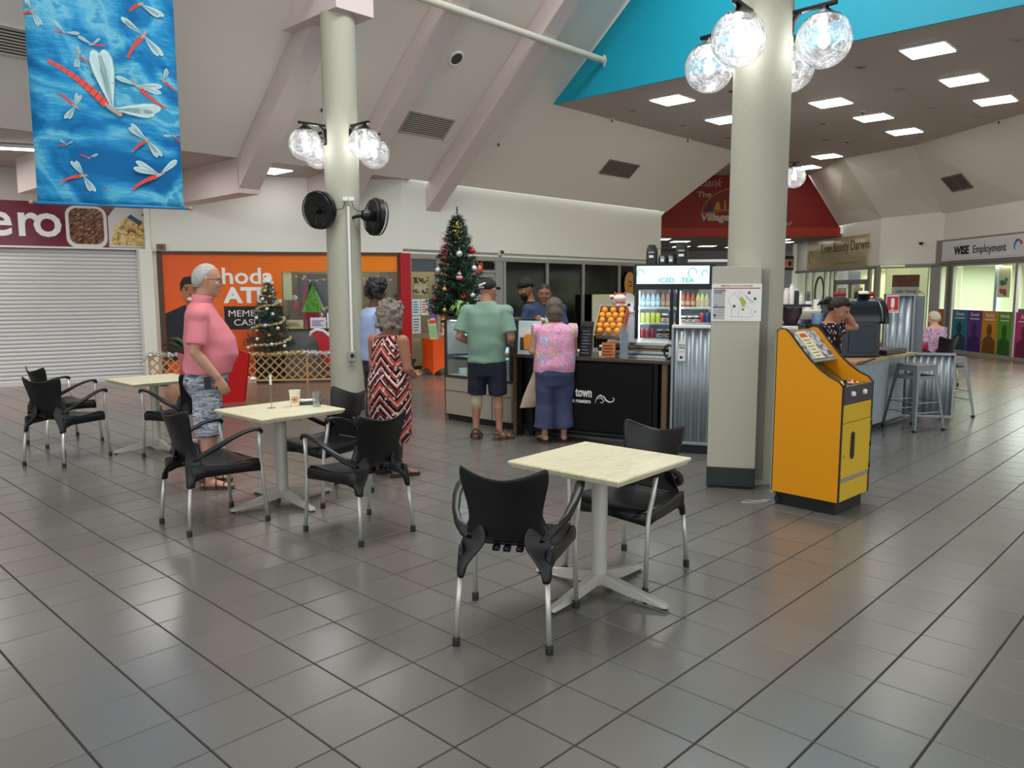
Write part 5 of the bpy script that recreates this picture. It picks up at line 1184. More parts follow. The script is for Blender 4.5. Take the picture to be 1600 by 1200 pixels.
MB().box((0, 0, .95), (.6, .04, .32), b=.006).build('screen', black_mat, g); MB().box((0, .05, .5), (1.2, .6, .04)).box((-.55, .05, .25), (.04, .5, .5)).box((.55, .05, .25), (.04, .5, .5)).build('desk', white_pl, g)
for loc, lb in ((onC(8.55, -.06, 2.9), None), ((10.75, 20.9, 2.78), 'small black dome camera on the white corner bulkhead')):
    if lb: g = thing('security_camera', lb, 'camera', loc); MB().ball((0, 0, 0), .05, 12, 8).build('dome', black_plastic, g, True); MB().lathe([(.07, 0), (.07, .04)], (0, 0, .02), 14).build('base', white_pl, g)
# ================= COFFEE KIOSK =================
KP = Vector((.04, 8.51, 0)); KAng = atan2(7.65-8.51, 1.5)
def onK(x, y, z): q = rotz((x, y, 0), KAng); return (KP.x+q[0], KP.y+q[1], z)
wd = mat('counter_wood_edge', '664E36', .5, var=.2); bc = mat('counter_black', '070708', .5, spec=.25)
t = thing('coffee_counter', 'black coffee counter with white town roasters lettering and steel top', 'counter', tuple(KP), KAng)
MB().box((.865, .3, .885), (1.78, .68, .03), b=.004).build('countertop', mat('counter_top', '57504A', .18, metal=.5), t)
MB().box((.865, -.045, .878), (1.78, .012, .022)).build('wood_edge', mat('top_edge_brown', '43342A', .5), t)
MB().box((.87, .32, .48), (1.7, .56, .76)).build('body', bc, t)
for x in (.06, .2, 1.60): MB().box((x, .0, .45), (.05, .05, .86), b=.003).build('frame_post', bc, t)
MB().box((.0, -.0, .45), (.04, .05, .88)).build('wood_post', wd, t); MB().box((1.69, .0, .45), (.05, .05, .88)).build('wood_post', wd, t)
MB().box((.1, .0, .12), (.18, .03, .03)).box((.85, 0, .085), (1.6, .03, .03)).build('bottom_rail', bc, t)
sb_ = MB().box((.915, -.035, .49), (1.32, .012, .70), b=.003).build('sign_panel', mat('sign_black', '070708', .65, spec=.2), t)
wt = mat('chalk_white', 'D8D6D0', .6)
text('town', .135, wt, t, (.74, -.045, .49), off=.0035, sx=.66); text('ee roasters', .062, wt, t, (.68, -.045, .425), off=.0015, sx=.82)
sw = [(.96, .43), (.985, .49), (1.02, .515), (1.06, .50), (1.085, .465), (1.12, .45), (1.16, .46), (1.175, .485), (1.155, .50)]
MB().tube([(x, -.045, z) for x, z in sw], [.003, .006, .008, .007, .009, .008, .006, .005, .003], 6, flat=.4, up=(0, 1, 0)).tube([(.99, -.045, .475), (1.03, -.045, .49), (1.06, -.045, .46), (1.04, -.045, .435), (1.02, -.045, .445)], [.003, .006, .006, .005, .003], 6, flat=.4, up=(0, 1, 0)).build('flourish', wt, t, True)
# ---- cake display case ----
DP = Vector((-.82, 9.59, 0)); DAng = atan2(8.83-9.59, .81)
def onD(x, y, z): q = rotz((x, y, 0), DAng); return (DP.x+q[0], DP.y+q[1], z)
t = thing('cake_display_case', 'glass-fronted refrigerated cake display case on a beige laminate base', 'display case', tuple(DP), DAng)
MB().box((.555, .33, .31), (1.11, .66, .46)).build('base_panel', mat('beige_laminate', 'A39B8C', .5, var=.08, vscale=3), t)
MB().box((.555, -.002, .37), (1.10, .006, .004)).box((.8, -.002, .22), (.006, .006, .3)).build('panel_joint', black_mat, t)
MB().box((.555, .34, .04), (1.08, .62, .08)).build('plinth', black_mat, t)
dk = mat('case_dark_frame', '3A3A38', .4, metal=.3)
MB().box((.02, .33, .89), (.035, .66, .72)).box((1.09, .33, .89), (.03, .66, .72)).build('end_frame', dk, t)
MB().box((.555, .33, 1.245), (1.11, .68, .03), b=.004).build('top_frame', dk, t); MB().box((.555, .02, .545), (1.11, .05, .03)).build('bottom_frame', dk, t)
MB().box((.555, .645, .89), (1.05, .02, .7)).build('rear_panel', mat('case_back', 'AEC4C8', .25), t)
MB().box((.555, .33, .56), (1.05, .6, .01)).build('deck', mat('case_deck', 'C6D4D8', .2, metal=.3), t)
shg = glassm('shelf_glass', 'DDEBEA', .25)
MB().box((.555, .36, .78), (1.04, .5, .01)).build('shelf', mat('shelf_blue', '8FA9B2', .1, metal=.3), t); MB().box((.555, .38, 1.0), (1.04, .44, .01)).build('shelf', shg, t)
MB().box((.555, .0, .89), (1.04, .006, .69)).build('front_glass', glass, t)
text('Your', .12, mat('glass_ink', '6E7F86', .5), t, (.40, -.006, .93), off=.004)
MB().box((.555, .06, 1.222), (1.0, .04, .012)).build('light_strip', mat('case_glow', 'FFFFFF', emit=6, ecol='DDF4FF'), t)
area('case_light', onD(.555, .28, 1.2), (.95, .3), 18, (0, 0, DAng), (.82, .95, 1))
cakew = mat('cream_cake', 'EFE9DA', .6)
def cake(x, y, z, r, h, lb, c='EFE9DA'):
    g = thing('cake', lb, 'cake', onD(x, y, z), 0)
    MB().lathe([(0, 0), (r*1.25, 0), (r*1.3, .012), (0, .012)], n=24).build('plate', white_pl, g, 40)
    MB().lathe([(r, .012), (r*1.0, h*.6), (r*.85, h*.95), (0, h)], n=24).build('sponge', mat('cake_'+c, c, .6), g, True); return g
cake(.42, .26, .786, .11, .11, 'domed white cream cake on the middle shelf of the case'); cake(.45, .2, .566, .10, .05, 'flat pale tart on the bottom deck of the case', 'E3D2A8'); cake(.8, .25, .786, .09, .08, 'small chocolate cake at the right of the middle shelf', '6A4632')
for i, (x, y, z, c, lb) in enumerate([(.14, .3, 1.0, 'DDE6E8', 'pale upright carton on the top shelf, far left of the case'), (.2, .35, .786, 'C9D9DC', 'frosted tub on the middle shelf, far left of the case'), (.14, .2, .566, 'D5DDDE', 'clear tray on the bottom deck, far left of the case')]):
    g = thing('food_box', lb, 'box', onD(x, y, z), DAng); MB().box((0, 0, .07 if i < 2 else .03), (.12, .1, .14 if i < 2 else .06), b=.006).build('body', mat('tub_'+c, c, .3), g); MB().box((0, 0, .145 if i < 2 else .063), (.125, .105, .01), b=.003).build('lid', white_pl, g)
# on top of the case
g = thing('potted_plant', 'small leafy plant in a pale green pot on top of the cake case', 'plant', onD(.16, .12, 1.26)); rs = random.Random(3)
MB().lathe([(.04, 0), (.055, .09), (.05, .09), (.035, .01)], n=20).build('pot', mat('pale_pot', 'CBD49A', .5), g, 40); m = MB()
for i in range(26): m = MB(); leaf(m, (0, 0, .08), rs.uniform(0, 6.3), rs.uniform(.08, .16), .028, rs.uniform(.02, .14), rs.uniform(0, .1)); m.build('leaf', mat('leaf_light', '6C9A4A', .4, var=.2), g, True)
g = thing('wire_basket', 'small black wire basket on the left end of the cake case', 'basket', onD(.06, .1, 1.26))
for z in (0.01, .06): MB().tube([(.05*cos(a), .05*sin(a), z) for a in [2*pi*i/16 for i in range(16)]], .003, 5, closed=True).build('hoop', black_mat, g)
MB().tube([(-.05, 0, .06), (-.03, 0, .12), (.03, 0, .12), (.05, 0, .06)], .004, 5).build('handle', black_mat, g)
g = thing('cake_stand', 'two-tier wire and glass stand on top of the cake case', 'stand', onD(.42, .25, 1.26), DAng)
for z in (.12, .22): MB().box((0, 0, z), (.2, .12, .006)).build('tier', mat('pale_tray', 'D8DAC8', .4), g)
for x in (-.1, .1):
    MB().tube([(x, 0, 0), (x, 0, .26)], .004, 6).build('upright', alu, g)
m = MB()
for i in range(9): m.ball((rs.uniform(-.08, .08), rs.uniform(-.04, .04), .245+.0*i), .022, 7, 5)
stuff(m.build('sweets', mat('violet_sweets', '8C6E9A', .4, var=.5, vscale=30), g, True))
for i, (x, c) in enumerate([(.26, '2A2422'), (.30, '7A3A34'), (.35, 'D8D4CC'), (.50, '342C28'), (.56, '2E2A30')]):
    g = thing('sauce_bottle', ['dark sauce bottle beside the potted plant', 'red-brown sauce bottle second from the plant', 'white sauce bottle on top of the cake case', 'dark bottle right of the wire cake stand', 'blackish bottle nearest the man in green'][i], 'bottle', onD(x, .3, 1.26)); MB().lathe([(0, 0), (.022, 0), (.022, .09), (.01, .12), (.01, .14), (0, .14)], n=14).build('body', mat('sauce_'+c, c, .25), g, 40); MB().lathe([(.012, .138), (.012, .155), (0, .155)], n=10).build('cap', black_plastic, g, 40)
# ---- tall christmas tree behind the case ----
TX = (-.70, 10.2, 1.2)
g = thing('tree_pedestal', 'tall black pedestal under the big christmas tree behind the cake case', 'pedestal', (TX[0], TX[1], 0)); MB().box((0, 0, .59), (.34, .34, 1.18), b=.01).build('column', black_mat, g); MB().box((0, 0, 1.19), (.42, .42, .02)).build('top_plate', black_mat, g)
t, rs = xtree('christmas_tree', TX, 1.36, .37, 'tall bushy christmas tree with silver and red baubles behind the cake case', '122A18', '1E4026', 20, 12, None, None, 2.2, 0, .007)
MB().tube([(.01*sin(i*2.2), .01*cos(i*2.2), 1.28+.018*i) for i in range(10)], [.012 if i % 2 else .006 for i in range(10)], 6).build('striped_finial', black_mat, t)
for i, (x, z, r, c, y) in enumerate([(.04, .84, .042, 'C9CCCC', -.24), (.20, .88, .036, 'C0222E', -.14), (.22, .54+.12, .04, 'DADCDA', -.16), (-.24, .64, .038, 'C9CCCC', -.15), (.09, .30, .036, 'C0222E', -.28), (.20, .32, .036, 'E6E4DE', -.22), (-.15, .40, .03, 'D9B862', -.24), (-.15, .14, .028, 'D9B862', -.26), (-.26, .42, .028, 'C98A2A', -.16), (-.28, .28, .03, '8E2A34', -.16)]):
    o = MB().ball((x, y, z), r, 16, 10).tube([(x, y, z+r), (x, y, z+r+.03)], .004, 5).build('bauble', mat('bauble_'+c, c, .15, metal=.5), t, True); o['label'] = {'C9CCCC': 'silver bauble', 'DADCDA': 'white bauble', 'C0222E': 'shiny red bauble', 'E6E4DE': 'white and blue bauble', 'D9B862': 'gold bauble', 'C98A2A': 'orange bauble', '8E2A34': 'dark red bauble'}[c]
m = MB()
for k in range(5): m.mat(k % 2); m.lathe([(.045-.008*k, .0), (.045-.008*k, .022)], (.04, -.27, .52+.022*k), 14)
m.build('striped_ornament', [mat('orn_red', 'B3222E', .4), white_pl], t); 
tm = MB(); rs = random.Random(21)
for k in range(60):
    a = Vector((.0+rs.gauss(0, .035), -.12+rs.gauss(0, .03), 1.12+rs.gauss(0, .06))); u = Vector((rs.gauss(0, 1), rs.gauss(0, 1), rs.gauss(0, 1))).normalized()*.035; w_ = u.orthogonal().normalized()*.008; tm.add([tuple(a-w_), tuple(a+w_), tuple(a+u)], [(0, 1, 2)])
stuff(tm.build('gold_bow', mat('bow_gold', 'D2B25A', .3, metal=.5), t)); tm = MB()
for k in range(90):
    a = Vector((-.16+rs.gauss(0, .03), -.17+rs.gauss(0, .03), .9+rs.gauss(0, .09))); u = Vector((rs.gauss(0, 1), rs.gauss(0, 1), rs.gauss(0, 1))).normalized()*.035; w_ = u.orthogonal().normalized()*.007; tm.add([tuple(a-w_), tuple(a+w_), tuple(a+u)], [(0, 1, 2)])
stuff(tm.build('red_tinsel', mat('tinsel_red', 'A8283A', .3, metal=.4), t))
# ---- things on the counter ----
CT = .90
def card(name, lb, cat, x, y, z, w, h, m, tilt=.15, rz=0, th=.012):
    g = thing(name, lb, cat, onK(x, y, z), KAng+rz)
    MB().slab([(-w/2, 0, 0), (w/2, 0, 0), (w/2, h*sin(tilt), h*cos(tilt)), (-w/2, h*sin(tilt), h*cos(tilt))], (0, th, 0)).build('board', m, g)
    return g, (lambda u, v, off=.002: ((u-.5)*w, v*h*sin(tilt)-off, v*h*cos(tilt)))
def patch(g, P, u0, v0, u1, v1, m, nm='print', off=.002): return MB().add([P(u0, v0, off), P(u1, v0, off), P(u1, v1, off), P(u0, v1, off)], [(0, 1, 2, 3)]).build(nm, m, g)
g, P = card('drink_poster', 'standing poster of an orange iced drink between the green-shirt man and the woman', 'poster', .15, .02, CT, .28, .36, mat('poster_blue', 'CFE4EC', .5), .08)
patch(g, P, .08, .06, .92, .95, mat('poster_sky', 'BFDDE8', .5)); patch(g, P, .1, .12, .9, .5, mat('poster_plum', '4A3A4A', .6, var=.5, vscale=30), 'fruit_print', .004); patch(g, P, .05, .5, .7, .8, white_paper, 'text_area', .004)
m = MB(); m.add([P(.3, .14, .006), P(.62, .14, .006), P(.7, .5, .006), P(.24, .5, .006)], [(0, 1, 2, 3)]); m.add([P(.24, .5, .007), P(.7, .5, .007), P(.62, .58, .007), P(.47, .61, .007), P(.32, .58, .007)], [(0, 1, 2, 3, 4)]); m.build('cup_print', mat('orange_cup', 'F09A38', .5), g)
g, P = card('menu_panel', 'tall narrow pale blue menu panel beside the woman in the pink top', 'menu', .40, .05, CT, .15, .44, mat('menu_pale', 'C6D6DC', .4), .05)
for k in range(7): patch(g, P, .15, .1+.11*k, .8, .13+.11*k, ink('5A7480'), 'menu_line', .003)
g, P = card('chalk_menu', 'black chalkboard price menu leaning on the counter by the oranges', 'menu', .82, .0, CT, .15, .36, mat('chalkboard', '1C1E20', .6), .12, -.25)
MB().box((0, .04, .34), (.16, .02, .05)).build('clip', mat('chalk_top', '3A3A34', .6), g)
for k in range(8): patch(g, P, .15, .1+.09*k, .85-.1*(k % 3), .125+.09*k, mat('chalk', '6E7478', .8), 'menu_line', .003)
g, P = card('orange_price_card', 'orange-brown handwritten price card on the counter edge', 'sign', 1.08, -.0, CT+.005, .15, .15, mat('orange_card', 'B5622A', .6), .12)
for k in range(4): patch(g, P, .1, .15+.2*k, .85-.12*(k % 2), .22+.2*k, ink('4A2410'), 'menu_line', .003)
g, P = card('acrylic_leaflet_holder', 'tall clear leaflet holder on the counter in front of the fridge', 'holder', 1.25, .0, CT, .09, .33, glassm('acrylic', 'CADAE2', .2), .05)
patch(g, P, .1, .1, .9, .8, mat('leaflet', '8C9CAC', .5, var=.5, vscale=20), 'leaflet', -.004)
g = thing('napkin_stack', 'stack of white napkins in a dark tray on the counter', 'napkins', onK(.99, .14, CT), KAng); MB().box((0, 0, .03), (.1, .1, .05), b=.004).build('stack', white_paper, g); MB().box((0, 0, .08), (.12, .1, .03)).build('holder', black_plastic, g); MB().box((0, 0, .11), (.1, .08, .02)).build('upper_stack', white_paper, g)
# steel food warmer
t = thing('food_warmer', 'stainless steel food warmer cabinet with round black handle on the counter', 'warmer', onK(1.38, .38, CT), KAng)
MB().box((0, 0, .145), (.74, .5, .03), b=.004).box((0, .2, .075), (.72, .02, .13)).box((0, 0, .015), (.74, .5, .03), b=.004).build('casing', steel, t)
MB().box((-.355, 0, .075), (.02, .48, .13)).box((.33, 0, .075), (.07, .48, .13)).build('end_panel', steel, t)
MB().box((-.0, -.12, .115), (.68, .04, .045)).build('control_strip', mat('warm_strip', '9C948C', .3, metal=.6), t); MB().box((.18, -.145, .115), (.14, .006, .035)).build('label_plate', mat('cream_label', 'CFC4B0', .5), t)
MB().box((-.02, 0, .05), (.6, .36, .03), b=.006).build('inner_tray', mat('inner_tray', 'B7CACC', .15, metal=.4), t)
MB().tube([(.30+.045*cos(a), -.262, .078+.066*sin(a)) for a in [2*pi*i/26 for i in range(26)]], .011, 8, closed=True).build('round_handle', black_plastic, t, True)
MB().box((-.02, .0, .07), (.4, .2, .02), b=.01).build('toast', mat('toasties', 'D9BE7A', .6), t)
# oranges in a tilted crate
CRp = Vector(onK(.93, .40, CT+.165)); TLT = radians(50)
t = thing('fruit_crate', 'tilted cardboard crate holding oranges on top of the food warmer', 'crate', tuple(CRp), KAng+.12)
def cr(x, y, z): return (x, y*cos(TLT)-z*sin(TLT), y*sin(TLT)+z*cos(TLT))
cb = mat('crate_card', 'B9A08A', .7); co = mat('crate_red', 'B54A24', .6, var=.3, vscale=30)
Wc, Lc, Hc = .30, .36, .12
def slabp(pts, off, nm, m): return MB().slab([cr(*p) for p in pts], Vector(cr(*off))-Vector(cr(0, 0, 0))).build(nm, m, t)
slabp([(-Wc/2, 0, 0), (Wc/2, 0, 0), (Wc/2, Lc, 0), (-Wc/2, Lc, 0)], (0, 0, .006), 'bottom', cb)
slabp([(-Wc/2, 0, 0), (-Wc/2, Lc, 0), (-Wc/2, Lc, Hc), (-Wc/2, 0, Hc)], (.006, 0, 0), 'side', cb); slabp([(Wc/2, 0, 0), (Wc/2, Lc, 0), (Wc/2, Lc, Hc), (Wc/2, 0, Hc)], (.006, 0, 0), 'side', co)
slabp([(-Wc/2, 0, 0), (Wc/2, 0, 0), (Wc/2, 0, Hc*.6), (-Wc/2, 0, Hc*.6)], (0, .006, 0), 'side', cb); slabp([(-Wc/2, Lc, 0), (Wc/2, Lc, 0), (Wc/2, Lc, Hc), (-Wc/2, Lc, Hc)], (0, .006, 0), 'side', cb)
MB().slab([(-.12, .1, -.01), (.12, .1, -.01), (.12, .28, .26), (-.12, .28, .26)], (0, .01, 0)).build('prop', black_mat, t)
orm = NT('orange_skin', .45); orm.color(orm.mix(orm.noise(14, 2), 'F0961A', 'F6B04A')); orm.bump(orm.noise(160, 1), .15, .003)
om_ = MB().ball((0, 0, 0), .034, 16, 12, (1, 1, .96)).build('orange', orm.m, mesh_only=True, smooth=True); k = 0
LBO = ['front row', 'second row', 'third row', 'fourth row', 'top row']; PO = ['left', 'second', 'third', 'right']
for r in range(5):
    for c in range(4 if r % 2 else 3):
        n_ = 4 if r % 2 else 3; x = -Wc/2+.04+(Wc-.08)*c/(n_-1) if n_ == 4 else -Wc/2+.055+(Wc-.11)*c/2
        p = Vector(cr(x, .035+.07*r, .10)); q = rotz(p, KAng+.12); o = link('orange', om_, None, (CRp.x+q[0], CRp.y+q[1], CRp.z+p.z)); o.rotation_euler = (k, k*1.3, 0)
        tag(o, 'orange in the tilted crate, %s, %s from the left' % (LBO[r], ['first', 'second', 'third', 'fourth'][c]), 'orange', 'oranges in the tilted crate'); k += 1
# ---- behind the counter ----
t = thing('back_cabinet', 'pale grey cabinet left of the drinks fridge carrying the lucky cat', 'cabinet', (1.32, 9.35, 0), -.15)
MB().box((0, .2, .66), (.36, .4, 1.32), b=.008).build('body', mat('pale_grey_cab', 'C9C9CE', .4), t); MB().box((0, .2, 1.33), (.38, .42, .02)).build('top', white_pl, t); MB().box((0, -.004, .7), (.33, .01, 1.1), b=.003).build('door', mat('pale_grey_cab', 'C9C9CE', .4), t)
t = thing('lucky_cat', 'white and red beckoning cat figurine left of the drinks fridge', 'figurine', (1.27, 9.30, 1.34), .1); t.scale = (1.15, 1.15, 1.0)
wc = mat('cat_white', 'EEE6E0', .4); rc = mat('cat_red', 'C2382A', .4)
MB().loft([((0, 0, 0), (.065, 0, 0), (0, .055, 0)), ((0, 0, .06), (.07, 0, 0), (0, .055, 0)), ((0, 0, .11), (.045, 0, 0), (0, .04, 0))], 16).build('body', wc, t, True); hd = MB().ball((0, 0, .15), .06, 16, 12, (1.15, .9, .9)).build('head', wc, t, True)
for s in (-1, 1): MB().loft([((s*.045, 0, .18), (.022, 0, 0), (0, .012, 0)), ((s*.052, 0, .225), (.002, 0, 0), (0, .002, 0))], 8).build('ear', rc, t, True)
MB().tube([(-.05, -.02, .08), (-.085, -.03, .13), (-.09, -.03, .19)], [.022, .018, .024], 10).build('raised_paw', wc, t, True); MB().ball((-.09, -.045, .155), .018, 8, 6).build('red_patch', rc, t, True)
MB().tube([(.055*cos(a), .045*sin(a)-.0, .1) for a in [2*pi*i/16 for i in range(16)]], .01, 6, closed=True).build('collar', rc, t, True); MB().box((.0, -.055, .05), (.06, .01, .05), b=.004).build('bib', rc, t); MB().box((0, -.0, .2), (.08, .06, .02), b=.01).build('cap', mat('cat_orange', 'C8641E', .5), t)
g = thing('tip_sign', 'small white card with round black mark beside the cat figurine', 'sign', (1.40, 9.36, 1.34), -.1); MB().slab([(-.045, 0, 0), (.045, 0, 0), (.045, .02, .1), (-.045, .02, .1)], (0, .003, 0)).build('card', white_paper, g); MB().lathe([(0, -.002), (.018, -.002), (.018, 0)], (-.01, .012, .07), 14, 'y').build('round_mark', black_mat, g)
g = thing('white_plate_stack', 'round white plate standing behind the cat figurine', 'plate', (1.40, 9.55, 1.45)); MB().lathe([(0, .0), (.06, .0), (.1, -.012), (.1, -.006), (.06, .006), (0, .006)], n=28, axis='y').build('plate', white_pl, g, 40)
# drinks fridge
FP = Vector((1.455, 9.33, 0)); FA = -.11
def onF(x, y, z): q = rotz((x, y, 0), FA); return (FP.x+q[0], FP.y+q[1], z)
t = thing('drinks_fridge', 'black two-door glass drinks fridge with lit iced tea header', 'fridge', tuple(FP), FA); Wf = .93
fb = black_plastic
MB().box((Wf/2, .56, .94), (Wf, .02, 1.88)).box((.01, .3, .94), (.02, .55, 1.88)).box((Wf-.01, .3, .94), (.03, .55, 1.88)).box((Wf/2, .3, 1.87), (Wf, .55, .02)).box((Wf/2, .3, .3), (Wf-.02, .52, .6)).build('body', fb, t)
lbm = NT('lightbox', .4); ff = lbm.noise(3, 2); lbc = lbm.ramp(lbm.math('ADD', lbm.math('MULTIPLY', lbm.z, 3.2), lbm.math('MULTIPLY', ff, .3)), [(.0, '8FD6E0'), (1.0, 'D6F1F6')], 'LINEAR'); lbm.color(lbc); lbm.t.links.new(lbc, lbm.b.inputs['Emission Color']); lbm.b.inputs['Emission Strength'].default_value = .5
hb = MB().box((Wf/2-.03, .01, 1.76), (Wf-.09, .04, .21), b=.005).build('lit_header', lbm.m, t); MB().box((Wf/2, .03, 1.76), (Wf, .05, .25)).build('header_frame', fb, t)
text('ICED', .075, mat('header_ink', '7FC4CC', .5), t, (.27, -.014, 1.675), sx=1.1); text('TEA', .075, mat('header_ink', '7FC4CC', .5), t, (.53, -.014, 1.675), sx=1.1)
for x, r in ((.06, .04), (.66, .05), (.80, .03)): MB().tube([(x+r*cos(a), -.013, 1.78+r*1.2*sin(a)) for a in [i*.5 for i in range(9)]], .005, 5, flat=.4, up=(0, 1, 0)).build('leaf_scroll', mat('header_ink2', '8FD8D0', .5), t)
MB().box((Wf/2, .0, 1.615), (Wf, .05, .05)).build('door_top', fb, t)
inn = mat('fridge_inner', 'CFDCE2', .4)
MB().box((Wf/2, .53, 1.1), (Wf-.06, .01, 1.0)).box((.03, .3, 1.1), (.01, .5, 1.0)).box((Wf-.03, .3, 1.1), (.01, .5, 1.0)).build('liner', inn, t)
for z in (1.37, 1.185, 1.0): MB().box((Wf/2, .28, z), (Wf-.07, .46, .012)).build('shelf', white_pl, t); MB().box((Wf/2, .045, z+.004), (Wf-.07, .012, .025)).build('price_rail', white_pl, t)
for x0, x1 in ((.0, .45), (.48, Wf)):
    for a_, b_ in ((x0, x0+.04), (x1-.045, x1)): MB().box(((a_+b_)/2, -.005, 1.1), (b_-a_, .035, 1.02), b=.004).build('door_frame', fb, t)
    MB().box(((x0+x1)/2, .0, 1.1), (x1-x0-.08, .006, 1.0)).build('door_glass', glass, t)
for x in (.055, .53): MB().box((x, .03, 1.12), (.012, .012, .9)).build('light_strip', mat('case_glow', 'FFFFFF', emit=3, ecol='DDF4FF'), t)
area('fridge_light', onF(.45, .06, 1.58), (.8, .1), 1.6, (radians(-35), 0, FA), (.85, .95, 1)); area('fridge_light', onF(.45, .03, 1.36), (.8, .05), .9, (radians(-35), 0, FA), (.85, .95, 1))
def bottle(x, z, kind, c, lb, cap='C02A2A', y=.11):
    key = kind+c
    if key not in BOT:
        g = thing({'bottle': 'drink_bottle', 'can': 'drink_can', 'jar': 'spread_jar', 'small': 'dessert_jar'}[kind], lb, {'bottle': 'bottle', 'can': 'can', 'jar': 'jar', 'small': 'jar'}[kind])
        bm_ = mat('drink_'+c, c, .15, spec=.8, var=.15, vscale=60)
        if kind == 'bottle':
            MB().lathe([(0, 0), (.026, 0), (.027, .01), (.027, .10), (.012, .145), (.011, .16), (0, .16)], n=16).build('body', bm_, g, 40); MB().lathe([(.013, .155), (.013, .175), (0, .175)], n=12).build('cap', mat('cap_'+cap, cap, .4), g, 40)
            MB().lathe([(.0275, .03), (.0275, .075)], n=16).build('label', mat('label_'+c, 'DDE6EA' if c < 'A' else 'C9A890', .5), g, 40)
        elif kind == 'can':
            MB().lathe([(0, 0), (.024, 0), (.028, .008), (.028, .112), (.024, .12), (0, .118)], n=16).build('body', bm_, g, 40); MB().lathe([(.0245, .119), (.0245, .123), (0, .121)], n=14).build('lid', alu, g, 40)
        else:
            h_ = .095 if kind == 'jar' else .07
            MB().lathe([(0, 0), (.04, 0), (.043, .01), (.043, h_*.75), (.034, h_), (0, h_)], n=18).build('body', mat('spread', '4A2218' if kind == 'jar' else 'B9A9A0', .2), g, 40)
            MB().lathe([(.036, h_), (.036, h_+.018), (0, h_+.018)], n=16).build('lid', white_pl, g, 40); MB().lathe([(.0435, h_*.2), (.0435, h_*.62)], n=18).build('label', mat('jar_label', 'E4D6CC', .5), g, 40)
            MB().slab([(-.025, -.036, h_*.3), (.025, -.036, h_*.3), (.025, -.036, h_*.5), (-.025, -.036, h_*.5)], (0, -.008, 0)).build('red_mark', mat('jar_red', 'B3302A', .5), g)
        BOT[key] = g; put(g, onF(x, y, z), FA); g['group'] = 'drinks and jars in the fridge'; return g
    return dup(BOT[key], onF(x, y, z), FA, lb, 'drinks and jars in the fridge')
BOT = {}; OR = ['first', 'second', 'third', 'fourth', 'fifth', 'sixth']
for i in range(4): bottle(.10+.058*i, 1.378, 'bottle', '8FB4C6', 'clear blue water bottle, %s from the left on the fridge top shelf' % OR[i])
for i in range(2): bottle(.335+.058*i, 1.378, 'bottle', 'A86A52', 'reddish drink bottle, %s right of the water bottles' % OR[i])
for i in range(3): bottle(.57+.058*i, 1.378, 'bottle', 'B5482A', 'dark red tea bottle, %s on the right-hand top shelf' % OR[i], 'A02A20')
for i in range(3): bottle(.745+.052*i, 1.378, 'bottle', 'C2B04A', 'yellow-green tea bottle, %s from the fridge right end' % OR[2-i], '3F6A3A')
for i in range(4): bottle(.10+.06*i, 1.193, 'can', 'CFCB24', 'yellow drink can, %s from the left on the middle shelf' % OR[i])
for i in range(3): bottle(.10+.062*i, 1.008, 'can', 'C2244E', 'pink-red drink can, %s from the left on the lower shelf' % OR[i])
bottle(.36, 1.193, 'jar', '4A2218', 'chocolate spread jar on the middle shelf by the fridge centre'); bottle(.31, 1.008, 'jar', '4A2218', 'left chocolate spread jar on the lower shelf'); bottle(.405, 1.008, 'jar', '4A2218', 'right chocolate spread jar on the lower shelf')
for i in range(3): bottle(.58+.075*i, 1.193, 'small', 'B9A9A0', 'small white-lidded dessert jar, %s in the right-hand fridge door' % OR[i])
bottle(.795, 1.193, 'can', 'C4303A', 'bright red can near the right end of the middle shelf'); bottle(.86, 1.193, 'can', '3A50A0', 'blue and red can at the right end of the middle shelf')
# black bags and trays on the fridge
for i, (x, w, h, z) in enumerate([(.20, .13, .24, 1.88), (.55, .15, .27, 1.88), (.33, .10, .13, 1.88), (.43, .10, .13, 1.88)]):
    g = thing('coffee_bag', ['tall black coffee bag at the left on top of the fridge', 'tall black coffee bag at the right on top of the fridge', 'short black coffee bag, left of the middle pair on the fridge', 'short black coffee bag, right of the middle pair on the fridge'][i], 'bag', onF(x, .2, z), FA, 'black coffee bags on the fridge')
    MB().loft([((0, 0, 0), (w/2, 0, 0), (0, .05, 0)), ((0, 0, h*.6), (w/2*1.02, 0, 0), (0, .045, 0)), ((0, .01, h*.85), (w/2*.9, 0, 0), (0, .02, 0)), ((.0, .0, h), (w/2*.6, 0, 0), (0, .012, 0))], 12, pw=.5).build('bag', mat('bag_black', '17171A', .35, bump=.4, bscale=40), g, 50)
    MB().box((-.01, -.055, h*.42), (w*.4, .006, .03)).build('label', white_paper, g); MB().box((-.01, -.055, h*.62), (w*.5, .006, .02)).build('small_label', mat('bag_label', '9A9A98', .5), g)
g = thing('wire_rail', 'thin wire rail joining the black bags on the fridge', 'rail', onF(.37, .25, 1.88), FA); MB().tube([(-.1, 0, 0), (-.1, 0, .2), (.13, 0, .2), (.13, 0, 0)], .004, 5).build('wire', dark_metal, g)
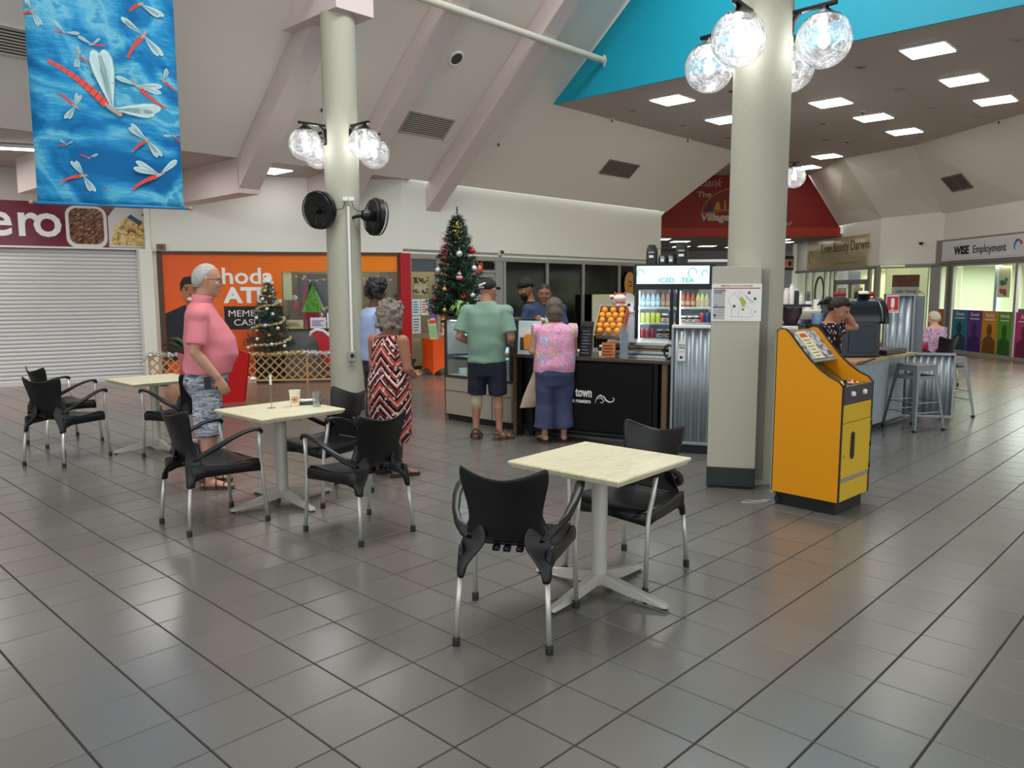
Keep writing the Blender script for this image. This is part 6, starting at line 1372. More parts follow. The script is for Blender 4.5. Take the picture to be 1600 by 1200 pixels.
# blue-grey panel behind, corrugated side wall
struct(MB().box((2.78, 10.2, .96), (.62, .06, 1.92), -.1).build('wall_kiosk_panel', mat('kiosk_blue_grey', '9AA6B4', .5))); struct(MB().box((2.5, 9.95, 1.94), (1.3, .5, .03), -.1).build('trim_kiosk_shelf', white_pl))
corr = mat('corrugated_iron', '98A2A6', .38, metal=.45, bump=.04, bscale=30, var=.08, vscale=4)
def corrugated(name, lb, p0, p1, z0, z1, pitch=.076, amp=.011, cat='panel', cap=True, ends=True, m=corr):
    v = Vector((p1[0]-p0[0], p1[1]-p0[1])); L = v.length; t = thing(name, lb, cat, (p0[0], p0[1], 0), atan2(v.y, v.x)); n = int(L/pitch*10); vs = []
    for i in range(n+1):
        x = L*i/n; y = amp*cos(2*pi*x/pitch); vs += [(x, y, z0), (x, y, z1)]
    o = MB().add(vs, [(2*i, 2*i+2, 2*i+3, 2*i+1) for i in range(n)]).build('corrugated_sheet', m, t, True); s = o.modifiers.new('s', 'SOLIDIFY'); s.thickness = .003
    MB().box((L/2, .03, (z0+z1)/2), (L, .02, z1-z0)).build('backing', mat('back_grey', '6E7274', .6), t)
    if cap: MB().box((L/2, .01, z1+.012), (L+.02, .07, .03), b=.006).build('cap_rail', white_pl if cap == 1 else gal, t); MB().box((L/2, -.005, z0+.012), (L+.01, .04, .03), b=.004).build('bottom_rail', gal, t)
    if ends:
        for x in (0, L): MB().box((x, .005, (z0+z1)/2), (.025, .05, z1-z0), b=.004).build('edge_trim', gal, t)
    return t
t = corrugated('corrugated_wall', 'grey corrugated iron end wall of the kiosk beside the column box', (1.56, 7.60), (2.62, 7.22), .09, 1.225)
MB().box((.5, .04, .05), (1.1, .06, .09)).build('black_foot', black_mat, t)
CW = (1.56, 7.60, 0); CWa = atan2(7.22-7.60, 2.62-1.56)
g = thing('bottle_sign', 'white bottle-shaped sip and win sign on the corrugated kiosk wall', 'sign', (1.56+.08*cos(CWa), 7.60+.08*sin(CWa)-.02, 0), CWa)
bo = [(-.035, .905), (.035, .905), (.036, .92), (.036, 1.04), (.03, 1.075), (.014, 1.12), (.012, 1.18), (.014, 1.19), (-.014, 1.19), (-.012, 1.18), (-.014, 1.12), (-.03, 1.075), (-.036, 1.04), (-.036, .92)]
MB().slab([(x, -.002, z) for x, z in bo], (0, .004, 0)).build('plate', white_pl, g); text('SIP &', .026, black_mat, g, (0, -.004, 1.05), 'CENTER', .001); text('WIN', .03, black_mat, g, (0, -.004, 1.022), 'CENTER', .001)
MB().box((0, -.004, .995), (.05, .001, .003)).build('rule', black_mat, g); MB().box((-.004, -.004, .94), (.022, .001, .026)).build('cup_mark', black_mat, g); MB().tube([(.008+.009*cos(a), -.004, .942+.009*sin(a)) for a in [i*.5-1.3 for i in range(6)]], .002, 5).build('cup_handle', black_mat, g)
# evacuation plan on the column box
g = thing('evacuation_plan', 'white evacuation plan sheet with red header on the column box', 'notice', (1.775, 6.26, 0), BXA)
PX0, PX1, PZ0, PZ1, yy = -.185, .19, 1.345, 1.635, -.105
def pz(u, v): return (PX0+(PX1-PX0)*u, PZ0+(PZ1-PZ0)*v)
def rec(u0, v0, u1, v1, m, nm, y=yy-.002, th=.0012):
    (x0, z0), (x1, z1) = pz(u0, v0), pz(u1, v1); return MB().box(((x0+x1)/2, y, (z0+z1)/2), (x1-x0, th, z1-z0)).build(nm, m, g)
rec(0, 0, 1, 1, white_paper, 'sheet', yy, .003); rec(.03, .87, .97, .895, ink('B3263A'), 'red_bar'); rec(.03, .04, .27, .86, mat('plan_grey', 'B4B8B8', .6), 'side_block'); rec(.03, .36, .27, .385, black_mat, 'divider', yy-.003)
text('EMERGENCY EVACUATION MAP', .0165, ink('B3263A'), g, ((PX0+PX1)/2, yy-.002, pz(0, .925)[1]), 'CENTER', .0006, off=.0003); text('CASUARINA\nVILLAGE', .016, black_mat, g, (pz(.05, 0)[0], yy-.003, pz(0, .8)[1]), ext=.0006, off=.0003)
def line(pts, r, m, nm, closed=False): return MB().tube([(pz(u, v)[0], yy-.0025, pz(u, v)[1]) for u, v in pts], r, 4, closed=closed).build(nm, m, g)
ln = mat('plan_line', '7C8088', .6)
line([(.33, .55), (.45, .78), (.52, .62), (.57, .8), (.68, .68), (.82, .45)], .0008, ln, 'plan_outline'); line([(.4, .12), (.85, .12), (.83, .14), (.8, .35)], .0008, ln, 'plan_outline'); line([(.41, .12), (.41, .4), (.33, .55)], .0008, ln, 'plan_outline'); line([(.55, .12), (.55, .38), (.75, .38)], .0008, ln, 'plan_outline'); line([(.68, .68), (.84, .5)], .0014, ln, 'road_line')
MB().add([(pz(u, v)[0], yy-.0028, pz(u, v)[1]) for u, v in [(.55, .6), (.6, .66), (.7, .52), (.68, .42), (.62, .4)]], [(0, 1, 2, 3, 4)]).build('green_zone', ink('B4B84A'), g); rec(.61, .29, .66, .33, ink('B84A3A'), 'you_are_here', yy-.003); rec(.632, .33, .638, .42, ink('B84A3A'), 'red_route', yy-.003)
for u, v in ((.75, .76), (.87, .6), (.46, .4), (.07, .15)): rec(u-.025, v-.035, u+.025, v+.035, ink('3A5A4E'), 'assembly_mark', yy-.003)
for u, v in ((.88, .25), (.1, .42)): rec(u-.012, v-.018, u+.012, v+.018, ink('3A3A50'), 'symbol', yy-.003)
for v in (.28, .22, .15): rec(.13, v, .24, v+.008, ln, 'legend_line', yy-.003)
# ================= BAR ON THE RIGHT =================
BP0 = Vector((3.05, 7.63)); BP1 = Vector((4.80, 9.32)); bA = atan2(BP1.y-BP0.y, BP1.x-BP0.x); bL = (BP1-BP0).length
def onR(x, y, z): q = rotz((x, y, 0), bA); return (BP0.x+q[0], BP0.y+q[1], z)
t = thing('coffee_bar', 'corrugated coffee bar with a worn wooden top behind the yellow cabinet', 'bar', (BP0.x, BP0.y, 0), bA)
btm = NT('bar_top_wood', .35); btm.color(btm.ramp(btm.noise(3, 6, btm.vec(btm.x, btm.math('MULTIPLY', btm.y, 12.0), btm.z), .5), [(.3, '8A7458'), (.5, 'B39B78'), (.65, '9C845F'), (.75, '6E5A40')], 'EASE'))
MB().box((bL/2, .26, .825), (bL, .56, .035), b=.006).build('bar_top', btm.m, t)
n = int(bL/.06*8); vs = []
for i in range(n+1): x = bL*i/n; y = .12+.013*cos(2*pi*x/.06); vs += [(x, y, .06), (x, y, .81)]
MB().add(vs, [(2*i, 2*i+2, 2*i+3, 2*i+1) for i in range(n)]).build('corrugated_front', corr, t, True)
MB().box((bL/2, .33, .42), (bL-.02, .38, .76)).build('body', mat('bar_body', '3E4244', .6), t)
corrugated('corrugated_partition', 'low corrugated iron partition at the end of the bar behind the stool', (4.60, 9.50), (5.28, 9.32), .05, .80, .076, .013, cap=2)
g = thing('serving_board', 'dark flat tray lying across the far end of the bar', 'tray', onR(1.98, .22, .845), bA+.0); MB().box((0, 0, .025), (.6, .36, .05), b=.006).build('slab', mat('dark_board', '2A2622', .4), g); MB().box((0, 0, .054), (.55, .3, .008)).build('surface', mat('board_grey', '4C4844', .35), g)
# dark blue roll-top roaster
DR = (3.78, 8.78, .845)
t = thing('barrel_roaster', 'dark blue roll-top drum roaster standing on the bar', 'roaster', DR, .02)
db = mat('dark_blue_enamel', '0D131B', .3, spec=.6); Ld = .50
bxs = MB().box((0, 0, .20), (Ld, .40, .39), b=.01); bxs.build('firebox', db, t)
hz = [(.23*cos(a), .14*0+.39+.25*sin(a)) for a in [pi*i/18 for i in range(19)]]
MB().slab([(-Ld/2, y, z) for y, z in hz], (Ld, 0, 0)).build('roll_top', db, t, 40)
MB().tube([(Ld/2+.004, y, z) for y, z in hz], .009, 6).build('rim', mat('rim_grey', '8A9094', .4, metal=.4), t, True)
MB().slab([(Ld/2+.002, y*1.22, .40+(z-.40)*1.15-.02) for y, z in hz[:]], (.05, 0, 0)).build('end_hood', black_plastic, t, 40); MB().box((Ld/2-.2, -.205, .2), (.3, .01, .3), b=.004).build('door_panel', mat('navy_panel', '142033', .35), t)
MB().tube([(Ld/2-.09+.035*cos(a), -.213, .2+.035*sin(a)) for a in [2*pi*i/20 for i in range(20)]], .004, 5, closed=True).build('round_badge', mat('badge_brown', '5A3A34', .5), t)
g = thing('pie_bowl', 'small dark bowl of cream puffs on top of the roaster', 'bowl', (DR[0]+.13, DR[1], .845+.64)); MB().lathe([(.04, 0), (.07, .05), (.065, .05), (.03, .01)], n=18).build('bowl', black_plastic, g, 40); m = MB()
for i in range(9): m.ball((.035*cos(i*2.4), .035*sin(i*2.4), .06), .024, 8, 6)
stuff(m.build('puffs', cakew, g, True))
for i, x in enumerate((-.12, .20)):
    g = thing('red_bow', ['red glitter bow on the left of the roaster top', 'red glitter bow right of the bowl on the roaster'][i], 'bow', (DR[0]+x, DR[1]+.02, .845+.64)); m = MB()
    for s in (-1, 1): m.ball((s*.035, 0, .05), .032, 10, 8, (1.2, .5, .8))
    m.ball((0, 0, .05), .014).box((0, 0, .02), (.02, .01, .04)); m.build('ribbon', mat('bow_red', 'A01A24', .4), g, True)
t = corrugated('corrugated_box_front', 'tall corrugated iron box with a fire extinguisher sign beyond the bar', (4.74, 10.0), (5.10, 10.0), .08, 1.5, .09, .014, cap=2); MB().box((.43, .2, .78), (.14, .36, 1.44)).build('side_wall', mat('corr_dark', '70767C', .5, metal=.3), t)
n = 40; vs = []
for i in range(n+1): y = .02+.36*i/n; x = .50+.008*cos(2*pi*i/5); vs += [(x, y, .08), (x, y, 1.5)]
MB().add(vs, [(2*i, 2*i+2, 2*i+3, 2*i+1) for i in range(n)]).build('corrugated_side', corr, t, True)
g = thing('extinguisher_sign', 'red and white fire extinguisher sign on the corrugated box', 'sign', (4.72, 9.93, 1.29), 0); MB().box((.075, 0, .11), (.16, .004, .22)).build('plate', white_pl, g); MB().box((.075, -.003, .12), (.145, .002, .175)).build('red_field', mat('sign_red', 'C01826', .4), g)
MB().slab(rrect(.075, .125, .045, .12, .02, -.006), (0, .002, 0)).box((.075, -.005, .045), (.03, .002, .012)).build('extinguisher_symbol', white_pl, g); MB().box((.075, -.004, .018), (.12, .001, .006)).build('caption', mat('sign_red', 'C01826', .4), g)
g = thing('red_notice', 'small red and white round notice on the post beside the roaster', 'notice', (4.38, 9.6, 1.0)); MB().box((0, 0, 0), (.1, .01, .3)).build('panel', white_pl, g); MB().lathe([(0, -.008), (.045, -.008), (.045, -.004)], (0, 0, .05), 18, 'y').build('disc', mat('sign_red', 'C01826', .4), g); MB().box((0, .02, -.4), (.04, .02, 1.2)).build('post', gal, g)
# espresso machine, cups, grinder
t = thing('espresso_machine', 'cream and steel espresso machine behind the woman with the phone', 'coffee machine', (3.48, 9.25, .9), .05)
MB().box((0, 0, .3), (.72, .45, .3), b=.03).build('body', mat('machine_cream', 'D3CFC2', .35), t, 50); MB().box((0, 0, .06), (.7, .42, .12), b=.01).build('drip_base', black_plastic, t); MB().box((0, -.22, .3), (.6, .02, .1), b=.01).build('front_strip', steel, t)
for x in (-.18, .12): MB().tube([(x, -.2, .2), (x, -.28, .17), (x, -.36, .17)], [.03, .02, .014], 10).build('group_head', steel, t, True)
MB().box((0, 0, -.45), (.9, .5, .9)).build('stand', black_mat, t)
for i, (x, h) in enumerate(((-.22, .1), (-.12, .14), (.0, .10), (.1, .12))):
    g = thing('cup_stack', ['left stack of white takeaway cups on the espresso machine', 'taller stack of white takeaway cups on the espresso machine', 'third stack of white cups on the espresso machine', 'right stack of white cups on the espresso machine'][i], 'cups', (3.48+x, 9.25, 1.35)); MB().lathe([(.042, 0), (.042, .008), (.038, h), (0, h)], n=18).build('stack', white_pl, g, 40)
g = thing('blue_jug', 'pale blue plastic jug in front of the espresso machine', 'jug', (3.44, 8.85, 1.2)); MB().lathe([(.06, 0), (.07, .12), (.06, .12), (.05, .01)], n=18).build('body', mat('pale_blue_plastic', '8FB4DC', .3), g, 40); MB().box((0, 0, -.15), (.3, .2, .3)).build('black_box_below', black_mat, g)
g = thing('coffee_grinder', 'dark coffee grinder with a clear hopper left of the espresso machine', 'grinder', (3.12, 8.8, .85)); MB().box((0, 0, .18), (.26, .3, .36), b=.03).build('body', black_plastic, g, 40); MB().lathe([(.07, .36), (.12, .48), (.12, .54), (0, .54)], n=20).build('hopper', mat('hopper_brown', '4A3A40', .15), g, 40); MB().box((0, 0, .56), (.34, .3, .03)).build('shelf_over', black_plastic, g); MB().box((0, 0, -.42), (.4, .4, .84)).build('stand', black_mat, g)
for i, (x, c, h) in enumerate(((-.06, 'E4DCD4', .16), (.0, 'EAE6E2', .2), (.05, '17171A', .15), (.1, 'DCD8CC', .1))):
    g = thing('condiment', ['white patterned tin on the shelf right of the column', 'tall white container on the shelf right of the column', 'black canister on the shelf right of the column', 'small cream pot on the shelf right of the column'][i], 'container', (3.12+x, 8.8, 1.425)); MB().lathe([(0, 0), (.03, 0), (.03, h*.85), (.02, h), (0, h)], n=16).build('body', mat('cond_'+c, c, .4), g, 40); MB().lathe([(.021, h), (.021, h+.02), (0, h+.02)], n=12).build('lid', white_pl, g, 40)
for i, (x, y) in enumerate(((.55, .2), (.68, .16), (.75, .24))):
    g = thing('water_glass', ['left small glass on the bar near the phone', 'middle small glass on the bar', 'right small glass with green straw on the bar'][i], 'glass', onR(x, y, .845)); MB().lathe([(.0, 0), (.028, 0), (.032, .08), (.03, .08), (.026, .006), (0, .006)], n=18).build('body', glass, g, 40)
    if i == 2: MB().tube([(0, 0, .01), (.02, 0, .12)], .004, 6).build('straw', mat('straw_green', '3E9A4A', .4), g)
# ================= PEOPLE =================
def skinm(name, c): return mat('skin_'+name, c, .5, spec=.4, bump=.04, bscale=120)
def V(*a): return Vector(a)
def limb(mb, pts, rad, n=14, flat=1.0): mb.tube(pts, rad, n, flat=flat); mb.ball(tuple(pts[0]), rad[0]*.98, 12, 8); mb.ball(tuple(pts[-1]), rad[-1]*.98, 12, 8)
def hand(mb, wrist, fwd, palm_n, s=1.0, curl=.5, thumb=1, r0=.026):
    """palm plus five tapered fingers; fwd = direction of the hand, palm_n = direction the palm faces"""
    f = Vector(fwd).normalized(); pn = (Vector(palm_n)-f*Vector(palm_n).dot(f)).normalized(); sd = f.cross(pn).normalized()*thumb
    w = Vector(wrist)
    mb.loft([(w-f*.02, sd*r0, pn*r0*.8), (w+f*.015*s, sd*.028*s, pn*.018*s), (w+f*.05*s, sd*.038*s, pn*.015*s), (w+f*.085*s, sd*.04*s, pn*.013*s), (w+f*.098*s, sd*.036*s, pn*.010*s)], 14)
    for k, (o, L) in enumerate(((.030, .068), (.010, .078), (-.010, .072), (-.029, .056))):
        p = w+f*.085*s+sd*o*s; pts = [p]; d = f.copy(); r = [.0088*s]
        for j, q in enumerate((.45, .32, .28)):
            d = (d*cos(curl*(.5+.4*j))+pn*sin(curl*(.5+.4*j))).normalized(); p = p+d*L*q*s; pts.append(p); r.append((.0084-.0012*j)*s)
        mb.tube(pts, r, 8); mb.ball(tuple(pts[-1]), r[-1]*.98, 8, 6)
    p = w+f*.03*s+sd*.026*s; pts = [p, p+(f*.5+sd*.8+pn*.3).normalized()*.032*s, p+(f*.5+sd*.8+pn*.3).normalized()*.032*s+(f*.85+sd*.25+pn*.45*curl*2).normalized()*.035*s]
    mb.tube(pts, [.012*s, .0105*s, .008*s], 8); mb.ball(tuple(pts[-1]), .0078*s, 8, 6)
def headgeo(mb, c, R, s=1.0, jaw=1.0, nose=1.0, chin=1.0):
    """head fused into the body; c = head centre, R = rotation (local +y is the face, z up)"""
    def P(x, y, z): return tuple(Vector(c)+R @ (Vector((x, y, z))*s))
    def D(x, y, z): return tuple(R @ (Vector((x, y, z))*s))
    mb.loft([(P(0, -.005, .118), D(.012, 0, 0), D(0, .014, 0)), (P(0, -.006, .112), D(.040, 0, 0), D(0, .050, 0)), (P(0, -.008, .092), D(.062, 0, 0), D(0, .078, 0)), (P(0, -.008, .055), D(.076, 0, 0), D(0, .094, 0)), (P(0, -.006, .015), D(.078, 0, 0), D(0, .096, 0)),
             (P(0, .003, -.025), D(.072*jaw, 0, 0), D(0, .086, 0)), (P(0, .018, -.06), D(.062*jaw, 0, 0), D(0, .068, 0)), (P(0, .034, -.09), D(.046*jaw, 0, 0), D(0, .050, 0)), (P(0, .048, -.112), D(.026*chin, 0, 0), D(0, .028, 0))], 20)
    mb.loft([(P(0, .088, .022), D(.007, 0, 0), D(0, .006, 0)), (P(0, .099, .0), D(.009, 0, 0), D(0, .010, 0)), (P(0, .107, -.022*nose), D(.014, 0, 0), D(0, .012*nose, 0)), (P(0, .095, -.034), D(.015, 0, 0), D(0, .01, 0))], 10)
    mb.loft([(P(-.05, .074, .030), D(0, .010, 0), D(0, 0, .007)), (P(0, .088, .032), D(0, .011, 0), D(0, 0, .008)), (P(.05, .074, .030), D(0, .010, 0), D(0, 0, .007))], 8)
    mb.ball(P(0, .084, -.054), .018*s, 10, 6, (1.1, .8, .5)); mb.ball(P(0, .082, -.066), .016*s, 10, 6, (1.1, .8, .5)); mb.ball(P(0, .073, -.10), .02*s, 10, 6)
    for q in (-1, 1):
        mb.loft([(P(q*.074, -.004, -.028), D(0, .008, 0), D(.006, 0, 0)), (P(q*.08, -.008, -.005), D(0, .014, 0), D(.008, 0, 0)), (P(q*.083, -.014, .018), D(0, .017, 0), D(.008, 0, 0)), (P(q*.079, -.012, .032), D(0, .009, 0), D(.006, 0, 0))], 10)
        mb.ball(P(q*.045, .068, -.022), .02*s, 8, 6)
def eyes(t, c, R, s=1.0, brow='3A2A20', lid=None):
    def P(x, y, z): return tuple(Vector(c)+R @ (Vector((x, y, z))*s))
    for q in (-1, 1):
        e = MB().ball(P(q*.031, .0825, .006), .0095*s, 12, 8).build('eye', mat('eye_white', 'A79C92', .5), t, True)
        MB().ball(P(q*.031, .0895, .008), .0055*s, 8, 6).build('iris', mat('iris_dark', '2A1C14', .2), e, True)
        MB().tube([P(q*.016, .091, .027), P(q*.032, .089, .034), P(q*.05, .078, .028)], [.0035*s, .005*s, .003*s], 6, flat=.7).build('eyebrow', mat('brow_'+brow, brow, .8), t, True)
    MB().tube([P(-.024, .087, -.060), P(0, .097, -.0595), P(.024, .087, -.060)], [.003*s, .0045*s, .003*s], 6).build('lips', mat('lips_'+(lid or 'A0604E'), lid or 'A0604E', .5), t, True)
def hairm(name, c1, c2_, sc=70):
    if 'hair_'+name in MATS: return MATS['hair_'+name]
    h = NT('hair_'+name, .5, .4); v = h.vec(h.math('MULTIPLY', h.x, 3.0), h.math('MULTIPLY', h.y, 3.0), h.math('MULTIPLY', h.z, .7)); n = h.noise(sc, 3, v, .4)
    h.color(h.mix(h.step(n, .5, .18), c1, c2_)); h.bump(n, .8, .006); return h.m
def hair_cap(t, c, R, m, s=1.0, top=.128, back=-.05, front=.045, side=-.02, thick=.012, amp=.004, nsc=30, vol=(1, 1, 1), name='hair', fringe=0):
    """skull cap of hair: full at the back, cut off at the hairline in front"""
    mb = MB(); N = 36; K = 30
    vs = []; fs = []
    for k in range(K+1):
        ph = (pi*.88)*k/K
        for i in range(N):
            a = 2*pi*i/N; dirv = Vector((sin(ph)*cos(a), sin(ph)*sin(a), cos(ph)))
            p = Vector((dirv.x*(.081+thick)*vol[0], dirv.y*(.099+thick)*vol[1]-.007, dirv.z*(.112+thick)*vol[2]+.008))
            # hairline: limit depth of the point by direction
            lim = front+fringe if dirv.y > .45 else (front*dirv.y/.45+side*(1-dirv.y/.45) if dirv.y > 0 else side+(back-side)*min(1, -dirv.y/.6))
            q0 = Vector((dirv.x*.0795, dirv.y*.0975-.007, dirv.z*.1115+.008)); f_ = (q0.z-lim)/.045; f_ = max(-.35, min(1, f_)); f_ = f_*(2-f_) if f_ > 0 else f_*3
            th_ = thick*f_ if f_ > 0 else .02*f_
            p = Vector((dirv.x*(.0795*(1+(vol[0]-1)*max(0, f_))+th_), dirv.y*(.0975*(1+(vol[1]-1)*max(0, f_))+th_)-.007, dirv.z*(.1115+th_)+.008))
            nz = noise.noise(dirv*nsc*.11*3)*amp+noise.noise(dirv*nsc*.4)*amp*.6; p += dirv*nz
            vs.append(tuple(Vector(c)+R @ (p*s)))
    for k in range(K):
        for i in range(N): fs.append((k*N+i, k*N+(i+1) % N, (k+1)*N+(i+1) % N, (k+1)*N+i))
    fs.append(tuple(range(K*N, K*N+N))); mb.add(vs, fs); return mb.build(name, m, t, True)
def cloth(t, name, parts, m, vox=.011, amp=.006, ns=9, sm=4, fold=None):
    mb = MB()
    for p in parts: p(mb)
    def fn(v, n):
        if fold:
            f = fold(v.co); v.co += n*f
    return remesh(mb, name, m, t, vox, sm, amp, ns, fn)
def ell_(c, rx, ry): return (c, (rx, 0, 0), (0, ry, 0))
def torso_secs(s, lean, secs):
    return [((lean[0]*z, y+lean[1]*z, z*s), (rx, 0, 0), (0, ry, 0)) for z, y, rx, ry in secs]
def body(t, name, skin, P, vox=.0085):
    """one continuous figure from a pose dictionary P (metres, figure faces local +y)"""
    mb = MB()
    mb.loft([(c, (rx, 0, 0), (0, ry, 0)) for c, rx, ry in P['torso']], 20)
    mb.tube(P['neck'], P.get('neck_r', [.06, .054, .055]), 16)
    for sd in ('L', 'R'):
        sh, el, wr = [Vector(p) for p in P['arm'+sd]]; k = P.get('armk', 1)
        mb.tube([sh, sh.lerp(el, .35), el, el.lerp(wr, .3), wr], [.053*k, .047*k, .039*k, .040*k, .026*k], 14); mb.ball(tuple(sh), .054*k, 12, 8); mb.ball(tuple(el), .0385*k, 12, 8)
        hd = P['hand'+sd]; hand(mb, wr, hd[0], hd[1], P.get('hs', 1), hd[2], hd[3] if len(hd) > 3 else 1)
        hp, kn, an = [Vector(p) for p in P['leg'+sd]]; k = P.get('legk', 1)
        mb.tube([hp, hp.lerp(kn, .45), kn, kn.lerp(an, .3)+Vector((0, -.012, 0)), kn.lerp(an, .7), an], [.086*k, .07*k, .052*k, .055*k, .038*k, .034*k], 16); mb.ball(tuple(kn), .051*k, 12, 8); mb.ball(tuple(hp), .085*k, 12, 8)
        fd = Vector(P.get('toe'+sd, (0, 1, 0))).normalized(); sv = Vector((fd.y, -fd.x, 0)); g = Vector((an.x, an.y, an.z))
        fz = P.get('footz', .012)
        mb.loft([(V(an.x, an.y, fz+.035)-fd*.06, sv*.022, V(0, 0, .022)), (V(an.x, an.y, fz+.036)-fd*.035, sv*.032, V(0, 0, .034)), (V(an.x, an.y, fz+.038)+fd*.02, sv*.034, V(0, 0, .038)), (V(an.x, an.y, fz+.028)+fd*.09, sv*.042, V(0, 0, .024)), (V(an.x, an.y, fz+.018)+fd*.145, sv*.044, V(0, 0, .014)), (V(an.x, an.y, fz+.013)+fd*.165, sv*.036, V(0, 0, .010))], 14)
        mb.tube([V(an.x, an.y, an.z), V(an.x, an.y, fz+.04)-fd*.012], [.034*k, .033], 12)
        for j in range(5):
            o = (.030-.0155*j)*(1 if sd == 'R' else -1)*-1; b = V(an.x, an.y, fz+.013)+fd*(.158-.006*j)+sv*o; mb.tube([tuple(b), tuple(b+fd*(.026-.002*j))], [.0095-.0008*j, .007], 8); mb.ball(tuple(b+fd*(.026-.002*j)), .0072, 8, 5)
    headgeo(mb, P['head'], P['headR'], P.get('heads', 1), P.get('jaw', 1), P.get('nose', 1))
    return remesh(mb, name, skin, t, vox, 2)
def RZ(a, x=0, y=0): return (Matrix.Rotation(radians(a), 3, 'Z') @ Matrix.Rotation(radians(x), 3, 'X') @ Matrix.Rotation(radians(y), 3, 'Y'))
def sandals(t, P, c, straps=3, nm='sandal', thong=False):
    for sd in ('L', 'R'):
        an = Vector(P['leg'+sd][2]); fd = Vector(P.get('toe'+sd, (0, 1, 0))).normalized(); sv = Vector((fd.y, -fd.x, 0)); b = V(an.x, an.y, 0); m = MB()
        out = [(-.075, .022), (-.055, .036), (0, .038), (.08, .047), (.14, .049), (.18, .038), (.192, .018)]
        pts = [b+fd*f+sv*w for f, w in out]+[b+fd*f-sv*w for f, w in out[::-1]]
        so = MB().slab([tuple(p) for p in pts], (0, 0, .02)).build(nm, mat('shoe_'+c, c, .6), t)
        if thong:
            k = MB().tube([b+fd*.12+sv*.0+V(0, 0, .045), b+fd*.07+sv*.035+V(0, 0, .055), b+fd*.02+sv*.044+V(0, 0, .02)], .006, 6).tube([b+fd*.12+V(0, 0, .045), b+fd*.07-sv*.035+V(0, 0, .055), b+fd*.02-sv*.044+V(0, 0, .02)], .006, 6); k.build('strap', mat('shoe_'+c, c, .6), so, True)
        else:
            for f, h in ((.12, .05), (.06, .075), (-.03, .10))[:straps]:
                MB().tube([b+fd*f+sv*.052*cos(a)+V(0, 0, .012+(h-.0)*sin(a)) for a in [pi*i/10 for i in range(11)]], [.011]*11, 6, flat=.4).build('strap', mat('shoe_'+c, c, .6), so, True)
            MB().tube([b-fd*.065+sv*.03*cos(a)*1.1+V(0, 0, .07)+fd*.03*abs(cos(a)) for a in [pi*i/8 for i in range(9)]], .012, 6, flat=1.5).build('heel_strap', mat('shoe_'+c, c, .6), so, True)
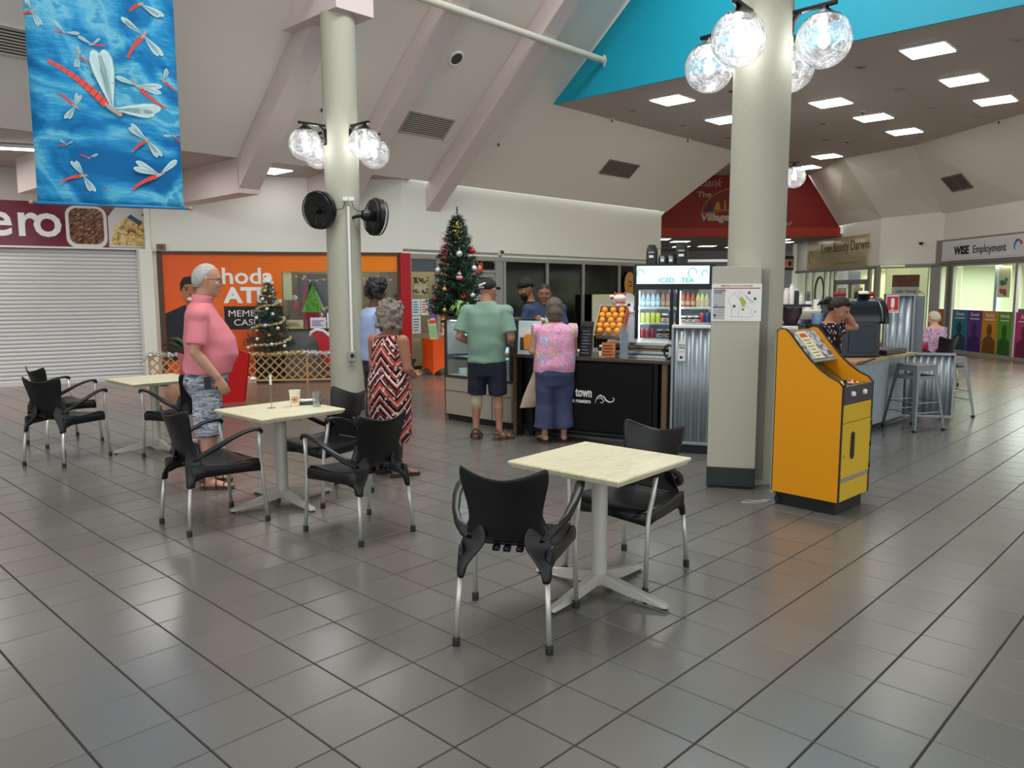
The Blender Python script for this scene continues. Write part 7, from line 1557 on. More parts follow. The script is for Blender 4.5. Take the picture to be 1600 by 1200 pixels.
# ---------- man in pink polo and striped shorts ----------
def man_pink():
    t = thing('person', 'man in a pink polo shirt and striped grey shorts standing by the middle table', 'person', (-2.49, 6.34, 0), radians(-74))
    sk = skinm('fair', 'B98C74')
    P = dict(torso=[((0, 0, .80), .15, .12), ((0, 0, .92), .185, .15), ((0, .02, 1.02), .185, .165), ((0, .03, 1.15), .185, .17), ((0, .0, 1.30), .185, .14), ((0, -.015, 1.42), .17, .11), ((0, -.015, 1.50), .09, .075)],
             neck=[(0, -.01, 1.46), (0, .01, 1.54), (0, .03, 1.61)], neck_r=[.075, .066, .066], head=(0, .045, 1.67), headR=RZ(4, -5), heads=1.08, jaw=1.08,
             armL=[(-.215, -.01, 1.40), (-.255, -.06, 1.12), (-.235, .07, .90)], armR=[(.205, -.01, 1.40), (.265, -.05, 1.12), (.24, .11, .91)],
             handL=((0, .25, -1), (1, 0, 0), .35, 1), handR=((-.1, .45, -1), (-1, 0, 0), .5, -1), armk=1.13, hs=1.05, legk=1.08,
             legL=[(-.10, 0, .86), (-.105, .01, .47), (-.11, -.03, .08)], legR=[(.10, .0, .86), (.14, .03, .47), (.16, .0, .08)], toeL=(.05, 1, 0), toeR=(.18, 1, 0))
    body(t, 'body', sk, P); eyes(t, P['head'], P['headR'], 1.08, '8C8680')
    hair_cap(t, P['head'], P['headR'], hairm('silver', '8E8C88', 'C9C8C4'), 1.08, front=.072, side=.01, back=-.055, thick=.008, amp=.003)
    # glasses
    c = Vector(P['head']); R = P['headR']; g = MB(); q = lambda x, y, z: tuple(c+R @ (Vector((x, y, z))*1.08))
    for s in (-1, 1):
        g.tube([q(s*.034+.024*cos(a), .100, .008+.016*sin(a)) for a in [2*pi*i/16 for i in range(16)]], .0018, 5, closed=True); g.tube([q(s*.058, .098, .014), q(s*.082, .05, .014), q(s*.086, -.01, .012)], .002, 5)
    g.tube([q(-.01, .102, .012), q(.01, .102, .012)], .0018, 5); g.build('glasses', dark_metal, t)
    pk = mat('pink_polo', 'D4808A', .85, spec=.15, bump=.15, bscale=220, var=.05, vscale=5)
    def fold(co): return .006*sin(22*co.z+9*co.y+4*noise.noise(co*5))*max(0, min(1, (1.25-co.z)*4))
    def tor(mb): mb.loft([(c_, (rx, 0, 0), (0, ry, 0)) for c_, rx, ry in [((0, .01, .925), .214, .182), ((0, .022, .97), .216, .192), ((0, .048, 1.08), .216, .212), ((0, .042, 1.20), .214, .200), ((0, .015, 1.31), .212, .165), ((0, -.01, 1.41), .195, .128), ((0, -.015, 1.47), .14, .10), ((0, -.01, 1.50), .09, .085)]], 28)
    def slv(mb):
        for s in (-1, 1):
            el = P['armL' if s < 0 else 'armR'][1]; sh = P['armL' if s < 0 else 'armR'][0]; e = Vector(sh).lerp(Vector(el), .82); mb.tube([(s*.13, -.01, 1.395), (s*.205, -.012, 1.36), tuple(Vector(sh).lerp(Vector(el), .45)), tuple(e)], [.080, .078, .076, .080], 16); mb.ball((s*.21, -.012, 1.395), .078, 14, 10)
    cloth(t, 'polo_shirt', [tor, slv], pk, .012, .005, 7, 3, fold)
    mb = MB().loft([((0, -.012, 1.475), (.098, 0, 0), (0, .088, 0)), ((0, .0, 1.52), (.088, 0, 0), (0, .082, -.0)), ((0, .012, 1.555), (.083, 0, 0), (0, .086, -.01)), ((0, .012, 1.556), (.077, 0, 0), (0, .08, -.01)), ((0, .0, 1.50), (.07, 0, 0), (0, .07, 0))], 28, cap=False).build('collar', pk, t, True)
    sm_ = NT('striped_shorts', .8, .2); v = sm_.vec(sm_.math('MULTIPLY', sm_.x, 1.6), sm_.math('MULTIPLY', sm_.y, 1.6), sm_.math('MULTIPLY', sm_.z, 9.0)); n = sm_.noise(3.2, 5, v, .4)
    sm_.color(sm_.ramp(n, [(.30, '343A48'), (.42, '596070'), (.49, 'A9AEB8'), (.54, '6E7484'), (.60, 'C4C7CC'), (.68, '4A5060')], 'EASE'))
    def sh1(mb): mb.loft([((0, .0, .74), (.175, 0, 0), (0, .13, 0)), ((0, -.005, .84), (.216, 0, 0), (0, .172, 0)), ((0, .005, .92), (.206, 0, 0), (0, .174, 0)), ((0, .01, .965), (.206, 0, 0), (0, .176, 0))], 24)
    def sh2(mb):
        for s, k in ((-1, 'legL'), (1, 'legR')): hp, kn, an = P[k]; mb.tube([(s*.095, 0, .80), (hp[0]*1.03, .0, .66), (kn[0], .01, .50), (kn[0]+s*.002, .01, .43)], [.105, .108, .104, .102], 20)
    cloth(t, 'shorts', [sh1, sh2], sm_.m, .012, .008, 8, 3)
    MB().loft([((0, .012, .945), (.2, 0, 0), (0, .17, 0)), ((0, .014, .975), (.202, 0, 0), (0, .173, 0))], 28).build('belt', black_mat, t, True)
    MB().box((.235, .03, .87), (.022, .05, .10), b=.006).build('phone_pouch', black_plastic, t)
    sandals(t, P, '432E24'); return t
man_pink()
# ---------- woman in patterned dress ----------
def woman_dress():
    t = thing('person', 'woman with grey curly hair in a red, black and white patterned dress', 'person', (-1.05, 6.68, 0), radians(-38))
    P = dict(torso=[((0, 0, .68), .13, .10), ((0, 0, .80), .175, .13), ((0, .0, .92), .15, .115), ((0, .0, 1.06), .16, .12), ((0, -.01, 1.16), .155, .10), ((0, -.01, 1.23), .08, .07)],
             neck=[(0, -.01, 1.2), (0, .005, 1.28), (0, .02, 1.33)], neck_r=[.06, .05, .05], head=(0, .03, 1.385), headR=RZ(6, -12), heads=.95,
             armL=[(-.175, -.01, 1.165), (-.205, .0, .95), (-.11, .17, .88)], armR=[(.175, -.01, 1.165), (.215, -.0, .94), (.12, .18, .85)], handL=((.7, .7, 0), (0, 0, -1), .7, 1), handR=((-.6, .7, 0), (0, 0, 1), .7, 1), armk=1.05, hs=.9,
             legL=[(-.08, 0, .72), (-.085, .01, .40), (-.09, -.02, .07)], legR=[(.08, 0, .72), (.09, .01, .40), (.115, -.02, .07)], legk=.85, toeL=(-.1, 1, 0), toeR=(.35, 1, 0))
    body(t, 'body', skinm('tan', '9C6A52'), P); eyes(t, P['head'], P['headR'], .95, '5A5048')
    # curls
    mb = MB(); rs = random.Random(31); c = Vector(P['head']); R = P['headR']
    for i in range(150):
        a = rs.uniform(0, 2*pi); z = rs.uniform(-.14, .115); rr = .098*sqrt(max(.12, 1-(z/.15)**2)) if z > 0 else .102+.012*sin(z*20)
        x, y = rr*cos(a), rr*sin(a)*1.12-.012
        if y > .035 and z < .055: continue
        mb.ball(tuple(c+R @ Vector((x, y, z))), rs.uniform(.018, .028), 7, 5)
    mb.ball(tuple(c+R @ Vector((0, -.015, .02))), .097, 16, 12, (1, 1.1, 1.15)); remesh(mb, 'curly_hair', hairm('greybrown', '4A4038', '9A9084', 55), t, .008, 1, .008, 45)
    d = NT('zigzag_dress', .8, .2)
    ax = d.math('MULTIPLY', d.math('ABSOLUTE', d.math('SUBTRACT', d.math('FRACT', d.math('MULTIPLY', d.math('ADD', d.math('ARCTAN2', d.x, d.math('MULTIPLY', d.y, -1.0)), 3.6), .637)), .5)), .34)
    w = d.math('FRACT', d.math('MULTIPLY', d.math('ADD', d.z, d.math('MULTIPLY', ax, .95)), 3.1)); base = d.ramp(w, [(0, '1A1416'), (.10, 'B04A3A'), (.18, 'E0D6D2'), (.22, '1C1518'), (.33, '8C3A34'), (.42, 'D8C8C4'), (.46, 'B8503E'), (.58, '2A1C20'), (.66, 'D6CCCA'), (.70, '7A2E2E'), (.82, '201619'), (.90, 'C9827A'), (.95, 'E2DAD6')])
    cell = d.voro(30, None, 1); vd = d.voro(30, None, 0); sp_ = d.math('LESS_THAN', vd, .34); fine = d.ramp(cell, [(0, '1E1618'), (.3, 'D8CCC8'), (.6, 'A8453A'), (.8, '2A1A1C')]); d.color(d.mix(d.math('MULTIPLY', sp_, .9), base, fine))
    def dr(mb): mb.loft([ell_((0, .0, .30), .17, .14), ell_((0, .0, .36), .19, .165), ell_((0, 0, .50), .2, .175), ell_((0, -.005, .68), .205, .175), ell_((0, -.01, .80), .205, .165), ell_((0, -.0, .92), .19, .148), ell_((0, .005, 1.05), .188, .15), ell_((0, -.005, 1.14), .18, .125), ell_((0, -.01, 1.19), .14, .095), ell_((0, -.01, 1.215), .10, .075)], 26)
    def fd(co): return .007*sin(atan2(co.x, co.y)*9+co.z*3)*max(0, min(1, (.9-co.z)*1.6))
    cloth(t, 'dress', [dr], d.m, .012, .004, 6, 3, fd); sandals(t, P, '2A2222', thong=True, nm='thong')
    MB().box((0, .245, .93), (.075, .012, .14), rx=-.6, b=.004).build('phone', black_plastic, t); return t
woman_dress()
# ---------- dark-haired person in pale blue behind her ----------
def person_blue():
    t = thing('person', 'dark-haired person in a pale blue shirt behind the woman in the patterned dress', 'person', (-1.44, 8.2, 0), radians(-58))
    P = dict(torso=[((0, 0, .78), .14, .11), ((0, 0, .90), .17, .12), ((0, .0, 1.05), .16, .12), ((0, .0, 1.22), .18, .125), ((0, -.01, 1.34), .17, .10), ((0, -.01, 1.41), .08, .07)], neck=[(0, -.01, 1.38), (0, .01, 1.46), (0, .025, 1.51)], head=(0, .04, 1.585), headR=RZ(0, -6),
             armL=[(-.19, 0, 1.33), (-.23, -.03, 1.08), (-.06, .19, 1.06)], armR=[(.19, 0, 1.33), (.235, -.02, 1.09), (.05, .2, 1.08)], handL=((1, .2, 0), (0, -1, 0), .5, 1), handR=((-1, .1, 0), (0, -1, 0), .5, 1),
             legL=[(-.09, 0, .84), (-.095, .01, .46), (-.10, -.02, .08)], legR=[(.09, 0, .84), (.095, .01, .46), (.10, -.02, .08)])
    body(t, 'body', skinm('brown', '6A4432'), P); eyes(t, P['head'], P['headR'], 1, '1A1210', '5A3028')
    mb = MB(); rs = random.Random(17); c = Vector(P['head']); R = P['headR']
    for i in range(110):
        a = rs.uniform(0, 2*pi); z = rs.uniform(-.085, .13); rr = .10*sqrt(max(.1, 1-(z/.155)**2)); x, y = rr*cos(a), rr*sin(a)*1.12-.01
        if y > .03 and z < .06: continue
        mb.ball(tuple(c+R @ Vector((x, y, z))), rs.uniform(.016, .026), 7, 5)
    mb.ball(tuple(c+R @ Vector((0, -.018, .03))), .10, 16, 12, (1, 1.08, 1.08)); remesh(mb, 'wavy_hair', hairm('black', '0C0A0B', '242020', 50), t, .008, 2, .006, 40)
    def tor(mb): mb.loft([ell_((0, 0, .86), .185, .14), ell_((0, 0, 1.0), .18, .14), ell_((0, 0, 1.2), .197, .143), ell_((0, -.008, 1.33), .185, .118), ell_((0, -.01, 1.39), .12, .09), ell_((0, -.01, 1.415), .08, .075)], 24)
    def slv(mb):
        for k in ('armL', 'armR'): sh, el, wr = [Vector(p) for p in P[k]]; mb.tube([sh.lerp(V(0, 0, 1.3), .2), sh, sh.lerp(el, .5), sh.lerp(el, .9)], [.07, .068, .062, .064], 14); mb.ball(tuple(sh), .072, 14, 10)
    cloth(t, 'blue_shirt', [tor, slv], mat('pale_blue_cloth', '9FB0D4', .85, spec=.15, bump=.1, bscale=150), .012, .006, 9)
    def tr(mb):
        mb.loft([ell_((0, 0, .74), .16, .12), ell_((0, 0, .90), .175, .13)], 20)
        for k in ('legL', 'legR'): hp, kn, an = [Vector(p) for p in P[k]]; mb.tube([hp, kn, an], [.10, .078, .066], 16)
    cloth(t, 'trousers', [tr], mat('dark_trousers', '2A2C34', .85), .012, .006, 9); sandals(t, P, '22201F', nm='shoe'); return t
person_blue()
# ---------- man in green tee, cap, navy shorts ----------
def cap_hat(t, c, R, col, s=1.0, back_mark=True, peak_dir=1):
    m = hair_cap(t, c, R, mat('cap_'+col, col, .8), s, front=.05, side=.03, back=.01, thick=.016, amp=.001, name='cap'); q = lambda x, y, z: tuple(Vector(c)+R @ (Vector((x, y, z))*s))
    pts = [q(.072*cos(a), .085+.085*sin(a)*peak_dir, .05-.012*sin(a)) for a in [pi*i/12 for i in range(13)]]; MB().slab(pts, R @ Vector((0, 0, .006))).build('peak', mat('cap_'+col, col, .8), m)
    if back_mark:
        k = MB(); vs = [q(.040*x, -.1245+.012*abs(x), z) for x, z in ((-1, .052), (-.4, .058), (.4, .070), (1, .076), (1, .058), (.4, .050), (-.4, .040), (-1, .034))]; k.slab(vs, R @ Vector((0, -.004, 0))).build('white_mark', white_pl, m)
        k = MB(); vs = [q(.034*cos(a), -.118, .012+.026*sin(a)) for a in [pi*i/10 for i in range(11)]]; k.slab(vs, R @ Vector((0, -.006, 0))).build('strap_opening', mat('grey_hair_patch', '8A8680', .8), m)
def man_green():
    t = thing('person', 'man in a green t-shirt, black cap and navy shorts at the cake case', 'person', (-.27, 8.30, 0), radians(-12))
    P = dict(torso=[((0, 0, .80), .15, .12), ((0, 0, .92), .18, .14), ((0, .01, 1.05), .18, .145), ((0, .0, 1.25), .195, .14), ((0, -.01, 1.38), .18, .11), ((0, -.01, 1.46), .09, .075)], neck=[(0, -.01, 1.42), (0, .01, 1.5), (0, .025, 1.55)], neck_r=[.072, .062, .062], head=(.01, .045, 1.578), headR=RZ(-22, -8), heads=1.03,
             armL=[(-.215, -.005, 1.36), (-.285, -.06, 1.10), (-.16, .14, 1.01)], armR=[(.215, -.005, 1.36), (.275, -.05, 1.09), (.19, .17, 1.0)], handL=((.4, .9, 0), (0, 0, -1), .4, 1), handR=((-.2, .9, .1), (0, 0, -1), .4, -1), armk=1.12, legk=.98,
             legL=[(-.10, 0, .84), (-.115, .01, .46), (-.12, -.02, .08)], legR=[(.10, 0, .84), (.12, .01, .46), (.14, -.02, .08)], toeL=(-.1, 1, 0), toeR=(.75, .8, 0))
    body(t, 'body', skinm('ruddy', 'A87862'), P); eyes(t, P['head'], P['headR'], 1.03, '7A6A5C'); cap_hat(t, P['head'], P['headR'], '121214', 1.03)
    def tor(mb): mb.loft([ell_((0, 0, .83), .205, .155), ell_((0, 0, .92), .207, .165), ell_((0, .005, 1.05), .21, .17), ell_((0, .0, 1.22), .222, .162), ell_((0, -.01, 1.35), .21, .13), ell_((0, -.01, 1.42), .14, .10), ell_((0, -.008, 1.465), .092, .085), ell_((0, -.005, 1.475), .085, .08)], 26)
    def slv(mb):
        for k in ('armL', 'armR'): sh, el, wr = [Vector(p) for p in P[k]]; mb.tube([sh.lerp(V(0, 0, 1.34), .3), sh, sh.lerp(el, .5), sh.lerp(el, .80)], [.085, .082, .078, .080], 14); mb.ball(tuple(sh), .084, 14, 10)
    def fd(co):
        a = .009*sin(26*co.z+7*co.x+5*noise.noise(co*4))*max(0, min(1, (1.12-co.z)*5)); return a+.006*sin(24*co.x+8*co.z)*max(0, min(1, (co.z-1.05)*4))
    cloth(t, 'green_t_shirt', [tor, slv], mat('sage_cotton', '7C9A88', .9, spec=.12, bump=.1, bscale=160), .011, .005, 8, 3, fd)
    def sh_(mb):
        mb.loft([ell_((0, 0, .68), .18, .13), ell_((0, 0, .80), .195, .15), ell_((0, 0, .87), .19, .15)], 20)
        for k in ('legL', 'legR'): hp, kn, an = [Vector(p) for p in P[k]]; mb.tube([hp, hp.lerp(kn, .5), kn+V(0, 0, .02)], [.112, .105, .10], 16)
    cloth(t, 'navy_shorts', [sh_], mat('navy_cloth', '161A2C', .85, bump=.1, bscale=120), .012, .008, 9)
    kn = P['legL'][1]; MB().tube([(kn[0], .01, .50), (kn[0], .008, .42), (kn[0]-.002, -.002, .33)], [.066, .062, .060], 18).build('knee_support', mat('support_beige', 'C2B49A', .9, bump=.2, bscale=200), t, True)
    MB().tube([(.068*cos(a), .0+.066*sin(a), 1.475+.012*sin(a)) for a in [2*pi*i/24 for i in range(24)]], .006, 6, closed=True).build('neck_cord', mat('cord_red', '8A2A24', .7), t, True)
    sandals(t, P, '54402F'); return t
man_green()
# ---------- woman in pink floral top ----------
def woman_pink():
    t = thing('person', 'woman in a pink floral top and loose blue trousers at the counter', 'person', (.44, 8.12, 0), radians(8))
    P = dict(torso=[((0, 0, .70), .14, .11), ((0, 0, .80), .18, .14), ((0, .01, .92), .18, .14), ((0, .01, 1.08), .18, .14), ((0, -.01, 1.19), .16, .11), ((0, -.01, 1.26), .08, .07)], neck=[(0, -.01, 1.22), (0, .01, 1.30), (0, .02, 1.35)], neck_r=[.062, .052, .052], head=(0, .035, 1.385), headR=RZ(-6, -10), heads=.97,
             armL=[(-.19, .0, 1.18), (-.235, -.02, .96), (-.16, .20, .95)], armR=[(.18, .0, 1.18), (.21, .02, .96), (.12, .22, .96)], handL=((.2, .95, .0), (0, 0, -1), .4, 1), handR=((-.2, .95, .1), (0, 0, -1), .4, -1), armk=1.05, hs=.9,
             legL=[(-.09, 0, .74), (-.10, .01, .40), (-.105, -.02, .07)], legR=[(.09, 0, .74), (.095, .01, .40), (.10, -.02, .07)], legk=.9, toeL=(-.15, 1, 0), toeR=(.15, 1, 0), footz=.02)
    body(t, 'body', skinm('fair2', 'AC806A'), P); eyes(t, P['head'], P['headR'], .97, '5A4A40')
    mb = MB(); c = Vector(P['head']); R = P['headR']
    for x, y, z, r in ((0, -.024, .03, .096), (0, -.05, -.035, .082), (-.045, -.03, -.05, .052), (.045, -.03, -.05, .052), (0, -.06, -.085, .058), (-.03, -.045, -.095, .045), (.03, -.045, -.095, .045), (-.05, .0, .0, .045), (.05, 0, 0, .045)):
        mb.ball(tuple(c+R @ (Vector((x, y, z))*.97)), r*.97, 16, 12, (1, 1, 1.08))
    remesh(mb, 'bobbed_hair', hairm('ash', '2E2622', '74675C', 90), t, .007, 3, .004, 30)
    f = NT('floral', .8, .2); nz_ = f.noise(60, 3, None, 1.0); a = f.ramp(nz_, [(.3, 'B65F96'), (.42, 'D98AB4'), (.5, 'E9C4D6'), (.56, 'C76FA6'), (.63, 'B9A98A'), (.7, 'E6B7CC')], 'EASE')
    v1 = f.voro(8.5); r1 = f.voro(8.5, None, 1); flo = f.math('LESS_THAN', v1, .34); fc_ = f.ramp(r1, [(0, '8FB2E0'), (.3, 'B8A878'), (.5, 'D98AB4'), (.75, '9AB4DC'), (.9, 'C9BE8A')]); dots = f.ramp(f.noise(90, 1), [(.45, 'F2F2F2'), (.55, 'A8A070')], 'EASE')
    f.color(f.mix(f.math('MULTIPLY', flo, .8), a, f.mix(f.step(f.noise(70, 1), .58, .03), fc_, 'F0ECE8')))
    def tor(mb): mb.loft([ell_((0, 0, .74), .215, .16), ell_((0, .0, .82), .225, .175), ell_((0, .005, .95), .218, .172), ell_((0, .0, 1.08), .21, .16), ell_((0, -.01, 1.17), .205, .128), ell_((0, -.012, 1.215), .16, .10), ell_((0, -.01, 1.25), .085, .078)], 26); [mb.loft([((q*.15, -.01, 1.17), (0, .08, 0), (0, 0, .085)), ((q*.235, -.005, 1.165), (0, .074, 0), (0, 0, .082))], 16) for q in (-1, 1)]
    def fd(co): return .010*sin(18*co.z-9*co.x+5*noise.noise(co*4))*max(0, min(1, (1.0-co.z)*4))
    cloth(t, 'floral_top', [tor], f.m, .011, .005, 8, 3, fd)
    def tr(mb):
        mb.loft([ell_((0, 0, .60), .185, .14), ell_((0, -.01, .72), .205, .16), ell_((0, 0, .80), .2, .16)], 22)
        for k, s in (('legL', -1), ('legR', 1)): hp, kn, an = [Vector(p) for p in P[k]]; mb.tube([hp, hp.lerp(kn, .5), kn, (an.x+s*.005, -.01, .24), (an.x+s*.01, -.01, .155)], [.115, .112, .10, .102, .106], 18)
    cloth(t, 'blue_trousers', [tr], mat('slate_blue_cloth', '3C4263', .85, bump=.12, bscale=120), .012, .009, 7, 3, lambda co: .006*sin(20*co.x+6*co.z))
    sandals(t, P, '3A2E2A', thong=True, nm='thong'); return t
woman_pink()
g = thing('cloth_bag', 'beige canvas tote bag hanging at the left side of the woman in the pink top', 'bag', (.17, 8.10, 0), radians(20))
cloth(g, 'bag_body', [lambda mb: mb.loft([((.0, 0, .37), (.10, 0, 0), (0, .03, 0)), ((.015, 0, .44), (.095, 0, 0), (0, .035, 0)), ((.05, 0, .60), (.062, 0, 0), (0, .03, 0)), ((.085, 0, .76), (.03, 0, 0), (0, .02, 0))], 16)], mat('canvas', 'A3937E', .9, bump=.2, bscale=200), .01, .008, 10)
MB().tube([(.08, -.01, .72), (.09, -.015, .86), (.085, -.005, .96), (.10, .01, .86), (.10, .01, .74)], .007, 6).build('strap', mat('canvas', 'A3937E', .9), g, True)
# ---------- baristas ----------
def barista(name, lab, loc, rz, skin, shirt, head, headR, armL, armR, hL, hR, hair=None, cap=None, k=1.0, turban=False):
    t = thing('person', lab, 'person', loc, rz)
    P = dict(torso=[((0, 0, .78), .14, .11), ((0, 0, .92), .16, .12), ((0, .0, 1.1), .16, .12), ((0, .0, 1.26), .18, .125), ((0, -.01, 1.38), .17, .10), ((0, -.01, 1.45), .08, .07)], neck=[(0, -.01, 1.42), (0, .01, 1.50), (0, .025, 1.54)], head=head, headR=headR,
             armL=armL, armR=armR, handL=hL, handR=hR, legL=[(-.09, 0, .84), (-.095, .01, .46), (-.10, -.02, .08)], legR=[(.09, 0, .84), (.095, .01, .46), (.10, -.02, .08)])
    body(t, 'body', skin, P); eyes(t, head, headR, 1, '120E0C', '7A4438')
    if hair: hair_cap(t, head, headR, hairm('black', '0C0A0B', '1E1A1A', 50), 1.0, front=.062, side=-.0, back=-.05, thick=.012, amp=.004)
    if cap: hair_cap(t, head, headR, mat('cap_121214', '121214', .8), 1.0, front=.03, side=.02, back=.0, thick=.028, amp=.003, name='cap')
    if turban:
        m = MB(); q = lambda x, y, z: tuple(Vector(head)+headR @ Vector((x, y, z))); m.loft([(q(0, .05, -.04), (.06, 0, 0), (0, .045, 0)), (q(0, .055, -.09), (.055, 0, 0), (0, .05, 0)), (q(0, .06, -.13), (.03, 0, 0), (0, .03, 0))], 14); m.build('beard', hairm('black', '0C0A0B', '1E1A1A', 50), t, True)
    def tor(mb): mb.loft([ell_((0, 0, .84), .18, .14), ell_((0, 0, 1.0), .175, .138), ell_((0, 0, 1.22), .197, .145), ell_((0, -.008, 1.36), .187, .118), ell_((0, -.01, 1.43), .12, .09), ell_((0, -.01, 1.455), .075, .07)], 24)
    def slv(mb):
        for kk in ('armL', 'armR'): sh, el, wr = [Vector(p) for p in P[kk]]; mb.tube([sh.lerp(V(0, 0, 1.34), .2), sh, sh.lerp(el, .5), sh.lerp(el, .85)], [.072, .07, .064, .066], 14); mb.ball(tuple(sh), .074, 14, 10)
    cloth(t, 'shirt', [tor, slv], shirt, .012, .006, 9)
    def tr(mb):
        mb.loft([ell_((0, 0, .74), .16, .12), ell_((0, 0, .88), .17, .13)], 20)
        for kk in ('legL', 'legR'): hp, kn, an = [Vector(p) for p in P[kk]]; mb.tube([hp, kn, an], [.10, .078, .066], 16)
    cloth(t, 'trousers', [tr], mat('dark_trousers', '2A2C34', .85), .014, .006, 9); sandals(t, P, '22201F', nm='shoe'); return t
barista('b1', 'barista in a navy shirt facing the camera behind the counter', (.39, 9.5, 0), radians(176), skinm('brown2', '8A5A40'), mat('navy_shirt', '2B3C5C', .8, bump=.1, bscale=120), (0, .04, 1.535), RZ(0, -6),
        [(-.2, 0, 1.35), (-.24, .06, 1.12), (-.06, .28, 1.17)], [(.2, 0, 1.35), (.26, .05, 1.12), (.12, .28, 1.20)], ((.5, .7, .3), (0, 0, -1), .6, 1), ((-.3, .6, .5), (-1, 0, 0), .7, 1), hair=True)
barista('b2', 'bearded barista in black with a black cap, turned to the left behind the counter', (.22, 9.85, 0), radians(118), skinm('brown3', 'A06A4C'), mat('black_shirt', '17171A', .85), (0, .05, 1.60), RZ(0, -18),
        [(-.2, 0, 1.35), (-.22, .08, 1.12), (-.1, .3, 1.1)], [(.2, 0, 1.35), (.22, .08, 1.12), (.1, .3, 1.1)], ((.2, .9, 0), (0, 0, -1), .5, 1), ((-.2, .9, 0), (0, 0, -1), .5, -1), cap=True, turban=True)
g = thing('sandwich_wrap', 'pale paper-wrapped roll held by the barista in navy', 'food', (.32, 9.20, 1.235), .4); MB().loft([((-.07, 0, 0), (0, .025, 0), (0, 0, .025)), ((0, 0, .01), (0, .032, 0), (0, 0, .03)), ((.07, 0, .0), (0, .026, 0), (0, 0, .024))], 14).build('wrap', mat('wrap_paper', 'DCCDB4', .7), g, True)
# ---------- woman with phone at the bar ----------
def woman_phone():
    t = thing('person', 'dark-haired woman in a black and pink print top looking at her phone at the bar', 'person', (2.94, 7.42, 0), radians(-130)); t.scale = (.985, .985, .985)
    P = dict(torso=[((0, 0, .74), .14, .11), ((0, 0, .84), .17, .13), ((0, .02, .98), .165, .13), ((0, .04, 1.13), .165, .12), ((0, .05, 1.23), .155, .10), ((0, .055, 1.30), .08, .07)], neck=[(0, .05, 1.27), (0, .075, 1.34), (0, .10, 1.38)], neck_r=[.06, .05, .05], head=(0, .135, 1.425), headR=RZ(0, -32), heads=.98, nose=1.0,
             armL=[(-.175, .05, 1.24), (-.30, .20, 1.25), (-.11, .10, 1.47)], armR=[(.175, .05, 1.22), (.20, .10, .98), (.09, .33, .925)], handL=((.6, -.1, .3), (.3, .0, -1), .5, 1), handR=((-.25, .9, .1), (-.3, 0, 1), .7, 1), hs=.9,
             legL=[(-.09, 0, .76), (-.095, .02, .42), (-.10, .0, .07)], legR=[(.09, 0, .76), (.095, .02, .42), (.10, .0, .07)], legk=.9)
    body(t, 'body', skinm('golden', 'B98264'), P); eyes(t, P['head'], P['headR'], .98, '1A1210', 'A8584C')
    hm = hairm('darkbrown', '14100F', '2E2624', 80); hair_cap(t, P['head'], P['headR'], hm, .98, front=.058, side=-.01, back=-.05, thick=.012, amp=.004)
    c = Vector(P['head']); R = P['headR']; MB().ball(tuple(c+R @ Vector((0, -.125, .02))), .042, 14, 10, (1.1, .9, 1)).tube([tuple(c+R @ Vector((0, -.13, .0))), tuple(c+R @ Vector((.02, -.17, -.03))), tuple(c+R @ Vector((.03, -.18, -.07)))], [.028, .02, .004], 8).build('hair_bun', hm, t, True)
    m = MB(); q = lambda x, y, z: tuple(c+R @ Vector((x, y, z)))
    for s in (-1, 1): m.ball(q(s*.034, .062, .108), .026, 12, 8, (1, .6, .8))
    m.tube([q(-.075, .03, .09), q(-.04, .07, .115), q(.04, .07, .115), q(.075, .03, .09)], .004, 6); m.build('sunglasses', black_plastic, t, True)
    f = NT('leaf_print', .8, .2); n = f.voro(42, f.vec(f.x, f.y, f.math('MULTIPLY', f.z, .55)), 0); r_ = f.voro(42, f.vec(f.x, f.y, f.math('MULTIPLY', f.z, .55)), 1); f.color(f.mix(f.math('LESS_THAN', n, .36), '17141A', f.ramp(r_, [(0, 'D8A8A0'), (.3, 'E6D6D0'), (.55, '9A6A80'), (.75, '17141A')])))
    def tor(mb): mb.loft([ell_((0, 0, .78), .195, .15), ell_((0, .01, .92), .19, .15), ell_((0, .03, 1.08), .188, .145), ell_((0, .045, 1.19), .182, .125), ell_((0, .052, 1.25), .165, .11), ell_((0, .055, 1.30), .10, .085)], 24)
    def slv(mb):
        for kk, f_ in (('armL', .45), ('armR', .7)): sh, el, wr = [Vector(p) for p in P[kk]]; mb.tube([sh.lerp(V(0, .05, 1.2), .3), sh, sh.lerp(el, f_)], [.074, .072, .074], 14); mb.ball(tuple(sh), .074, 14, 10)
    cloth(t, 'print_top', [tor, slv], f.m, .011, .006, 9)
    def tr(mb):
        mb.loft([ell_((0, 0, .64), .17, .13), ell_((0, 0, .80), .18, .14)], 20)
        for kk in ('legL', 'legR'): hp, kn, an = [Vector(p) for p in P[kk]]; mb.tube([hp, kn, an], [.10, .078, .066], 16)
    cloth(t, 'trousers', [tr], mat('dark_trousers', '2A2C34', .85), .014, .006, 9); sandals(t, P, '22201F', nm='shoe')
    MB().box((.06, .43, .955), (.075, .15, .01), rx=.35, rz=.2, b=.003).build('phone', black_plastic, t); return t
woman_phone()
g = thing('silver_pouch', 'shiny silver pouch in front of the woman with the phone', 'bag', (3.02, 7.36, .83), .2); MB().loft([((0, 0, 0), (.07, 0, 0), (0, .03, 0)), ((0, 0, .12), (.065, 0, 0), (0, .03, 0)), ((.02, 0, .26), (.03, 0, 0), (0, .006, 0))], 14, pw=.6).build('foil', mat('foil', 'C9D6DA', .2, metal=.8, bump=.8, bscale=25), g, 50)
MB().box((0, 0, -.415), (.3, .2, .83), b=.01).build('small_cabinet', mat('bar_body', '3E4244', .6), g)
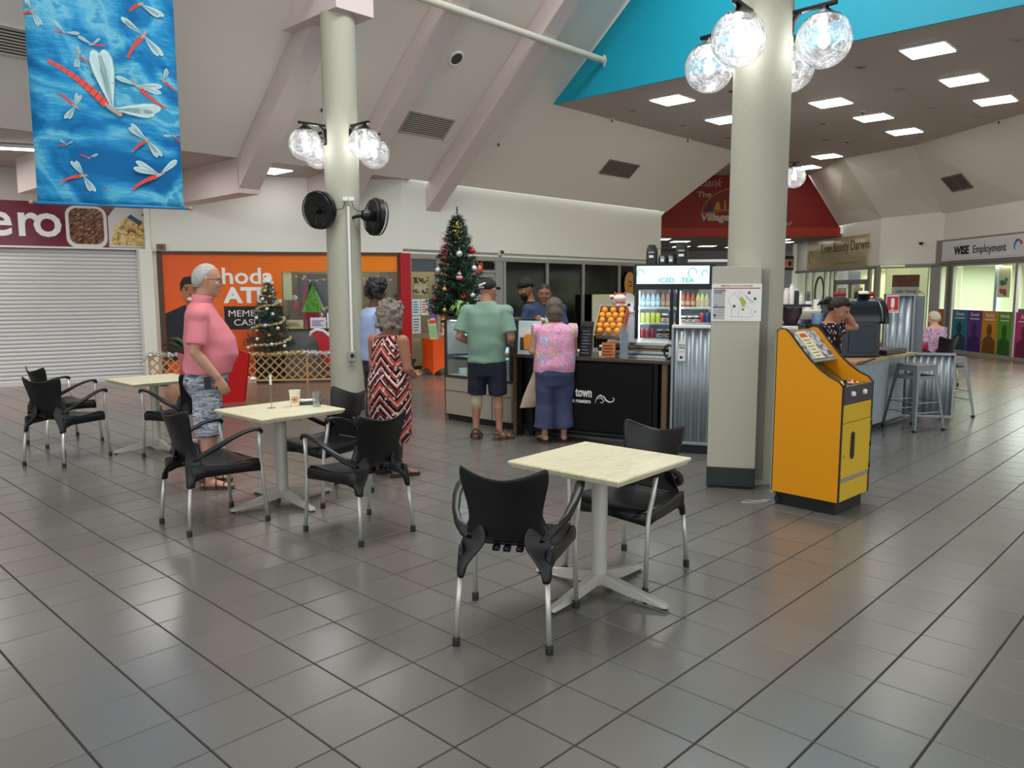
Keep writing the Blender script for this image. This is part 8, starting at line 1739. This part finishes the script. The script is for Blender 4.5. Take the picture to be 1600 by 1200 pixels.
# ---------- seated lady far right ----------
def lady_seated():
    t = thing('person', 'elderly lady with short blonde hair in a lilac floral blouse seated far right', 'person', (7.05, 13.05, 0), radians(18))
    P = dict(torso=[((0, 0, .42), .17, .14), ((0, -.01, .55), .175, .14), ((0, .0, .70), .165, .13), ((0, .02, .85), .165, .12), ((0, .02, .94), .15, .10), ((0, .02, .99), .07, .06)], neck=[(0, .02, .96), (0, .035, 1.02), (0, .05, 1.05)], neck_r=[.055, .048, .048], head=(0, .06, 1.095), headR=RZ(10, -14), heads=.9,
             armL=[(-.17, .02, .90), (-.22, .02, .66), (-.10, .24, .62)], armR=[(.17, .02, .90), (.2, .04, .66), (.1, .26, .62)], handL=((.3, .9, 0), (0, 0, -1), .5, 1), handR=((-.3, .9, 0), (0, 0, -1), .5, -1), hs=.85,
             legL=[(-.10, .02, .47), (-.11, .42, .47), (-.11, .42, .08)], legR=[(.10, .02, .47), (.11, .42, .47), (.11, .42, .08)], legk=.88)
    body(t, 'body', skinm('pale', 'D9A890'), P, .01); eyes(t, P['head'], P['headR'], .9, 'A89A80')
    hair_cap(t, P['head'], P['headR'], hairm('blonde', 'B8A888', 'E2D8C2', 60), .9, front=.055, side=-.03, back=-.07, thick=.02, amp=.008); MB().ball(tuple(Vector(P['head'])+P['headR'] @ Vector((.0, -.11, -.03))), .016, 10, 6).build('hair_clip', mat('clip_gold', 'C9A45A', .3, metal=.6), t, True)
    f = NT('lilac_print', .8, .2); f.color(f.ramp(f.noise(38, 3, None, 1.0), [(.35, '9A6A94'), (.45, 'D9A8C2'), (.52, 'E9DCE4'), (.58, '7A5A86'), (.66, 'CFA0B8')]))
    def tor(mb): mb.loft([ell_((0, -.005, .46), .19, .155), ell_((0, -.005, .6), .19, .15), ell_((0, .01, .80), .183, .14), ell_((0, .02, .91), .165, .115), ell_((0, .02, .965), .09, .075)], 22)
    def slv(mb):
        for kk in ('armL', 'armR'): sh, el, wr = [Vector(p) for p in P[kk]]; mb.tube([sh.lerp(V(0, .02, .88), .3), sh, el.lerp(sh, .15)], [.072, .07, .066], 12)
    cloth(t, 'blouse', [tor, slv], f.m, .013, .006, 9)
    def tr(mb):
        for kk in ('legL', 'legR'): hp, kn, an = [Vector(p) for p in P[kk]]; mb.tube([hp, kn, kn+V(0, .01, -.03), an], [.10, .085, .08, .06], 14)
    cloth(t, 'trousers', [tr], mat('grey_trousers', '5A5560', .85), .014, .005, 9); sandals(t, P, '3A302C', nm='shoe'); return t
lady_seated()
t = dup(chair, (7.05, 13.02, 0), radians(18), 'black armchair under the elderly lady at the far right', 'black cafe armchairs')
g = thing('red_handbag', 'small red handbag over the chair of the elderly lady', 'bag', (6.80, 12.95, .56), .3); MB().loft([((0, 0, 0), (.10, 0, 0), (0, .04, 0)), ((0, 0, .1), (.09, 0, 0), (0, .035, 0)), ((0, 0, .13), (.06, 0, 0), (0, .02, 0))], 14, pw=.7).build('pouch', mat('bag_red', 'B3202A', .4, var=.3, vscale=20), g, 50); MB().tube([(-.06, 0, .11), (-.04, 0, .24), (.04, 0, .24), (.06, 0, .11)], .006, 6).build('strap', mat('bag_red', 'B3202A', .4), g, True)
# ---------- worker behind the employment office glass ----------
def worker():
    x, y, z = onW(2.17, 1.3, 0); t = thing('person', 'office worker with dark hair seated behind the coloured posters', 'person', (x, y, 0), WA+pi)
    mb = MB(); headgeo(mb, (0, 0, 1.13), RZ(0), .95); mb.tube([(0, -.02, .94), (0, -.01, 1.05)], .05, 12); mb.loft([ell_((0, -.02, .45), .17, .13), ell_((0, -.02, .75), .18, .13), ell_((0, -.02, .90), .17, .1), ell_((0, -.02, .97), .07, .06)], 18)
    for s in (-1, 1): mb.tube([(s*.18, -.02, .88), (s*.22, .04, .66), (s*.12, .26, .64)], [.05, .04, .03], 12); hand(mb, (s*.12, .26, .64), (0, 1, 0), (0, 0, -1), .9, .4, s); mb.tube([(s*.1, 0, .47), (s*.11, .4, .47), (s*.11, .4, .08)], [.08, .06, .04], 12); mb.tube([(s*.11, .38, .05), (s*.11, .52, .04)], [.04, .035], 10)
    remesh(mb, 'body', skinm('golden', 'B98264'), t, .011, 2); hair_cap(t, (0, 0, 1.13), RZ(0), hairm('black', '0C0A0B', '1E1A1A', 50), .95, front=.05, side=-.05, back=-.1, thick=.018, amp=.004); eyes(t, (0, 0, 1.13), RZ(0), .95)
    cloth(t, 'top', [lambda mb: mb.loft([ell_((0, -.02, .44), .185, .145), ell_((0, -.02, .75), .195, .145), ell_((0, -.02, .90), .185, .115), ell_((0, -.02, .96), .08, .07)], 18)], mat('dark_top', '3A3A48', .8), .014, .005, 9)
    MB().box((0, -.02, .43), (.45, .42, .06), b=.02).build('seat', black_mat, t); MB().tube([(0, 0, .02), (0, 0, .42)], .03, 10).build('seat_post', dark_metal, t)
worker()
